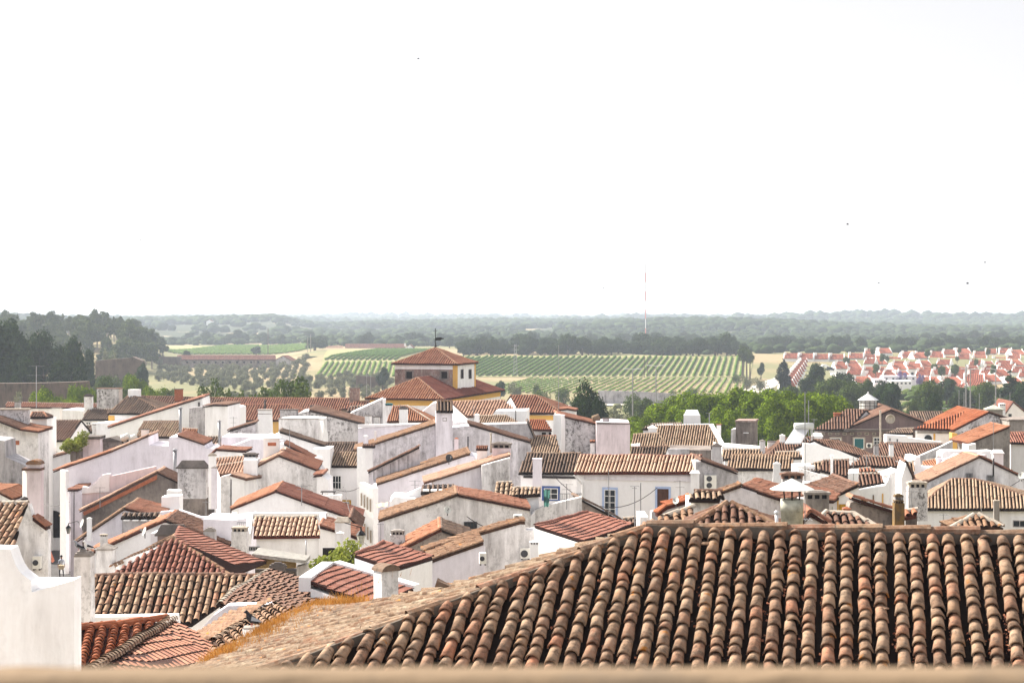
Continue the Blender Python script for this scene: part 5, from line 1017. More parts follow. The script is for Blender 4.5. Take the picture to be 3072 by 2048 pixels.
# the metal-hatted chimney on the far side of the near roof
hd = 31; t = thing('hooded_chimney', 'round cement chimney with white cone shaped metal hat', 'chimney', P(2376,1620,hd)); c = P(2376,1580,hd); r = 33*hd/F; m = MB(); zt = P(0,1497,hd).z; m.lathe(Vector((c.x,c.y,c.z-1.5)), [(r,0),(r,zt-c.z+1.5-.22),(r*1.05,zt-c.z+1.5-.22),(r*1.05,zt-c.z+1.5),(r*.8,zt-c.z+1.5),(r*.8,zt-c.z+1.2)], 20); m.build('shaft', 'tin_dirty', t, True)
m = MB(); z2 = P(0,1466,hd).z; m.lathe(Vector((c.x,c.y,z2)), [(66*hd/F,0),(.01,.19),], 28); m.lathe(Vector((c.x,c.y,z2)), [(66*hd/F,0),(66*hd/F,-.006),(.01,.17),], 28); m.build('hat', 'tin_white', t)
for a in (200, 260, 320, 80): m = MB(); q = Vector((c.x+r*.75*math.cos(R(a)), c.y+r*.75*math.sin(R(a)), zt-.02)); m.tube(q, Vector((c.x+r*.9*math.cos(R(a)), c.y+r*.9*math.sin(R(a)), z2+.06)), .014); m.build('hat_leg', 'metal_dark', t)
t = thing('vent_pipe', 'thin steel vent pipe left of the metal hatted chimney', 'pipe', P(2330,1600,30)); m = MB(); m.tube(P(2330,1600,30), P(2330,1540,30), .03, n=12); m.lathe(P(2330,1540,30), [(.03,0),(.045,.0),(.045,.035),(.01,.06)], 12); m.build('pipe', 'metal_light', t, True)
# perched bird on a white post
t = thing('white_post', 'short whitewashed post at the edge of the dry grass', 'post', P(751,1990,33)); m = MB(); c = P(751,1887,33); z0 = 3; m.box(Vector((c.x,c.y+.15,z0)), .32, .32, c.z-z0, 4); m.build('shaft', 'white', t); m = MB(); m.box(Vector((c.x,c.y+.15,c.z+.002)), .30, .30, .025, 4); m.build('cap_stone', 'grey_cap', t)
def bird(label, base, s=1.0, yaw=0, mat='feather_dark', hm='feather_dark', up_=False, wing=True):
    t = thing('pigeon', label, 'bird', base); me = bpy.data.meshes.new('body'); A = Matrix.Rotation(R(yaw), 3, 'Z'); f = (lambda x, y, z: Vector(base)+A @ Vector((x*s, y*s, z*s)))
    til = 1 if up_ else 0
    pts = [(-.16,0,.045+.0*til),(-.08,0,.085),(0,0,.13),(.055,0,.19),(.075,0,.245),(.105,0,.275),(.15,0,.268)]; rad = [.018,.05,.068,.055,.03,.034,.006]
    m = MB(); 
    for i in range(len(pts)-1): pass
    prof = []; n = 10; vs = []
    for k_, (p, r) in enumerate(zip(pts, rad)):
        q = pts[min(k_+1, len(pts)-1)]; o_ = pts[max(k_-1, 0)]; d = (Vector(q)-Vector(o_)).normalized(); w_ = Vector((0,1,0)); u_ = w_.cross(d)
        vs += [f(*(Vector(p)+w_*(r*.85*math.cos(2*math.pi*i/n))+u_*(r*math.sin(2*math.pi*i/n)))) for i in range(n)]
    fs = [(j*n+i, j*n+(i+1) % n, (j+1)*n+(i+1) % n, (j+1)*n+i) for j in range(len(pts)-1) for i in range(n)]+[tuple(range(n)), tuple(range(len(vs)-n, len(vs)))]
    mk('body', vs, fs, mat, t, smooth=True); m = MB()
    m.hexa([f(-.27,-.03,.0), f(-.12,-.04,.05), f(-.12,.04,.05), f(-.27,.03,.0)], [f(-.27,-.03,.012), f(-.12,-.04,.085), f(-.12,.04,.085), f(-.27,.03,.012)]); m.build('tail', mat, t)
    for s_ in (-1, 1):
        m = MB(); m.hexa([f(-.2,s_*.03,.06), f(.04,s_*.062,.12), f(.02,s_*.045,.19), f(-.16,s_*.03,.1)], [f(-.2,s_*.045,.06), f(.04,s_*.08,.12), f(.02,s_*.06,.19), f(-.16,s_*.045,.1)]); m.build('wing', hm, t)
    m = MB()
    for s_ in (-1, 1): m.tube(f(.0,s_*.02,.0), f(-.005,s_*.02,.08), .006*s, n=5)
    m.build('leg', 'mast_red', t); return t
bird('dark pigeon perched on the white post', Vector((c.x,c.y+.15,c.z+.027)), 1.1, 215, 'feather_dark', 'feather_grey'); 
zc = P(246,1652,49); bird('grey pigeon on the left of the tall weathered chimney top', zc+Vector((-.17,.25,-.02)), 1.0, 190, 'feather_grey', 'feather_dark'); bird('white breasted pigeon on the right of the tall weathered chimney top', zc+Vector((.1,.25,-.02)), 1.0, 210, 'feather_white', 'feather_dark')
k_ = 0
for x, y, s, lab in ((1255,177,.9,'alone high in the sky above the tower'), (421,720,.6,'low over the left wood'), (2543,673,1.0,'high over the brown building'), (1810,863,.6,'just left of the radio mast'), (2636,849,.7,'over the estate, left of two others'), (2903,850,1.1,'over the estate, lower of two on the right'), (2955,787,.7,'farthest right in the sky')):
    D = 150; p = P(x, y, D); t = thing('flying_bird', 'tiny dark bird flying '+lab, 'bird', p, 'birds in the sky'); m = MB(); m.lathe(p-Vector((.13*s,0,0)), [(.01,0),(.04*s,.08*s),(.045*s,.14*s),(.01,.27*s)], 7, axis=Matrix.Rotation(R(90), 3, 'Y')); m.build('body', 'feather_dark', t)
    for s_ in (-1, 1): m = MB(); m.hexa([p+Vector(v) for v in ((-.05*s,0,0),(.06*s,0,0),(.0,s_*.2*s,.08*s),(-.05*s,s_*.2*s,.08*s))], [p+Vector(v) for v in ((-.05*s,0,.012),(.06*s,0,.012),(.0,s_*.2*s,.09*s),(-.05*s,s_*.2*s,.09*s))]); m.build('wing', 'feather_dark', t)
# person walking in the street
def person():
    D = 132; x = (184-CX)/F*D; z = gz(x, D)+.01; t = thing('person', 'person walking up the shaded street in a light shirt, carrying a pale bag', 'person', (x, D, z))
    V = [(0,0,.92),(0,.02,1.15),(0,.0,1.38),(0,0,1.48),(0,0,1.56),(0,-.01,1.66),(.0,0,1.74), (-.09,0,.88),(-.11,-.12,.48),(-.11,.02,.08),(-.11,-.12,.03), (.09,0,.88),(.11,.14,.48),(.11,.22,.10),(.11,.10,.03), (-.19,0,1.40),(-.25,.06,1.13),(-.24,-.08,.90),(-.24,-.12,.82), (.19,0,1.40),(.25,-.04,1.13),(.26,-.12,.92),(.26,-.14,.84)]
    E = [(0,1),(1,2),(2,3),(3,4),(4,5),(5,6),(0,7),(7,8),(8,9),(9,10),(0,11),(11,12),(12,13),(13,14),(2,15),(15,16),(16,17),(17,18),(2,19),(19,20),(20,21),(21,22)]
    Rr_ = [.15,.14,.15,.06,.065,.095,.05, .10,.065,.045,.04, .10,.065,.045,.04, .06,.045,.035,.04, .06,.045,.035,.04]
    me = bpy.data.meshes.new('body'); me.from_pydata(V, E, []); o = bpy.data.objects.new('body', me); C.objects.link(o); o.parent = t
    for m_ in ('trousers','shirt','skin'): me.materials.append(M[m_])
    sk = o.modifiers.new('skin', 'SKIN'); 
    if not me.skin_vertices: me.skin_vertices.new()
    for i, r in enumerate(Rr_): me.skin_vertices[0].data[i].radius = (r, r*.8)
    me.skin_vertices[0].data[0].use_root = True
    s = o.modifiers.new('sub', 'SUBSURF'); s.levels = s.render_levels = 1
    dg = bpy.context.evaluated_depsgraph_get(); dg.update(); nm = bpy.data.meshes.new_from_object(o.evaluated_get(dg)); o.modifiers.clear(); o.data = nm; nm.materials.clear()
    for m_ in ('trousers','shirt','skin'): nm.materials.append(M[m_])
    for p in nm.polygons:
        c_ = p.center; p.material_index = 0 if c_.z < .98 and abs(c_.x) < .2 else (2 if c_.z > 1.5 or (abs(c_.x) > .2 and c_.z < 1.1) else 1); p.use_smooth = True
    m = MB(); w = Vector((x, D, z)); m.lathe(w+Vector((0,.0,1.67)), [(.10,0),(.10,.06),(.06,.12),(.001,.135)], 12); m.build('hair', 'feather_dark', t, True)
    return t
person(); b_ = thing('carrier_bag', 'pale carrier bag held by the walking person', 'bag', P(186,1706,131.6)); m = MB(); c = P(184,1707,131.4); m.box(c-Vector((0,0,.0)), .36, .16, .32, 5, 0, 1.15); m.build('bag_body', 'bag', b_); m = MB(); m.tube(c+Vector((-.1,0,.32)), c+Vector((0,0,.46)), .012); m.tube(c+Vector((.1,0,.32)), c+Vector((0,0,.46)), .012); m.build('handle', 'bag', b_)
# cloths and awnings
def cloth(name, label, cat, pts, D, mat, thick=.05, amp=.06):
    vs = []; n = 8; q = [P(x, y, d) for x, y, d in pts]; t = thing(name, label, cat, (q[2]+q[3])/2)
    g = [[(q[0].lerp(q[1], i/n)).lerp(q[3].lerp(q[2], i/n), j/n)+Vector((0, amp*math.sin(i*2.1)*(j/n), -amp*.4*math.sin(i*1.3))) for i in range(n+1)] for j in range(n+1)]
    fl = [p for r in g for p in r]; k = len(fl); fl += [p+Vector((0, thick, 0)) for p in fl]
    F_ = [(j*(n+1)+i, j*(n+1)+i+1, (j+1)*(n+1)+i+1, (j+1)*(n+1)+i) for j in range(n) for i in range(n)]; mk('fabric', fl, F_+[tuple(a+k for a in f)[::-1] for f in F_], mat, t); return t
cloth('hanging_cloth', 'dark green cloth hung over the terrace wall by the blue window', 'cloth', [(1630,1468,101),(1650,1470,101),(1646,1519,97),(1632,1519,97)], 100, 'cloth_green')
cloth('awning', 'coral red awning over the street beside the left street wall', 'awning', [(138,1632,70),(148,1637,72),(162,1682,70),(141,1678,66)], 70, 'cloth_orange', amp=.2)
cloth('awning', 'small sandy orange awning over the white terrace box', 'awning', [(1128,1510,104),(1164,1506,104),(1162,1518,101),(1130,1520,101)], 103, 'cloth_sand'); cloth('awning', 'torn pale canvas hung beside the archway', 'awning', [(176,1545,148),(205,1510,148),(200,1530,146),(178,1548,146)], 148, 'cloth_sand')
# iron street lanterns
def lantern(label, px, py, D, s=1.0, side=-1):
    c = P(px, py, D); t = thing('street_lantern', label, 'lantern', c); m = MB(); m.lathe(c, [(.10*s,0),(.19*s,.42*s)], 6); m.build('glass_case', 'tin_dirty', t); m = MB(); m.lathe(c+Vector((0,0,.43*s)), [(.22*s,0),(.1*s,.16*s),(.04*s,.2*s),(.03*s,.36*s)], 6); m.tube(c+Vector((0,0,.75*s)), c+Vector((side*.7*s,0,.95*s)), .02); m.build('hood', 'iron', t)
lantern('iron street lantern on the facade by the little chimney house', 1083, 1634, 80, 1.1, -1); lantern('iron street lantern near the archway in the street', 205, 1600, 128, 1.0, 1)
t = thing('terrace_table', 'small black table on the terrace beside the cream house', 'table', P(985,1480,116)); m = MB(); c = P(985,1475,116); m.box(c, 1.0, .6, .06); m.build('table_top', 'metal_dark', t)
for sx in (-.4,.4):
    m = MB(); m.tube(c+Vector((sx,0,0)), c+Vector((sx,0,-.7)), .03); m.build('leg', 'metal_dark', t)
# tall lamp posts beyond the town
def lamppost(label, px, yt, D, arm=2.3):
    q = P(px, yt, D); z = gz(q.x, D); t = thing('lamp_post', label, 'lamp post', (q.x, D, z), 'tall double armed lamp posts'); m = MB(); m.tube((q.x,D,z), q, .16, .09, 8); m.build('pole', 'metal_grey', t)
    for s in (-1, 1):
        m = MB(); m.tube(q, q+Vector((s*arm*.35,0,.12)), .05); m.hexa([q+Vector((s*x,y,zz)) for x, y, zz in ((arm*.3,-.15,.05),(arm*.7,-.15,.1),(arm*.7,.15,.1),(arm*.3,.15,.05))], [q+Vector((s*x,y,zz)) for x, y, zz in ((arm*.3,-.15,.22),(arm*.7,-.1,.2),(arm*.7,.1,.2),(arm*.3,.15,.22))]); m.build('lamp_head', 'metal_light', t)
lamppost('double armed lamp post, left one of the pair by the round green trees', 1898, 1108, 300); lamppost('double armed lamp post, right one of the pair by the round green trees', 1968, 1098, 310)
lamppost('double armed lamp post rising above the vivid orange roof', 2911, 1108, 290); lamppost('double armed lamp post above the grey pyramid turret', 2987, 1108, 300); lamppost('lamp post with arms hidden low behind the brown building', 2815, 1226, 420, 3)
antenna('slim pole left of the lamp post above the orange roof', 2898, 1092, 1230, 300, (), .12, name='bare_pole')
t = thing('radio_mast', 'very tall thin radio mast standing on the plain before the hills', 'mast', P(1937,1000,1500)); m = MB(); p, q = P(1937,1012,1500), P(1936,791,1500)
for i in range(8): m.tube(p.lerp(q, i/8), p.lerp(q, (i+1)/8), .42, .42, 4, m=i % 2)
m.build('shaft', ['mast_red', 'metal_light'], t)
def pylon(label, px, yt, yb, D, w, name='power_pylon'):
    p = P(px, yb, D); q = P(px, yt, D); t = thing(name, label, 'pylon', p); m = MB(); h = q.z-p.z; u = Vector((1,0,0))
    L = [p+Vector((s*w/2, y*w/2, 0)) for s, y in ((-1,-1),(1,-1),(1,1),(-1,1))]; T_ = [q+Vector((s*w*.2, y*w*.2, 0)) for s, y in ((-1,-1),(1,-1),(1,1),(-1,1))]; n = 8
    for a, b_ in zip(L, T_): m.tube(a, b_, .09, n=4)
    for i in range(n):
        for j in range(4):
            a = L[j].lerp(T_[j], i/n); c = L[(j+1) % 4].lerp(T_[(j+1) % 4], (i+1)/n); m.tube(a, c, .05, n=4)
    m.build('lattice', 'metal_grey', t); m = MB()
    for z in (.82, .95): m.tube(p.lerp(q, z)-u*w, p.lerp(q, z)+u*w, .07, n=4)
    m.build('cross_arm', 'metal_grey', t)
pylon('lattice power pylon at the left end of the striped vineyard', 1546, 1032, 1124, 790, 1.8); 
for lab, x, yt, yb in (('left of a pair of wooden poles in the striped vineyard', 1933, 1068, 1130), ('right of a pair of wooden poles in the striped vineyard', 1943, 1068, 1132)): antenna(lab, x, yt, yb, 780, ((.03, 1.5),), .16, mat='bark', n=3, name='utility_pole')
antenna('wooden utility pole above the long farm building', 804, 983, 1062, 1150, ((.02, 1.0),), .28, mat='bark', n=3, name='utility_pole'); antenna('pale pole beside the lone spreading tree', 932, 1003, 1066, 1080, (), .22, mat='bark_pale', name='utility_pole'); antenna('shorter pole beside the lone spreading tree', 923, 1012, 1066, 1082, (), .2, mat='bark_pale', name='utility_pole')
for i, (x, yt, yb) in enumerate(((2877,1170,1222),(2892,1176,1222),(2938,1180,1225),(3000,1182,1222),(3030,1176,1222))): antenna('thin street lamp pole in the scrub, number %s from the left behind the orange roof' % ('one','two','three','four','five')[i], x, yt, yb, 400, ((.0,.8),), .07, n=2, name='street_lamp')

def wire(label, a, b_, sag):
    p, q = P(*a), P(*b_); t = thing('overhead_wire', label, 'wire', p); m = MB(); n = 14
    pt = [p.lerp(q, i/n)-Vector((0,0,sag*4*(i/n)*(1-i/n))) for i in range(n+1)]
    for u_, v_ in zip(pt, pt[1:]): m.tube(u_, v_, .022, n=4)
    m.build('cable', 'metal_dark', t)
wire('slack black wire crossing the front of the cream house', (1660,1425,105), (1972,1462,108), 1.6); wire('thin wire hanging over the stained gable near the barred window', (1400,1548,93), (1590,1580,92), .5); wire('black cable over the narrow street by the lilac facade', (1030,1460,108), (1120,1640,98), 1.0)
wire('wire from the cream house corner down to the street lantern', (1000,1462,130), (1080,1460,120), .3); wire('slack cable across the archway street on the left', (120,1506,140), (208,1505,135), .3); wire('long thin wire over the right grey gable', (2800,1475,112), (3060,1440,112), .8)
for i, (x, yt, yb, D, lab) in enumerate(((1420,1218,1250,175,'before the peach roof'),(700,1250,1300,160,'by the narrow annex'),(2040,1440,1500,95,'left of the small plaster block'),(300,1460,1500,120,'on the curved parapet house'),(905,1455,1490,100,'above the striped roof'),(1245,1440,1480,105,'above the stained block'),(1700,1450,1500,95,'on the terrace by the blue window'),(2600,1370,1410,125,'on the dark roof behind the white street'),(2735,1470,1530,95,'beside the speckled chimney'),(60,1190,1225,228,'at the far left roofs'))): antenna('small aerial '+lab, x, yt, yb, D, ((.05,.7),(.35,.5)), .025)

# slipped and broken bits of tile lying on the near roof
pts = []
for i in range(26):
    a, d = rnd.uniform(-8, 0), rnd.uniform(.4, 5.0); m = MB(); p = front(a, d)+up*.10; y_ = rnd.uniform(-40, 40); w_ = rnd.uniform(.05, .11)
    u_ = Vector((math.cos(R(y_)), math.sin(R(y_)), 0)); v_ = Vector((-u_.y, u_.x, .25)); q = [p-u_*w_*.6, p+u_*w_*.5, p+u_*w_*.4+v_*w_, p-u_*w_*.5+v_*w_*.8]; m.hexa(q, [x+up*.015 for x in q])
    tag(m.build('tile_shard', rnd.choice(['t_old', 't_slope', 'lime'])), 'broken shard of old roof tile lying on the near roof', 'tile shard', 'broken tile shards on the near roof')
t = thing('fallen_tile', 'dark upturned tile piece lying on the hip edge of the near roof slope', 'roof tile', hit(1325, 1772, A0, left_n)+up*.1); m = MB(); p = hit(1325, 1772, A0, left_n)+up*.07
m.hexa([p+Vector(v) for v in ((-.10,-.08,0),(.12,-.06,0),(.10,.1,0),(-.08,.09,0))], [p+Vector(v) for v in ((-.07,-.05,.1),(.14,-.05,.0),(.11,.1,.02),(-.06,.06,.12))]); m.build('shell', 't_dark', t)
# ================================================================ LANDSCAPE
def ground():
    ds = [2]+list(np.geomspace(20, 500, 70))+list(np.linspace(520, 1400, 60))+list(np.geomspace(1430, 9400, 90))
    ts = list(np.linspace(-2.6, -.42, 14))+list(np.linspace(-.40, .40, 150))+list(np.linspace(.42, 2.6, 14)); v = []; k = len(ts)
    for d in ds: v += [(t*d, d, gz(t*d, d)) for t in ts]
    f = [(j*k+i, j*k+i+1, (j+1)*k+i+1, (j+1)*k+i) for j in range(len(ds)-1) for i in range(k-1)]
    m, nt, b = newmat('dry_ground'); b.inputs['Roughness'].default_value = 1
    n1 = noiz(nt, .012, 6, .6, (1, .45, 1)); n2 = noiz(nt, .4, 6, .7)
    c = mix(nt, ramp(nt, n2, [(.3, 0), (.7, 1)]), (.19, .145, .08), (.265, .205, .12))
    c = mix(nt, ramp(nt, n1, [(.44, 0), (.54, .85)]), c, (.12, .125, .055))
    sx = nt.nodes.new('ShaderNodeSeparateXYZ'); nt.links.new(nt.nodes.new('ShaderNodeNewGeometry').outputs['Position'], sx.inputs[0])
    mr = nt.nodes.new('ShaderNodeMapRange'); mr.inputs[1].default_value = 1250; mr.inputs[2].default_value = 1700; nt.links.new(sx.outputs[1], mr.inputs[0])
    sc_ = mix(nt, ramp(nt, noiz(nt, .009, 5, .6, (1, .5, 1)), [(.56, 0), (.60, 1)]), (.026, .034, .015), (.34, .27, .17))
    c = mix(nt, mr.outputs[0], c, sc_)
    nt.links.new(c, b.inputs['Base Color'])
    return tag(mk('ground', v, f, 'dry_ground', smooth=True), kind='structure')
ground()
def sheet(name, poly, mat, dz=.05, n=14, kind='structure'):
    """a strip of ground laid on the terrain; poly = two photo-column/distance edges"""
    (xa, da), (xb, db), (xc, dc), (xd, dd) = poly; v = []
    for j in range(n+1):
        for i in range(n+1):
            u, w = i/n, j/n; px = (xa*(1-u)+xb*u)*(1-w)+(xd*(1-u)+xc*u)*w; D = (da*(1-u)+db*u)*(1-w)+(dd*(1-u)+dc*u)*w; x = (px-CX)/F*D; v.append((x, D, gz(x, D)+dz))
    k = n+1; return tag(mk(name, v, [(j*k+i, j*k+i+1, (j+1)*k+i+1, (j+1)*k+i) for j in range(n) for i in range(n)], mat), kind=kind)
# the street on the left
sv = []; 
for d in np.linspace(60, 160, 30): 
    for x in (-3.2, 3.6): xx = (176-CX)/F*d+x; sv.append((xx, d, gz(xx, d)+.12))
tag(mk('street', sv, [(2*i, 2*i+1, 2*i+3, 2*i+2) for i in range(29)], 'cobble'), kind='structure')
sheet('road', ((1600,520),(2300,560),(2300,574),(1600,532)), 'road_pale', .3); sheet('farm_track', ((2220,640),(2300,620),(2390,830),(2375,840)), 'road_pale', .15)
m_, nt_, b_ = newmat('field_soil'); b_.inputs['Roughness'].default_value = 1
nt_.links.new(mix(nt_, ramp(nt_, noiz(nt_, .25, 6, .7), [(.35, 0), (.65, 1)]), (.13, .14, .055), (.27, .24, .12)), b_.inputs['Base Color'])
sheet('vineyard_ground', ((1240,782),(2250,782),(2262,930),(1290,930)), 'field_soil', .22, 30); sheet('vineyard_ground', ((960,780),(1210,780),(1210,1120),(985,1120)), 'field_soil', .22, 30)
sheet('vineyard_ground', ((430,1150),(930,1150),(930,1400),(430,1400)), 'field_soil', .22, 20)
g4 = np.random.default_rng(11)
def leaves(clumps, n, size, shell=.62, flat=1.0, bias=.25):
    c = np.array([k[:3] for k in clumps]); r = np.array([k[3] for k in clumps]); w = r**2; w /= w.sum(); idx = g4.choice(len(clumps), n, p=w)
    d = g4.normal(size=(n, 3)); d[:, 2] += bias; d /= np.linalg.norm(d, axis=1)[:, None]; rad = r[idx]*(shell+(1-shell)*g4.random(n)**.6*1.15); rad = np.where(g4.random(n) < .13, r[idx]*g4.uniform(1.0, 1.32, n), rad); p = c[idx]+d*rad[:, None]*np.array([1, 1, flat])
    nn = d+g4.normal(size=(n, 3))*.4; nn /= np.linalg.norm(nn, axis=1)[:, None]; a = np.cross(nn, g4.normal(size=(n, 3))); a /= np.linalg.norm(a, axis=1)[:, None]; b = np.cross(nn, a); s = (size*g4.uniform(.6, 1.4, n))[:, None]
    v = np.stack([p-a*s, p-b*s*.6, p+a*s, p+b*s*.6], 1).reshape(-1, 3); return v, np.arange(4*n).reshape(n, 4)
def crown_clumps(w, h, zc, n, rr, seed, shape='round'):
    r_ = random.Random(seed); out = []
    for i in range(n):
        while True:
            x, y, z = r_.uniform(-1, 1), r_.uniform(-1, 1), r_.uniform(-1, 1)
            q = x*x+y*y+z*z
            if q < 1 and (q > .25 or i % 4 == 0): break
        k = 1.0
        if shape == 'umbrella': z = abs(z)*.9-.1; 
        if shape == 'cone': k = max(.12, (1-z)/2)**.8
        if shape == 'cypress': k = max(.15, 1-max(0, z)**2*.95-max(0, -z)**3*.3)
        rad = rr*(r_.uniform(.45, 1.5) if shape == 'wild' else r_.uniform(.6, 1.25))*(k if shape in ('cone', 'cypress') else 1)
        out.append((x*w/2*k*.8, y*w/2*k*.8, zc+z*h/2*.85, rad))
    return out
def trunk_mesh(h, r, clumps, nb, seed):
    r_ = random.Random(seed); m = MB(); top = Vector((r_.uniform(-.05,.05)*h, r_.uniform(-.05,.05)*h, h)); m.tube((0,0,-1.0), top*.5, r*1.25, r, 7); m.tube(top*.5, top, r, r*.7, 7)
    for c in r_.sample(clumps, min(nb, len(clumps))): a = top*r_.uniform(.75, 1); q = Vector(c[:3]); mid = a.lerp(q, .5)+Vector((0,0,-.06*h)); m.tube(a, mid, r*.5, r*.35, 5); m.tube(mid, q, r*.35, r*.12, 5)
    return m
TP = {}
def template(key, w, h, zt, nc, rc, nl, size, mat, shape='round', seed=1, bark='bark', nb=5, tr=None, bias=.25, flat=1.0):
    """crown width w and height h, crown bottom at zt above the ground"""
    cl = crown_clumps(w, h, zt+h/2, nc, rc, seed, shape); v, f = leaves(cl, nl, size, bias=bias, flat=flat); t = trunk_mesh(zt+h*.3, tr or w*.04+.08, cl, nb, seed)
    TP[key] = (v, f, mat, t, bark, zt+h, None, None)
def plant(key, name, label, cat, x, D, s=1.0, sz=None, rot=0, group=None, z=None):
    v, f, mat, t, bark, ht, cm, tm = TP[key]; loc = Vector((x, D, gz(x, D) if z is None else z)); r = bpy.data.objects.new(name, None); C.objects.link(r)
    if cm is None:
        c = mk('crown', v, f, mat); k = mk('trunk', t.v, t.f, bark); TP[key] = (v, f, mat, t, bark, ht, c, k)
    else: c = cm.copy(); k = tm.copy(); c.name = 'crown'; k.name = 'trunk'; C.objects.link(c); C.objects.link(k)
    c.parent = r; k.parent = r; r.location = loc; r.scale = (s, s, sz or s); r.rotation_euler = (0, 0, rot); tag(r, label, cat, group); return r
def plant_px(key, name, label, cat, px, yt, D, wpx, group=None):
    """put a tree so that its top is on photo row yt and its crown wpx wide at distance D"""
    x = (px-CX)/F*D; z = gz(x, D); h = CZ-(yt-HY)/F*D-z; w0 = TP[key][0][:, 0].max()-TP[key][0][:, 0].min(); return plant(key, name, label, cat, x, D, wpx*D/F/w0, h/(TP[key][0][:, 2].max()), rnd.uniform(-.4, .4), group)
for i in range(4): template('bright%d' % i, 15, 10.5, 4.0, 44, 1.75, 30000, .22, 'leaf_bright', 'wild', seed=20+i, nb=9, bias=.35)
for i in range(2): template('mid%d' % i, 8, 6, 2.0, 30, 1.25, 8000, .21, 'leaf_mid', seed=30+i)
for i in range(2): template('fig%d' % i, 12, 5.5, 3.2, 42, 1.0, 5200, .20, 'leaf_mid', seed=40+i, nb=14, bark='bark_pale', tr=.28)
for i in range(2): template('dark%d' % i, 9, 9, 3.0, 36, 1.5, 14000, .23, 'leaf_dark', seed=50+i)
template('broad', 10, 9.5, 1.0, 46, 1.5, 17000, .22, 'leaf_dark', 'wild', seed=57)
template('pine', 16, 13, 6, 60, 2.0, 12000, .28, 'leaf_dark', seed=61, nb=12, tr=.45)
template('feather', 6, 10, 3, 34, 1.1, 5000, .22, 'leaf_dark', 'cone', seed=62)
template('cypress', 5.5, 13, .3, 60, 1.1, 9000, .22, 'leaf_cypress', 'cypress', seed=63, nb=2)
for i in range(4): template('olive%d' % i, 4.8, 3.0, .25, 14, .9, 1300, .21, 'leaf_olive', seed=70+i, nb=4, bark='bark')
for i in range(4): template('euca%d' % i, 8.5, 13, 4, 30, 1.6, 3200, .42, 'leaf_euca', 'cone' if i % 2 else 'round', seed=80+i, nb=3, bark='bark_pale')
for i in range(4): template('oak%d' % i, 11, 8, 1.5, 26, 1.9, 3200, .42, 'leaf_oak', seed=90+i, nb=3)
for i in range(2): template('scrub%d' % i, 4.5, 3.6, .1, 18, .95, 1500, .17, 'leaf_olive' if i else 'leaf_mid', seed=100+i, nb=2)
template('vine', 2.6, 1.1, -.1, 14, .40, 1500, .10, 'leaf_yellow', seed=110, nb=2, tr=.04); template('violet', 8, 5, 2.5, 24, 1.1, 1800, .26, 'leaf_violet', seed=111); template('gum', 5, 11, 10, 26, 1.2, 3000, .28, 'leaf_mid', seed=112, tr=.5, nb=4)
# round bright trees at the right middle
for i, (px, yt, D, w, lab) in enumerate(((1985,1196,262,200,'first bright green tree from the left, lowest of the grove'),(2110,1164,272,190,'second bright green tree from the left in the grove'),(2180,1215,255,140,'small bright green tree in front of the grove'),(2265,1152,270,200,'tallest bright green tree behind the dark stone tower'),(2385,1158,276,180,'bright green tree behind the solar water heater'),(2475,1166,282,150,'rightmost bright green tree of the grove beside the brown building'),(2330,1185,258,170,'shaded bright green tree low in the middle of the grove'),(2050,1215,252,130,'bright green tree low behind the white hip chimney'),(2040,1175,285,170,'bright green tree filling the back left of the grove'),(2215,1168,290,170,'bright green tree filling the back middle of the grove'),(2425,1175,262,150,'bright green tree low before the rightmost ones of the grove'),(2300,1168,288,170,'bright green tree at the back of the grove behind the tallest'),(1950,1235,250,110,'lowest bright bush tree at the left foot of the grove'))):
    plant_px('bright%d' % (i % 4), 'leafy_tree', lab, 'tree', px, yt, D, w*1.32)
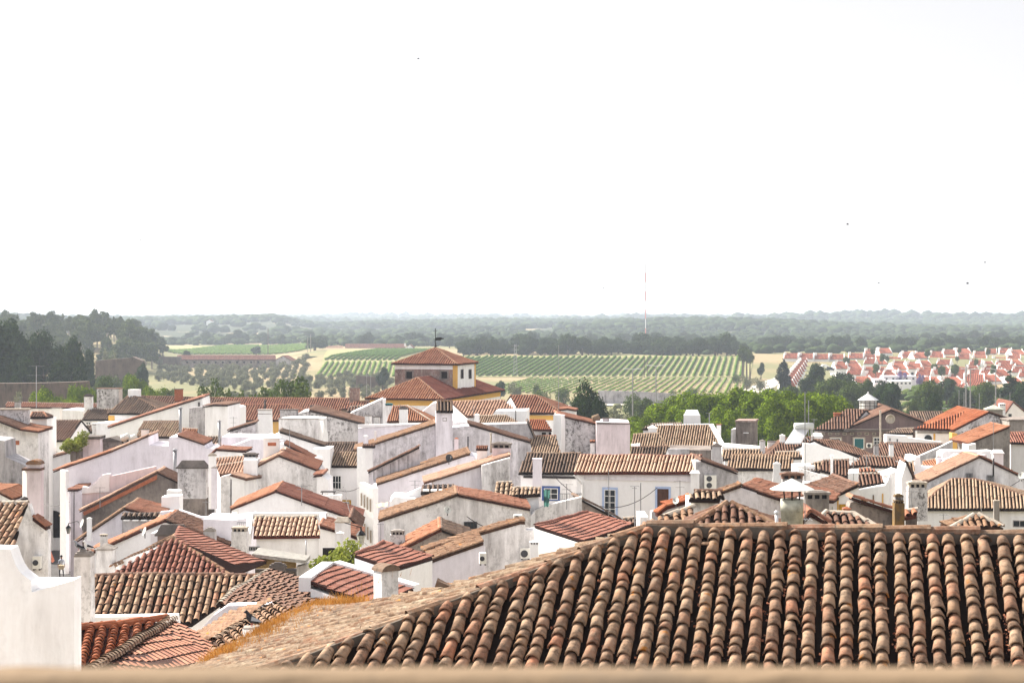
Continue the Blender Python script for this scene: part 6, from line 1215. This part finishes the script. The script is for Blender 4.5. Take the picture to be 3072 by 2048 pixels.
for i, (key, px, yt, D, w, lab) in enumerate((('broad',1762,1128,268,125,'dark rounded tree standing alone right of the hipped roof'),('broad',1795,1180,266,75,'lower right shoulder of dark foliage by the dark rounded tree'),('broad',1722,1190,262,85,'lower dark tree leaning left of the dark rounded tree'),('pine',132,978,430,170,'big dark umbrella pine left of the wooded hill'),('dark0',-60,940,400,280,'broad dark tree mass at the very left edge, nearer'),('dark1',15,950,420,170,'tall dark tree at the left picture edge'),('dark1',212,1002,425,95,'dark crooked tree between the umbrella pine and the slim conifer'),('dark0',170,1075,400,130,'dark dense tree in front of the umbrella pine'),('dark1',60,1060,390,120,'dark dense tree low at the far left'),('feather',240,1025,400,55,'slim dark conifer right of the umbrella pine'),('dark0',262,1040,480,55,'dark drooping tree beside the slim conifer'),
    ('fig0',655,1132,262,150,'open branched tree behind the hall ridge, smaller left one'),('fig1',850,1122,258,270,'wide open branched tree behind the long hall ridge'),('fig0',735,1165,256,90,'small leafy tree between the two open branched trees'),
    ('bright0',165,1152,292,180,'bright low tree behind the far left long roof'),('bright1',245,1145,300,130,'rounded green tree behind the slim chimney'),('bright2',120,1170,280,110,'yellow green low tree above the left roofs'),('mid1',320,1120,380,70,'green tree under the rampart corner'),('bright2',400,1118,370,100,'deep green bush tree below the olive grove'),('mid1',375,1155,320,120,'green tree behind the speckled chimney block'),('bright3',470,1150,330,130,'low green tree right of the round white chimney'),('mid1',515,1160,330,60,'last low green tree before the dry slope'),
    ('cypress',2351,1073,600,52,'single dark cypress before the white estate'),('gum',2228,1032,760,40,'tall gum with bare trunks, left of a tight group'),('gum',2240,1036,765,34,'tall gum with bare trunks, middle of a tight group'),('gum',2250,1045,758,30,'tall gum with bare trunks, right of a tight group'),
    ('oak0',945,1010,1120,88,'lone spreading tree on the dry field crest'),('dark0',925,1068,930,70,'dark round bush at the end of the farm building'),('dark1',769,1037,1120,36,'small dark tree before the far left vineyard'),('dark0',556,1050,950,40,'dark tree at the corner of the long farm building'),('dark1',468,1058,900,34,'dark tree by the left end of the farm wall'),
    ('dark0',1148,1098,640,44,'dark round tree left of the hall tower'),('scrub0',2078,1160,560,44,'grey green bush at the field edge before the bright grove'),('scrub0',2021,1168,560,24,'tiny bush at the lower field edge'),('scrub0',1900,1170,420,60,'dark green bush right of the dark rounded tree'),('mid0',1935,1188,400,90,'olive green tree before the lamp posts'),('scrub1',1860,1215,360,80,'silvery bush in the dry clearing'),('scrub1',1830,1235,340,60,'silvery bush behind the pinkish block'),('scrub1',1545,1142,560,50,'grey bush at the end of the hipped red roof'),('dark1',1500,1140,560,40,'dark bush behind the hall right roof'),('scrub0',1620,1160,470,60,'green bush in the scrub band'),('scrub1',1650,1175,430,50,'grey green bush lower in the scrub band'),('scrub0',1585,1185,400,50,'leafy bush above the hipped roof'),('scrub0',1610,1145,560,22,'small pointed bush at the lower field edge'),('scrub0',1690,1155,520,50,'bush right of the wire thin mast'),
    ('mid1',305,1122,500,60,'green bush tree against the rampart corner'),('scrub0',345,1118,505,60,'dull bush against the rampart face'),('mid0',388,1112,505,50,'rounded bush at the right end of the rampart'),('dark1',425,1085,540,50,'dark tree where the rampart ends'),('scrub1',60,1165,330,60,'silvery round bush behind the far left roofs'),('scrub1',100,1172,320,40,'smaller silvery bush behind the far left roofs'),('olive0',305,1045,620,40,'grey tree on top of the rampart, left one'),('olive1',340,1050,620,34,'grey tree on top of the rampart, right one'),
    ('dark0',2440,1085,520,90,'dark broad tree left of the estate'),('mid0',2500,1125,440,130,'wide green tree behind the glass lantern'),('mid1',2555,1140,430,80,'rounded green tree right behind the glass lantern'),('oak1',2530,1115,520,90,'green crown below the estate first houses'),('mid0',2600,1130,470,80,'mid green tree under the palm'),('dark1',2665,1140,410,100,'dark pointed broad tree behind the villa ridge'),('oak2',2650,1135,500,60,'dull green tree between villa and estate'),('mid1',2790,1135,420,90,'light green tree in front of the cream estate block'),('mid0',2740,1190,400,50,'small round light green tree above the plain dark roof'),('dark0',2795,1175,370,85,'round dark green tree right above the plain dark roof'),('dark1',2840,1130,520,70,'dark low tree below the estate'),('oak3',2900,1155,480,90,'scrubby green tree behind the lamp posts'),('mid1',2960,1140,460,80,'green tree among the lamp posts'),('feather',3030,1110,470,80,'feathery pine near the right edge'),('dark0',3060,1140,440,90,'dark tree at the right picture edge'),('mid0',3000,1200,380,70,'low green tree above the pyramid turret'),('oak0',2870,1170,430,60,'scrubby bush tree before the row of thin lamps'),('mid1',3040,1195,360,30,'slim light green tree near the right edge'),('violet',2703,1110,660,38,'violet flowering jacaranda in the middle of the estate'),('violet',2760,1118,650,26,'smaller violet flowering tree right of the first'),('mid0',2375,1150,480,60,'grey green tree right of the cypress'),('mid1',2310,1160,470,70,'green tree before the cypress base'),
    ('scrub1',2280,1130,640,50,'silvery shrub on the bank left of the cypress'),('scrub1',2240,1122,650,44,'silvery shrub below the gum group'),('scrub0',2210,1120,700,30,'dark shrub below the gum group'),('dark0',2283,1085,760,26,'small round tree on the bare bank'))):
    plant_px(key, 'tree' if not key.startswith('scrub') else 'shrub', lab, 'tree' if not key.startswith('scrub') else 'shrub', px, yt, D, w)
plant('vine', 'climbing_vine', 'yellow green climbing vine on the roof edge by the pinkish blocks', 'plant', (230-CX)/F*143, 143, 1.0, z=P(0,1340,143).z)
plant('vine', 'climbing_vine', 'yellow green vine foliage right of the first, lower down the slope', 'plant', (212-CX)/F*143.5, 143.5, .8, z=P(0,1352,143).z)
plant('vine', 'garden_bush', 'small bright bush between the shed and the cubic white house', 'bush', (1008-CX)/F*74, 74, 1.0, z=P(0,1712,74).z)
# tree tops fill: olives, wood, oaks
n = 0; gl = 'olive trees in the dry grove'; spots = []
for a in range(17):
    for c_ in range(40):
        D = 575+a*21+rnd.uniform(-6, 6); px = 480+(c_+.5*(a % 2))*30*700/D+rnd.uniform(-6, 6)
        if px > 1175 or px > 930 and D > 775: continue
        if D < 720 and px < 520+(720-D)*1.2: continue
        if D < 660 and rnd.random() < .35: continue
        if rnd.random() < .2: continue
        spots.append((px, D))
rnd.shuffle(spots)
for px, D in spots[:290]:
    plant('olive%d' % rnd.randint(0, 3), 'olive_tree', 'grey green olive tree in the dry grove beyond the halls', 'olive tree', (px-CX)/F*D, D, rnd.uniform(.65, 1.05), None, rnd.uniform(0, 6), gl)
for i in range(190):
    D = rnd.uniform(770, 1010); px = rnd.uniform(-60, 500-max(0, (850-D))*.2)
    if px > 430 and D < 820: continue
    plant('euca%d' % rnd.randint(0, 3), 'eucalyptus', 'grey green eucalyptus of the dense wood on the left hill', 'eucalyptus', (px-CX)/F*D, D, rnd.uniform(.75, 1.05), rnd.uniform(.7, .95), rnd.uniform(0, 6), 'eucalyptus wood on the left hill')
ct = 0
for i in range(180):
    px = rnd.uniform(440, 3100); D = rnd.uniform(1180, 1500)
    if i < 85: px = rnd.uniform(1390, 2240); D = rnd.uniform(925, 1010)
    if 380 < px < 960: D = rnd.uniform(1420, 1600)
    if 960 < px < 1250: D = rnd.uniform(1260, 1450)
    if 2300 < px and D < 1250: D += 150
    s = rnd.uniform(.6, 1.1); plant('oak%d' % rnd.randint(0, 3), 'oak_tree', 'dark green oak in the tree belt behind the vineyards', 'oak tree', (px-CX)/F*D, D, s, s*rnd.uniform(.75, 1.1), rnd.uniform(0, 6), 'oaks in the belt behind the vineyards')
for i in range(60):
    px = rnd.uniform(2300, 3120); D = rnd.uniform(1050, 1200); s = rnd.uniform(.5, .9); plant('oak%d' % rnd.randint(0, 3), 'oak_tree', 'small dark oak in the belt behind the estate', 'oak tree', (px-CX)/F*D, D, s, s, rnd.uniform(0, 6), 'oaks behind the estate')
for i in range(15):
    px = rnd.uniform(2530, 3080); D = rnd.uniform(690, 900); s = rnd.uniform(.28, .48); plant('mid%d' % rnd.randint(0, 1), 'garden_tree', 'small green garden tree between the white estate houses', 'tree', (px-CX)/F*D, D, s, s*1.3, rnd.uniform(0, 6), 'garden trees among the estate houses', z=gz((px-CX)/F*D, D)+2.5)
# far woods as masses
def blob(seed, sub):
    bm_ = __import__('bmesh').new(); __import__('bmesh').ops.create_icosphere(bm_, subdivisions=sub, radius=1)
    for v in bm_.verts: k = 1+.38*noise.noise(v.co*1.7+Vector((seed*7, 0, 0)))+.2*noise.noise(v.co*4+Vector((0, seed*3, 0))); v.co = Vector((v.co.x*k, v.co.y*k, v.co.z*k*.72+.25))
    v = np.array([tuple(a.co) for a in bm_.verts]); f = np.array([[q.index for q in p.verts] for p in bm_.faces]); bm_.free(); return v, f
BL = {2: [blob(i, 2) for i in range(5)], 1: [blob(i, 1) for i in range(4)], 3: [blob(i, 3) for i in range(4)]}
def mass(name, label, pts, sub, mat, cat='wood'):
    V, Fc, n0 = [], [], 0
    for (x, y, z, w, h) in pts:
        v, f = BL[sub][rnd.randrange(len(BL[sub]))]; a = rnd.uniform(0, 6.28); ca, sa = math.cos(a), math.sin(a)
        q = np.stack([(v[:, 0]*ca-v[:, 1]*sa)*w/2+x, (v[:, 0]*sa+v[:, 1]*ca)*w/2+y, v[:, 2]*h*.5+z+h*.22], 1); V.append(q); Fc.append(f+n0); n0 += len(q)
    o = mk(name, np.concatenate(V), np.concatenate(Fc), mat, smooth=True); return tag(o, label, cat, None, 'stuff')
def wood(dlo, dhi, n, thr, sub, xlo=-300, xhi=3400, wmin=6, wmax=12, sc=.004):
    out = []
    while len(out) < n:
        D = math.sqrt(rnd.uniform(dlo**2, dhi**2)); px = rnd.uniform(xlo, xhi); x = (px-CX)/F*D
        if noise.noise(Vector((x*sc, D*sc*.6, 1.5))) < thr and rnd.random() > .06: continue
        w = rnd.uniform(wmin, wmax); out.append((x, D, gz(x, D)-.3, w, w*rnd.uniform(.6, .95)))
    return out
mass('tree_belt', 'dense dark green belt of trees filling the valley behind the vineyards', [q for q in wood(950, 1950, 4200, -.34, 3, wmin=5, wmax=10) if not (q[1] < 1420 and (CX+F*q[0]/q[1] < 960) or q[1] < 1270 and CX+F*q[0]/q[1] < 1390 or q[1] < 985 and CX+F*q[0]/q[1] > 2240)], 2, 'leaf_oak')
mass('hill_wood', 'hazy grey green oak woods covering the middle hills', wood(1900, 3200, 12500, -.38, 2, wmin=8, wmax=17), 2, 'leaf_oak')
mass('far_wood', 'pale hazy woods on the farthest hills under the sky', wood(3200, 8800, 14000, -.22, 1, wmin=12, wmax=30, sc=.0016), 1, 'leaf_oak')
pts = []
for i in range(260):
    px = rnd.uniform(1440, 2330); D = rnd.uniform(300, 600); w = rnd.uniform(1.2, 3.2); x = (px-CX)/F*D
    if noise.noise(Vector((x*.05, D*.02, 4))) > -.12: pts.append((x, D, gz(x, D)-.3, w, w*.8))
mass('scrub', 'low grey green scrub on the dry ground behind the town', pts, 2, 'leaf_olive', 'scrub'); pts = []
for i in range(340):
    px = rnd.uniform(2330, 3150); D = rnd.uniform(400, 640); w = rnd.uniform(2, 5.5); x = (px-CX)/F*D; pts.append((x, D, gz(x, D)-.3, w, w*.8))
mass('thicket', 'green thicket between the brown building and the white estate', pts, 3, 'leaf_mid', 'thicket'); pts = []
for i in range(60): px = rnd.uniform(2640, 2790) if i < 45 else rnd.uniform(2545,2590); D = rnd.uniform(368, 378); x = (px-CX)/F*D; pts.append((x, D, gz(x, D), 2.4, 3.0))
mass('reeds', 'band of dry brown reeds behind the brown building', pts, 2, 'reed', 'reeds')
# ---------------------------------------------------------------- vineyards
def vine_rows(px0, px1, step, D0, D1, mat, label, group, h=1.25, w=.55, dirx=.149, dz=0, curve=None, lump=1.3, gap=0):
    k = 0; x = (px0-CX)/F*D0; xe = (px1-CX)/F*D0
    while x < xe:
        vs, fs, n0 = [], [], 0; L = D1-D0+rnd.uniform(-3, 3); y = D0+rnd.uniform(0, 2); xr = x
        while y < D0+L:
            xx = xr+dirx*(y-D0)+rnd.uniform(-.08, .08)
            if rnd.random() >= gap:
                v, f = BL[1][rnd.randrange(4)]; ww = w*rnd.uniform(.8, 1.3); hh = h*rnd.uniform(.75, 1.15)
                q = np.stack([v[:, 0]*ww+xx, v[:, 1]*lump*.75+y, v[:, 2]*hh*.62+gz(xx, y)+hh*.5], 1); vs.append(q); fs.append(f+n0); n0 += len(q)
            y += lump
        o = mk('vine_row', np.concatenate(vs), np.concatenate(fs), mat, smooth=True); tag(o, label, 'vine row', group); x += step; k += 1
    return k
nv = vine_rows(1215, 2232, 3.1, 789, 905, 'leaf_vine_dark', 'green grapevine row of the tilted striped vineyard', 'grapevine rows on the tilted field', dirx=.149)
nv += vine_rows(1430, 2230, 2.9, 618, 765, 'leaf_vine', 'pale young vine row on the lower straw field', 'young vine rows on the lower field', h=.8, w=.4, dirx=.149, gap=.35, lump=1.6)
nv += vine_rows(975, 1190, 3.0, 885, 1110, 'leaf_vine_dark', 'dark vine row on the field left of the tower', 'dark vine rows left of the tower', dirx=.05, lump=1.7)
nv += vine_rows(950, 1190, 2.7, 785, 872, 'leaf_vine', 'light green vine row just left of the tower', 'light vine rows left of the tower', h=1.1, w=.7, dirx=-.05)
nv += vine_rows(440, 900, 3.6, 1150, 1400, 'leaf_vine', 'pale green vine row on the far left field', 'vine rows on the far left field', w=.9, dirx=.05, lump=2.4)
print('vine rows', nv)
# ---------------------------------------------------------------- farm buildings, ramparts
def longbarn(label, x1, x2, ye, yr, D, wm, tm, pitch=20, wins=0):
    b = H(label, (x1+x2)/2, D, 'farm_building', 'barn'); W = slope(b, (x1,ye,x2,ye), D, -2, (x1+2,yr,x2-2,yr), pitch, wm, tm, cap=tm, sp=.5)
    for i in range(wins): x = x1+(x2-x1)*(i+.5)/wins; hole(W, x-3, ye+4, x+3, ye+9, 'hole', 'window')
    return b, W
b, W = longbarn('long low farm building with reddish roof above the olive grove', 530, 828, 1080, 1066, 905, 'brown_stained', 't_red', 22, 14); gable(b, [(826,1080),(848,1068),(878,1084)], 904, -6, 12, 'grey_plaster', ['t_red','t_red'], caps=False)
b, W = longbarn('long white farm house with red roof by the far vineyard', 1035, 1215, 1044, 1032, 1190, 'whitest', 't_red', 20, 8); gable(b, [(1214,1044),(1230,1034),(1240,1044)], 1188, -3, 10, 'white', ['t_red','t_red'], caps=False); chim(b, 1215, 1029, 1036, 5, 1190, 'white', 'flat')
b, W = longbarn('pale metal roofed shed left of the long white farm house', 975, 1030, 1046, 1038, 1195, 'white', 't_palepink', 16)
b, W = longbarn('small far house with a pale red roof at the top of the striped vineyard', 1392, 1448, 1066, 1056, 1010, 'white', 't_terra', 20)
for i, (x, y, D, w, lab) in enumerate(((628,958,2200,18,'tiny pinkish farm house on the left far slope'),(2322,1072,950,12,'tiny white house at the left end of the estate belt'),(2338,1076,940,10,'tiny brown roofed house next to the estate belt'),(1572,955+30,2300,14,'tiny pale farm house on the middle hills'),(2330,1010,1700,22,'pale ruined farm house on the right slope'))):
    b = H(lab, x, D, 'farmhouse', 'farmhouse'); gable(b, [(x-w/2,y+6),(x,y+1),(x+w/2,y+6)], D, 0, 9, 'cream', ['t_terra','t_terra'], caps=False)
t = thing('rampart', 'brown stone town rampart with a sloping corner below the left wood', 'rampart', P(345,1125,560)); t.location.z = gz(t.location.x, 560)
gable(t, [(286,1082),(330,1078),(386,1074),(398,1070),(425,1082),(428,1115)], 560, 3, 6, 'rampart', None, base=-12)
t = thing('rampart', 'long low dark stone rampart behind the far left roofs', 'rampart', P(100,1180,350)); gable(t, [(-120,1150),(0,1150),(140,1148),(260,1144),(262,1165)], 350, 2, 3, 'rampart', None, base=-12)
t = thing('rampart', 'brick red boundary wall running right to the farm building', 'wall', P(470,1080,700)); gable(t, [(424,1067),(430,1062),(438,1069),(540,1070)], 880, -3, 3, 'rampart', None, base=-14)
t = thing('stone_wall', 'short stone field wall right of the olive grove', 'wall', P(1110,1140,620)); gable(t, [(1068,1126),(1115,1130),(1140,1134)], 640, 3, 1, 'rampart', None, base=-12)
t = thing('boundary_wall', 'long pale retaining wall along the road below the lower field', 'wall', P(1950,1178,540)); gable(t, [(1795,1171),(1900,1173),(2050,1181),(2160,1184)], 545, 3, .6, 'grey_plaster', None, base=-12)
# ---------------------------------------------------------------- white estate on the right
EH = []
def estate_house(px, yt, D, w, label, k):
    """row house: gable roof facing us with a raised chimney"""
    wd = w*D/F; hr = 2.6; dp = 7.0; hw = 7.2
    if k not in [e[0] for e in EH]:
        b = thing('estate_house', 'x', 'house', (0,0,0)); yaw = R((-14, 10, -30, 22)[k]); ca, sa = math.cos(yaw), math.sin(yaw); T = lambda x, y, z: Vector((x*ca-y*sa, x*sa+y*ca, z)); W_ = 6.6
        m = MB(); q = [T(-W_/2,0,0),T(W_/2,0,0),T(W_/2,dp,0),T(-W_/2,dp,0)]; m.hexa([v+Vector((0,0,-3-0)) for v in q], [v+Vector((0,0,hw)) for v in q]); 
        for s in (-1,1): a = T(s*W_/2,0,hw); c = T(s*W_/2,dp,hw); d = T(s*W_/2,dp/2,hw+hr+.55); e = Vector((s*-.32*ca, s*-.32*sa, 0)); m.add([a,c,d,a+e,c+e,d+e], [(0,1,2),(5,4,3),(0,2,5,3),(2,1,4,5)])
        m.build('wall', 'whitest', b); rf = Roof('t_estate', 200); rf.facet([T(-W_/2+.32,-.3,hw+.02),T(W_/2-.32,-.3,hw+.02),T(W_/2-.32,dp/2,hw+hr),T(-W_/2+.32,dp/2,hw+hr)], T(0,-1,0)-Vector((0,0,.5)), tiles=True, sp=.6); rf.facet([T(-W_/2+.32,dp+.3,hw),T(W_/2-.32,dp+.3,hw),T(W_/2-.32,dp/2,hw+hr),T(-W_/2+.32,dp/2,hw+hr)], T(0,1,0), tiles=False); rf.build(b, 'roof')
        m = MB(); m.box(T(-W_/2+.7,dp*.35,hw-.2), .95, .8, 3.5, math.degrees(yaw)); m.build('chimney', 'whitest', b); 
        if k % 2 == 0: m = MB(); m.box(T(1.0,.9,hw+.35), 1.3, .9, .42, math.degrees(yaw)); m.build('skylight', 'metal_dark', b)
        for x in (-1.5, 1.5):
            m = MB(); o = T(x,-.04,4.2); m.box(o-Vector((0,0,0)), 1.0, .12, 1.4, math.degrees(yaw)); m.build('window', 'glass', b)
        EH.append((k, b)); r = b
    else:
        src = [e[1] for e in EH if e[0] == k][0]; r = src.copy(); C.objects.link(r)
        for ch in src.children: c = ch.copy(); C.objects.link(c); c.parent = r
    x = (px-CX)/F*D; z = CZ-(yt-HY)/F*D-hw-hr; r.location = (x, D, z); r.scale = (wd/6.6, wd/6.6, 1); tag(r, label, 'house', 'white terraced houses of the estate'); return r
ORD = ['first','second','third','fourth','fifth','sixth','seventh','eighth','ninth','tenth','eleventh','twelfth','thirteenth','fourteenth','fifteenth','sixteenth','seventeenth','eighteenth']
rows = [('farthest row', 1052, 2620, 3080, 950, 40, 0, 0), ('second farthest row', 1066, 2530, 3080, 900, 40, 0, 0), ('third farthest row', 1081, 2520, 3080, 850, 41, 0, 2), ('middle row', 1096, 2525, 3080, 800, 43, 0, 1), ('third nearest row', 1112, 2560, 3080, 750, 50, 0, 2), ('second nearest row', 1130, 2600, 3080, 710, 58, 0, 3), ('nearest row', 1150, 2800, 3080, 670, 70, 0, 1)]
for nm_, y, x0, x1, D, w, k, kk in rows:
    x = x0; i = 0
    while x < x1:
        if rnd.random() < .1: x += w*.7; continue
        estate_house(x+rnd.uniform(-4,4), y+rnd.uniform(-7,6), D+rnd.uniform(-12,12), w*rnd.uniform(.85,1.25), 'white house with red roof, %s from left in the estate\'s %s' % (ORD[i], nm_), (kk+(0 if rnd.random() < .75 else 1)) % 4); x += w*rnd.uniform(.92, 1.12); i += 1
x = 2372; i = 0
while x < 2540: estate_house(x, 1060+(x-2372)*.02, 880, 44, 'white red roofed house, %s from left in the outlying left row' % ORD[i], 0); x += 46; i += 1
for i in range(11): estate_house(2372+i*5, 1140-i*7, 640+i*26, 40-i*1.4, 'narrow white house of the sawtooth line behind the cypress, %s from near end' % ORD[i], 3)
for j, (px, y, D, w, lab) in enumerate(((2705,1142,640,62,'broad cream apartment block in front of the estate'),(2700,1128,660,100,'long lilac grey block behind the jacaranda tree'),(2640,1137,650,34,'small blue grey faced block left of the cream apartment block'))):
    b = H(lab, px, D, 'apartment_block', 'apartment block'); W = gable(b, [(px-w/2,y),(px+w/2,y)], D, -4, 9, 'cream' if j == 0 else 'lilac', ['t_vivid'] if 0 else None)
    for i in range(5): x = px-w/2+w*(i+.5)/5; hole(W, x-3, y+5, x+3, y+10, 'glass', 'window')
# parked vehicles far off
for i, (px, y, col, lab) in enumerate(((2473,1098,'frame_white','tiny white parked van left of the estate'),(2490,1106,'glass','tiny dark parked car left of the estate'),(2503,1113,'frame_white','tiny pale parked car before the estate corner'))):
    D = 760; c = P(px, y+4, D); c.z = gz(c.x, D)+9 if 0 else c.z; t = thing('parked_car', lab, 'car', c); m = MB(); m.box(c, 4.2, 1.8, .8, 10); m.box(c+Vector((0,0,.8)), 2.4, 1.6, .6, 10, 0, .8); m.build('body', col, t); m = MB()
    for sx in (-1.3, 1.3): 
        m = MB(); m.tube(c+Vector((sx,-.95,.1)), c+Vector((sx,-.75,.1)), .32); m.build('wheel', 'iron', t)
# ---------------------------------------------------------------- air, light, camera
HZ = 1.3e-4
hb = MB(); hb.box(Vector((0, 4700, -32)), 52000, 10400, 112); hz = hb.build('haze', 'white'); hz.data.materials.clear()
m = bpy.data.materials.new('haze_air'); m.use_nodes = True; nt = m.node_tree; nt.nodes.clear(); o_ = nt.nodes.new('ShaderNodeOutputMaterial'); pv = nt.nodes.new('ShaderNodeVolumePrincipled'); pv.inputs['Density'].default_value = HZ; pv.inputs['Color'].default_value = (.74, .84, 1, 1); pv.inputs['Anisotropy'].default_value = .2
nt.links.new(pv.outputs[0], o_.inputs['Volume']); hz.data.materials.append(m); tag(hz, kind='stuff')
SUN_EL, SUN_AZ = 38, 33     # degrees: height, and how far behind the picture plane the sun stands (it comes from the left)
d = Vector((-math.cos(R(SUN_EL))*math.cos(R(SUN_AZ)), math.cos(R(SUN_EL))*math.sin(R(SUN_AZ)), math.sin(R(SUN_EL))))
sd = bpy.data.lights.new('sun', 'SUN'); sd.energy = 4.4; sd.angle = R(.5); sd.color = (1, .93, .82); so = bpy.data.objects.new('sun', sd); so.rotation_euler = d.to_track_quat('Z', 'Y').to_euler(); so.location = d*100; C.objects.link(so)
w = bpy.data.worlds.new('World'); bpy.context.scene.world = w; w.use_nodes = True; nt = w.node_tree; bg = nt.nodes['Background']; sk = nt.nodes.new('ShaderNodeTexSky'); sk.sky_type = 'NISHITA'; sk.sun_disc = False; sk.sun_elevation = R(SUN_EL); sk.sun_rotation = math.atan2(d.x, d.y); sk.dust_density = 1; sk.air_density = 1.0; sk.ozone_density = .6; sk.altitude = 200
hs = nt.nodes.new('ShaderNodeHueSaturation'); hs.inputs['Saturation'].default_value = .12; nt.links.new(sk.outputs[0], hs.inputs['Color'])
tn = mix(nt, 1.0, hs.outputs[0], (1.0, .972, .975), 'MULTIPLY'); tc = nt.nodes.new('ShaderNodeTexCoord'); sx = nt.nodes.new('ShaderNodeSeparateXYZ'); nt.links.new(tc.outputs['Generated'], sx.inputs[0])
mr = nt.nodes.new('ShaderNodeMapRange'); mr.interpolation_type = 'SMOOTHSTEP'; mr.inputs[1].default_value = .2; mr.inputs[2].default_value = .5; mr.inputs[3].default_value = .51; mr.inputs[4].default_value = 1.22; nt.links.new(sx.outputs[2], mr.inputs[0])  # overhead sky boost added to keep wall light; low sky dimmed
vm = nt.nodes.new('ShaderNodeVectorMath'); vm.operation = 'SCALE'; nt.links.new(tn, vm.inputs[0]); nt.links.new(mr.outputs[0], vm.inputs['Scale']); nt.links.new(vm.outputs[0], bg.inputs['Color']); bg.inputs['Strength'].default_value = .108
cd = bpy.data.cameras.new('camera'); co = bpy.data.objects.new('camera', cd); C.objects.link(co); co.location = CAM; co.rotation_euler = (R(90), 0, 0); cd.sensor_width = 36; cd.lens = 60; cd.shift_y = -69/3072; cd.clip_start = .1; cd.clip_end = 30000
cd.dof.use_dof = True; cd.dof.focus_distance = 75; cd.dof.aperture_fstop = 6.5
sc = bpy.context.scene; sc.camera = co; sc.view_settings.view_transform = 'Standard'; sc.view_settings.look = 'None'; sc.view_settings.gamma = 1; sc.view_settings.exposure = 1.68
sc.render.engine = 'CYCLES'; sc.cycles.use_denoising = True; sc.cycles.max_bounces = 6; sc.cycles.diffuse_bounces = 3; sc.cycles.volume_bounces = 1; sc.cycles.volume_max_steps = 64; sc.cycles.transparent_max_bounces = 8
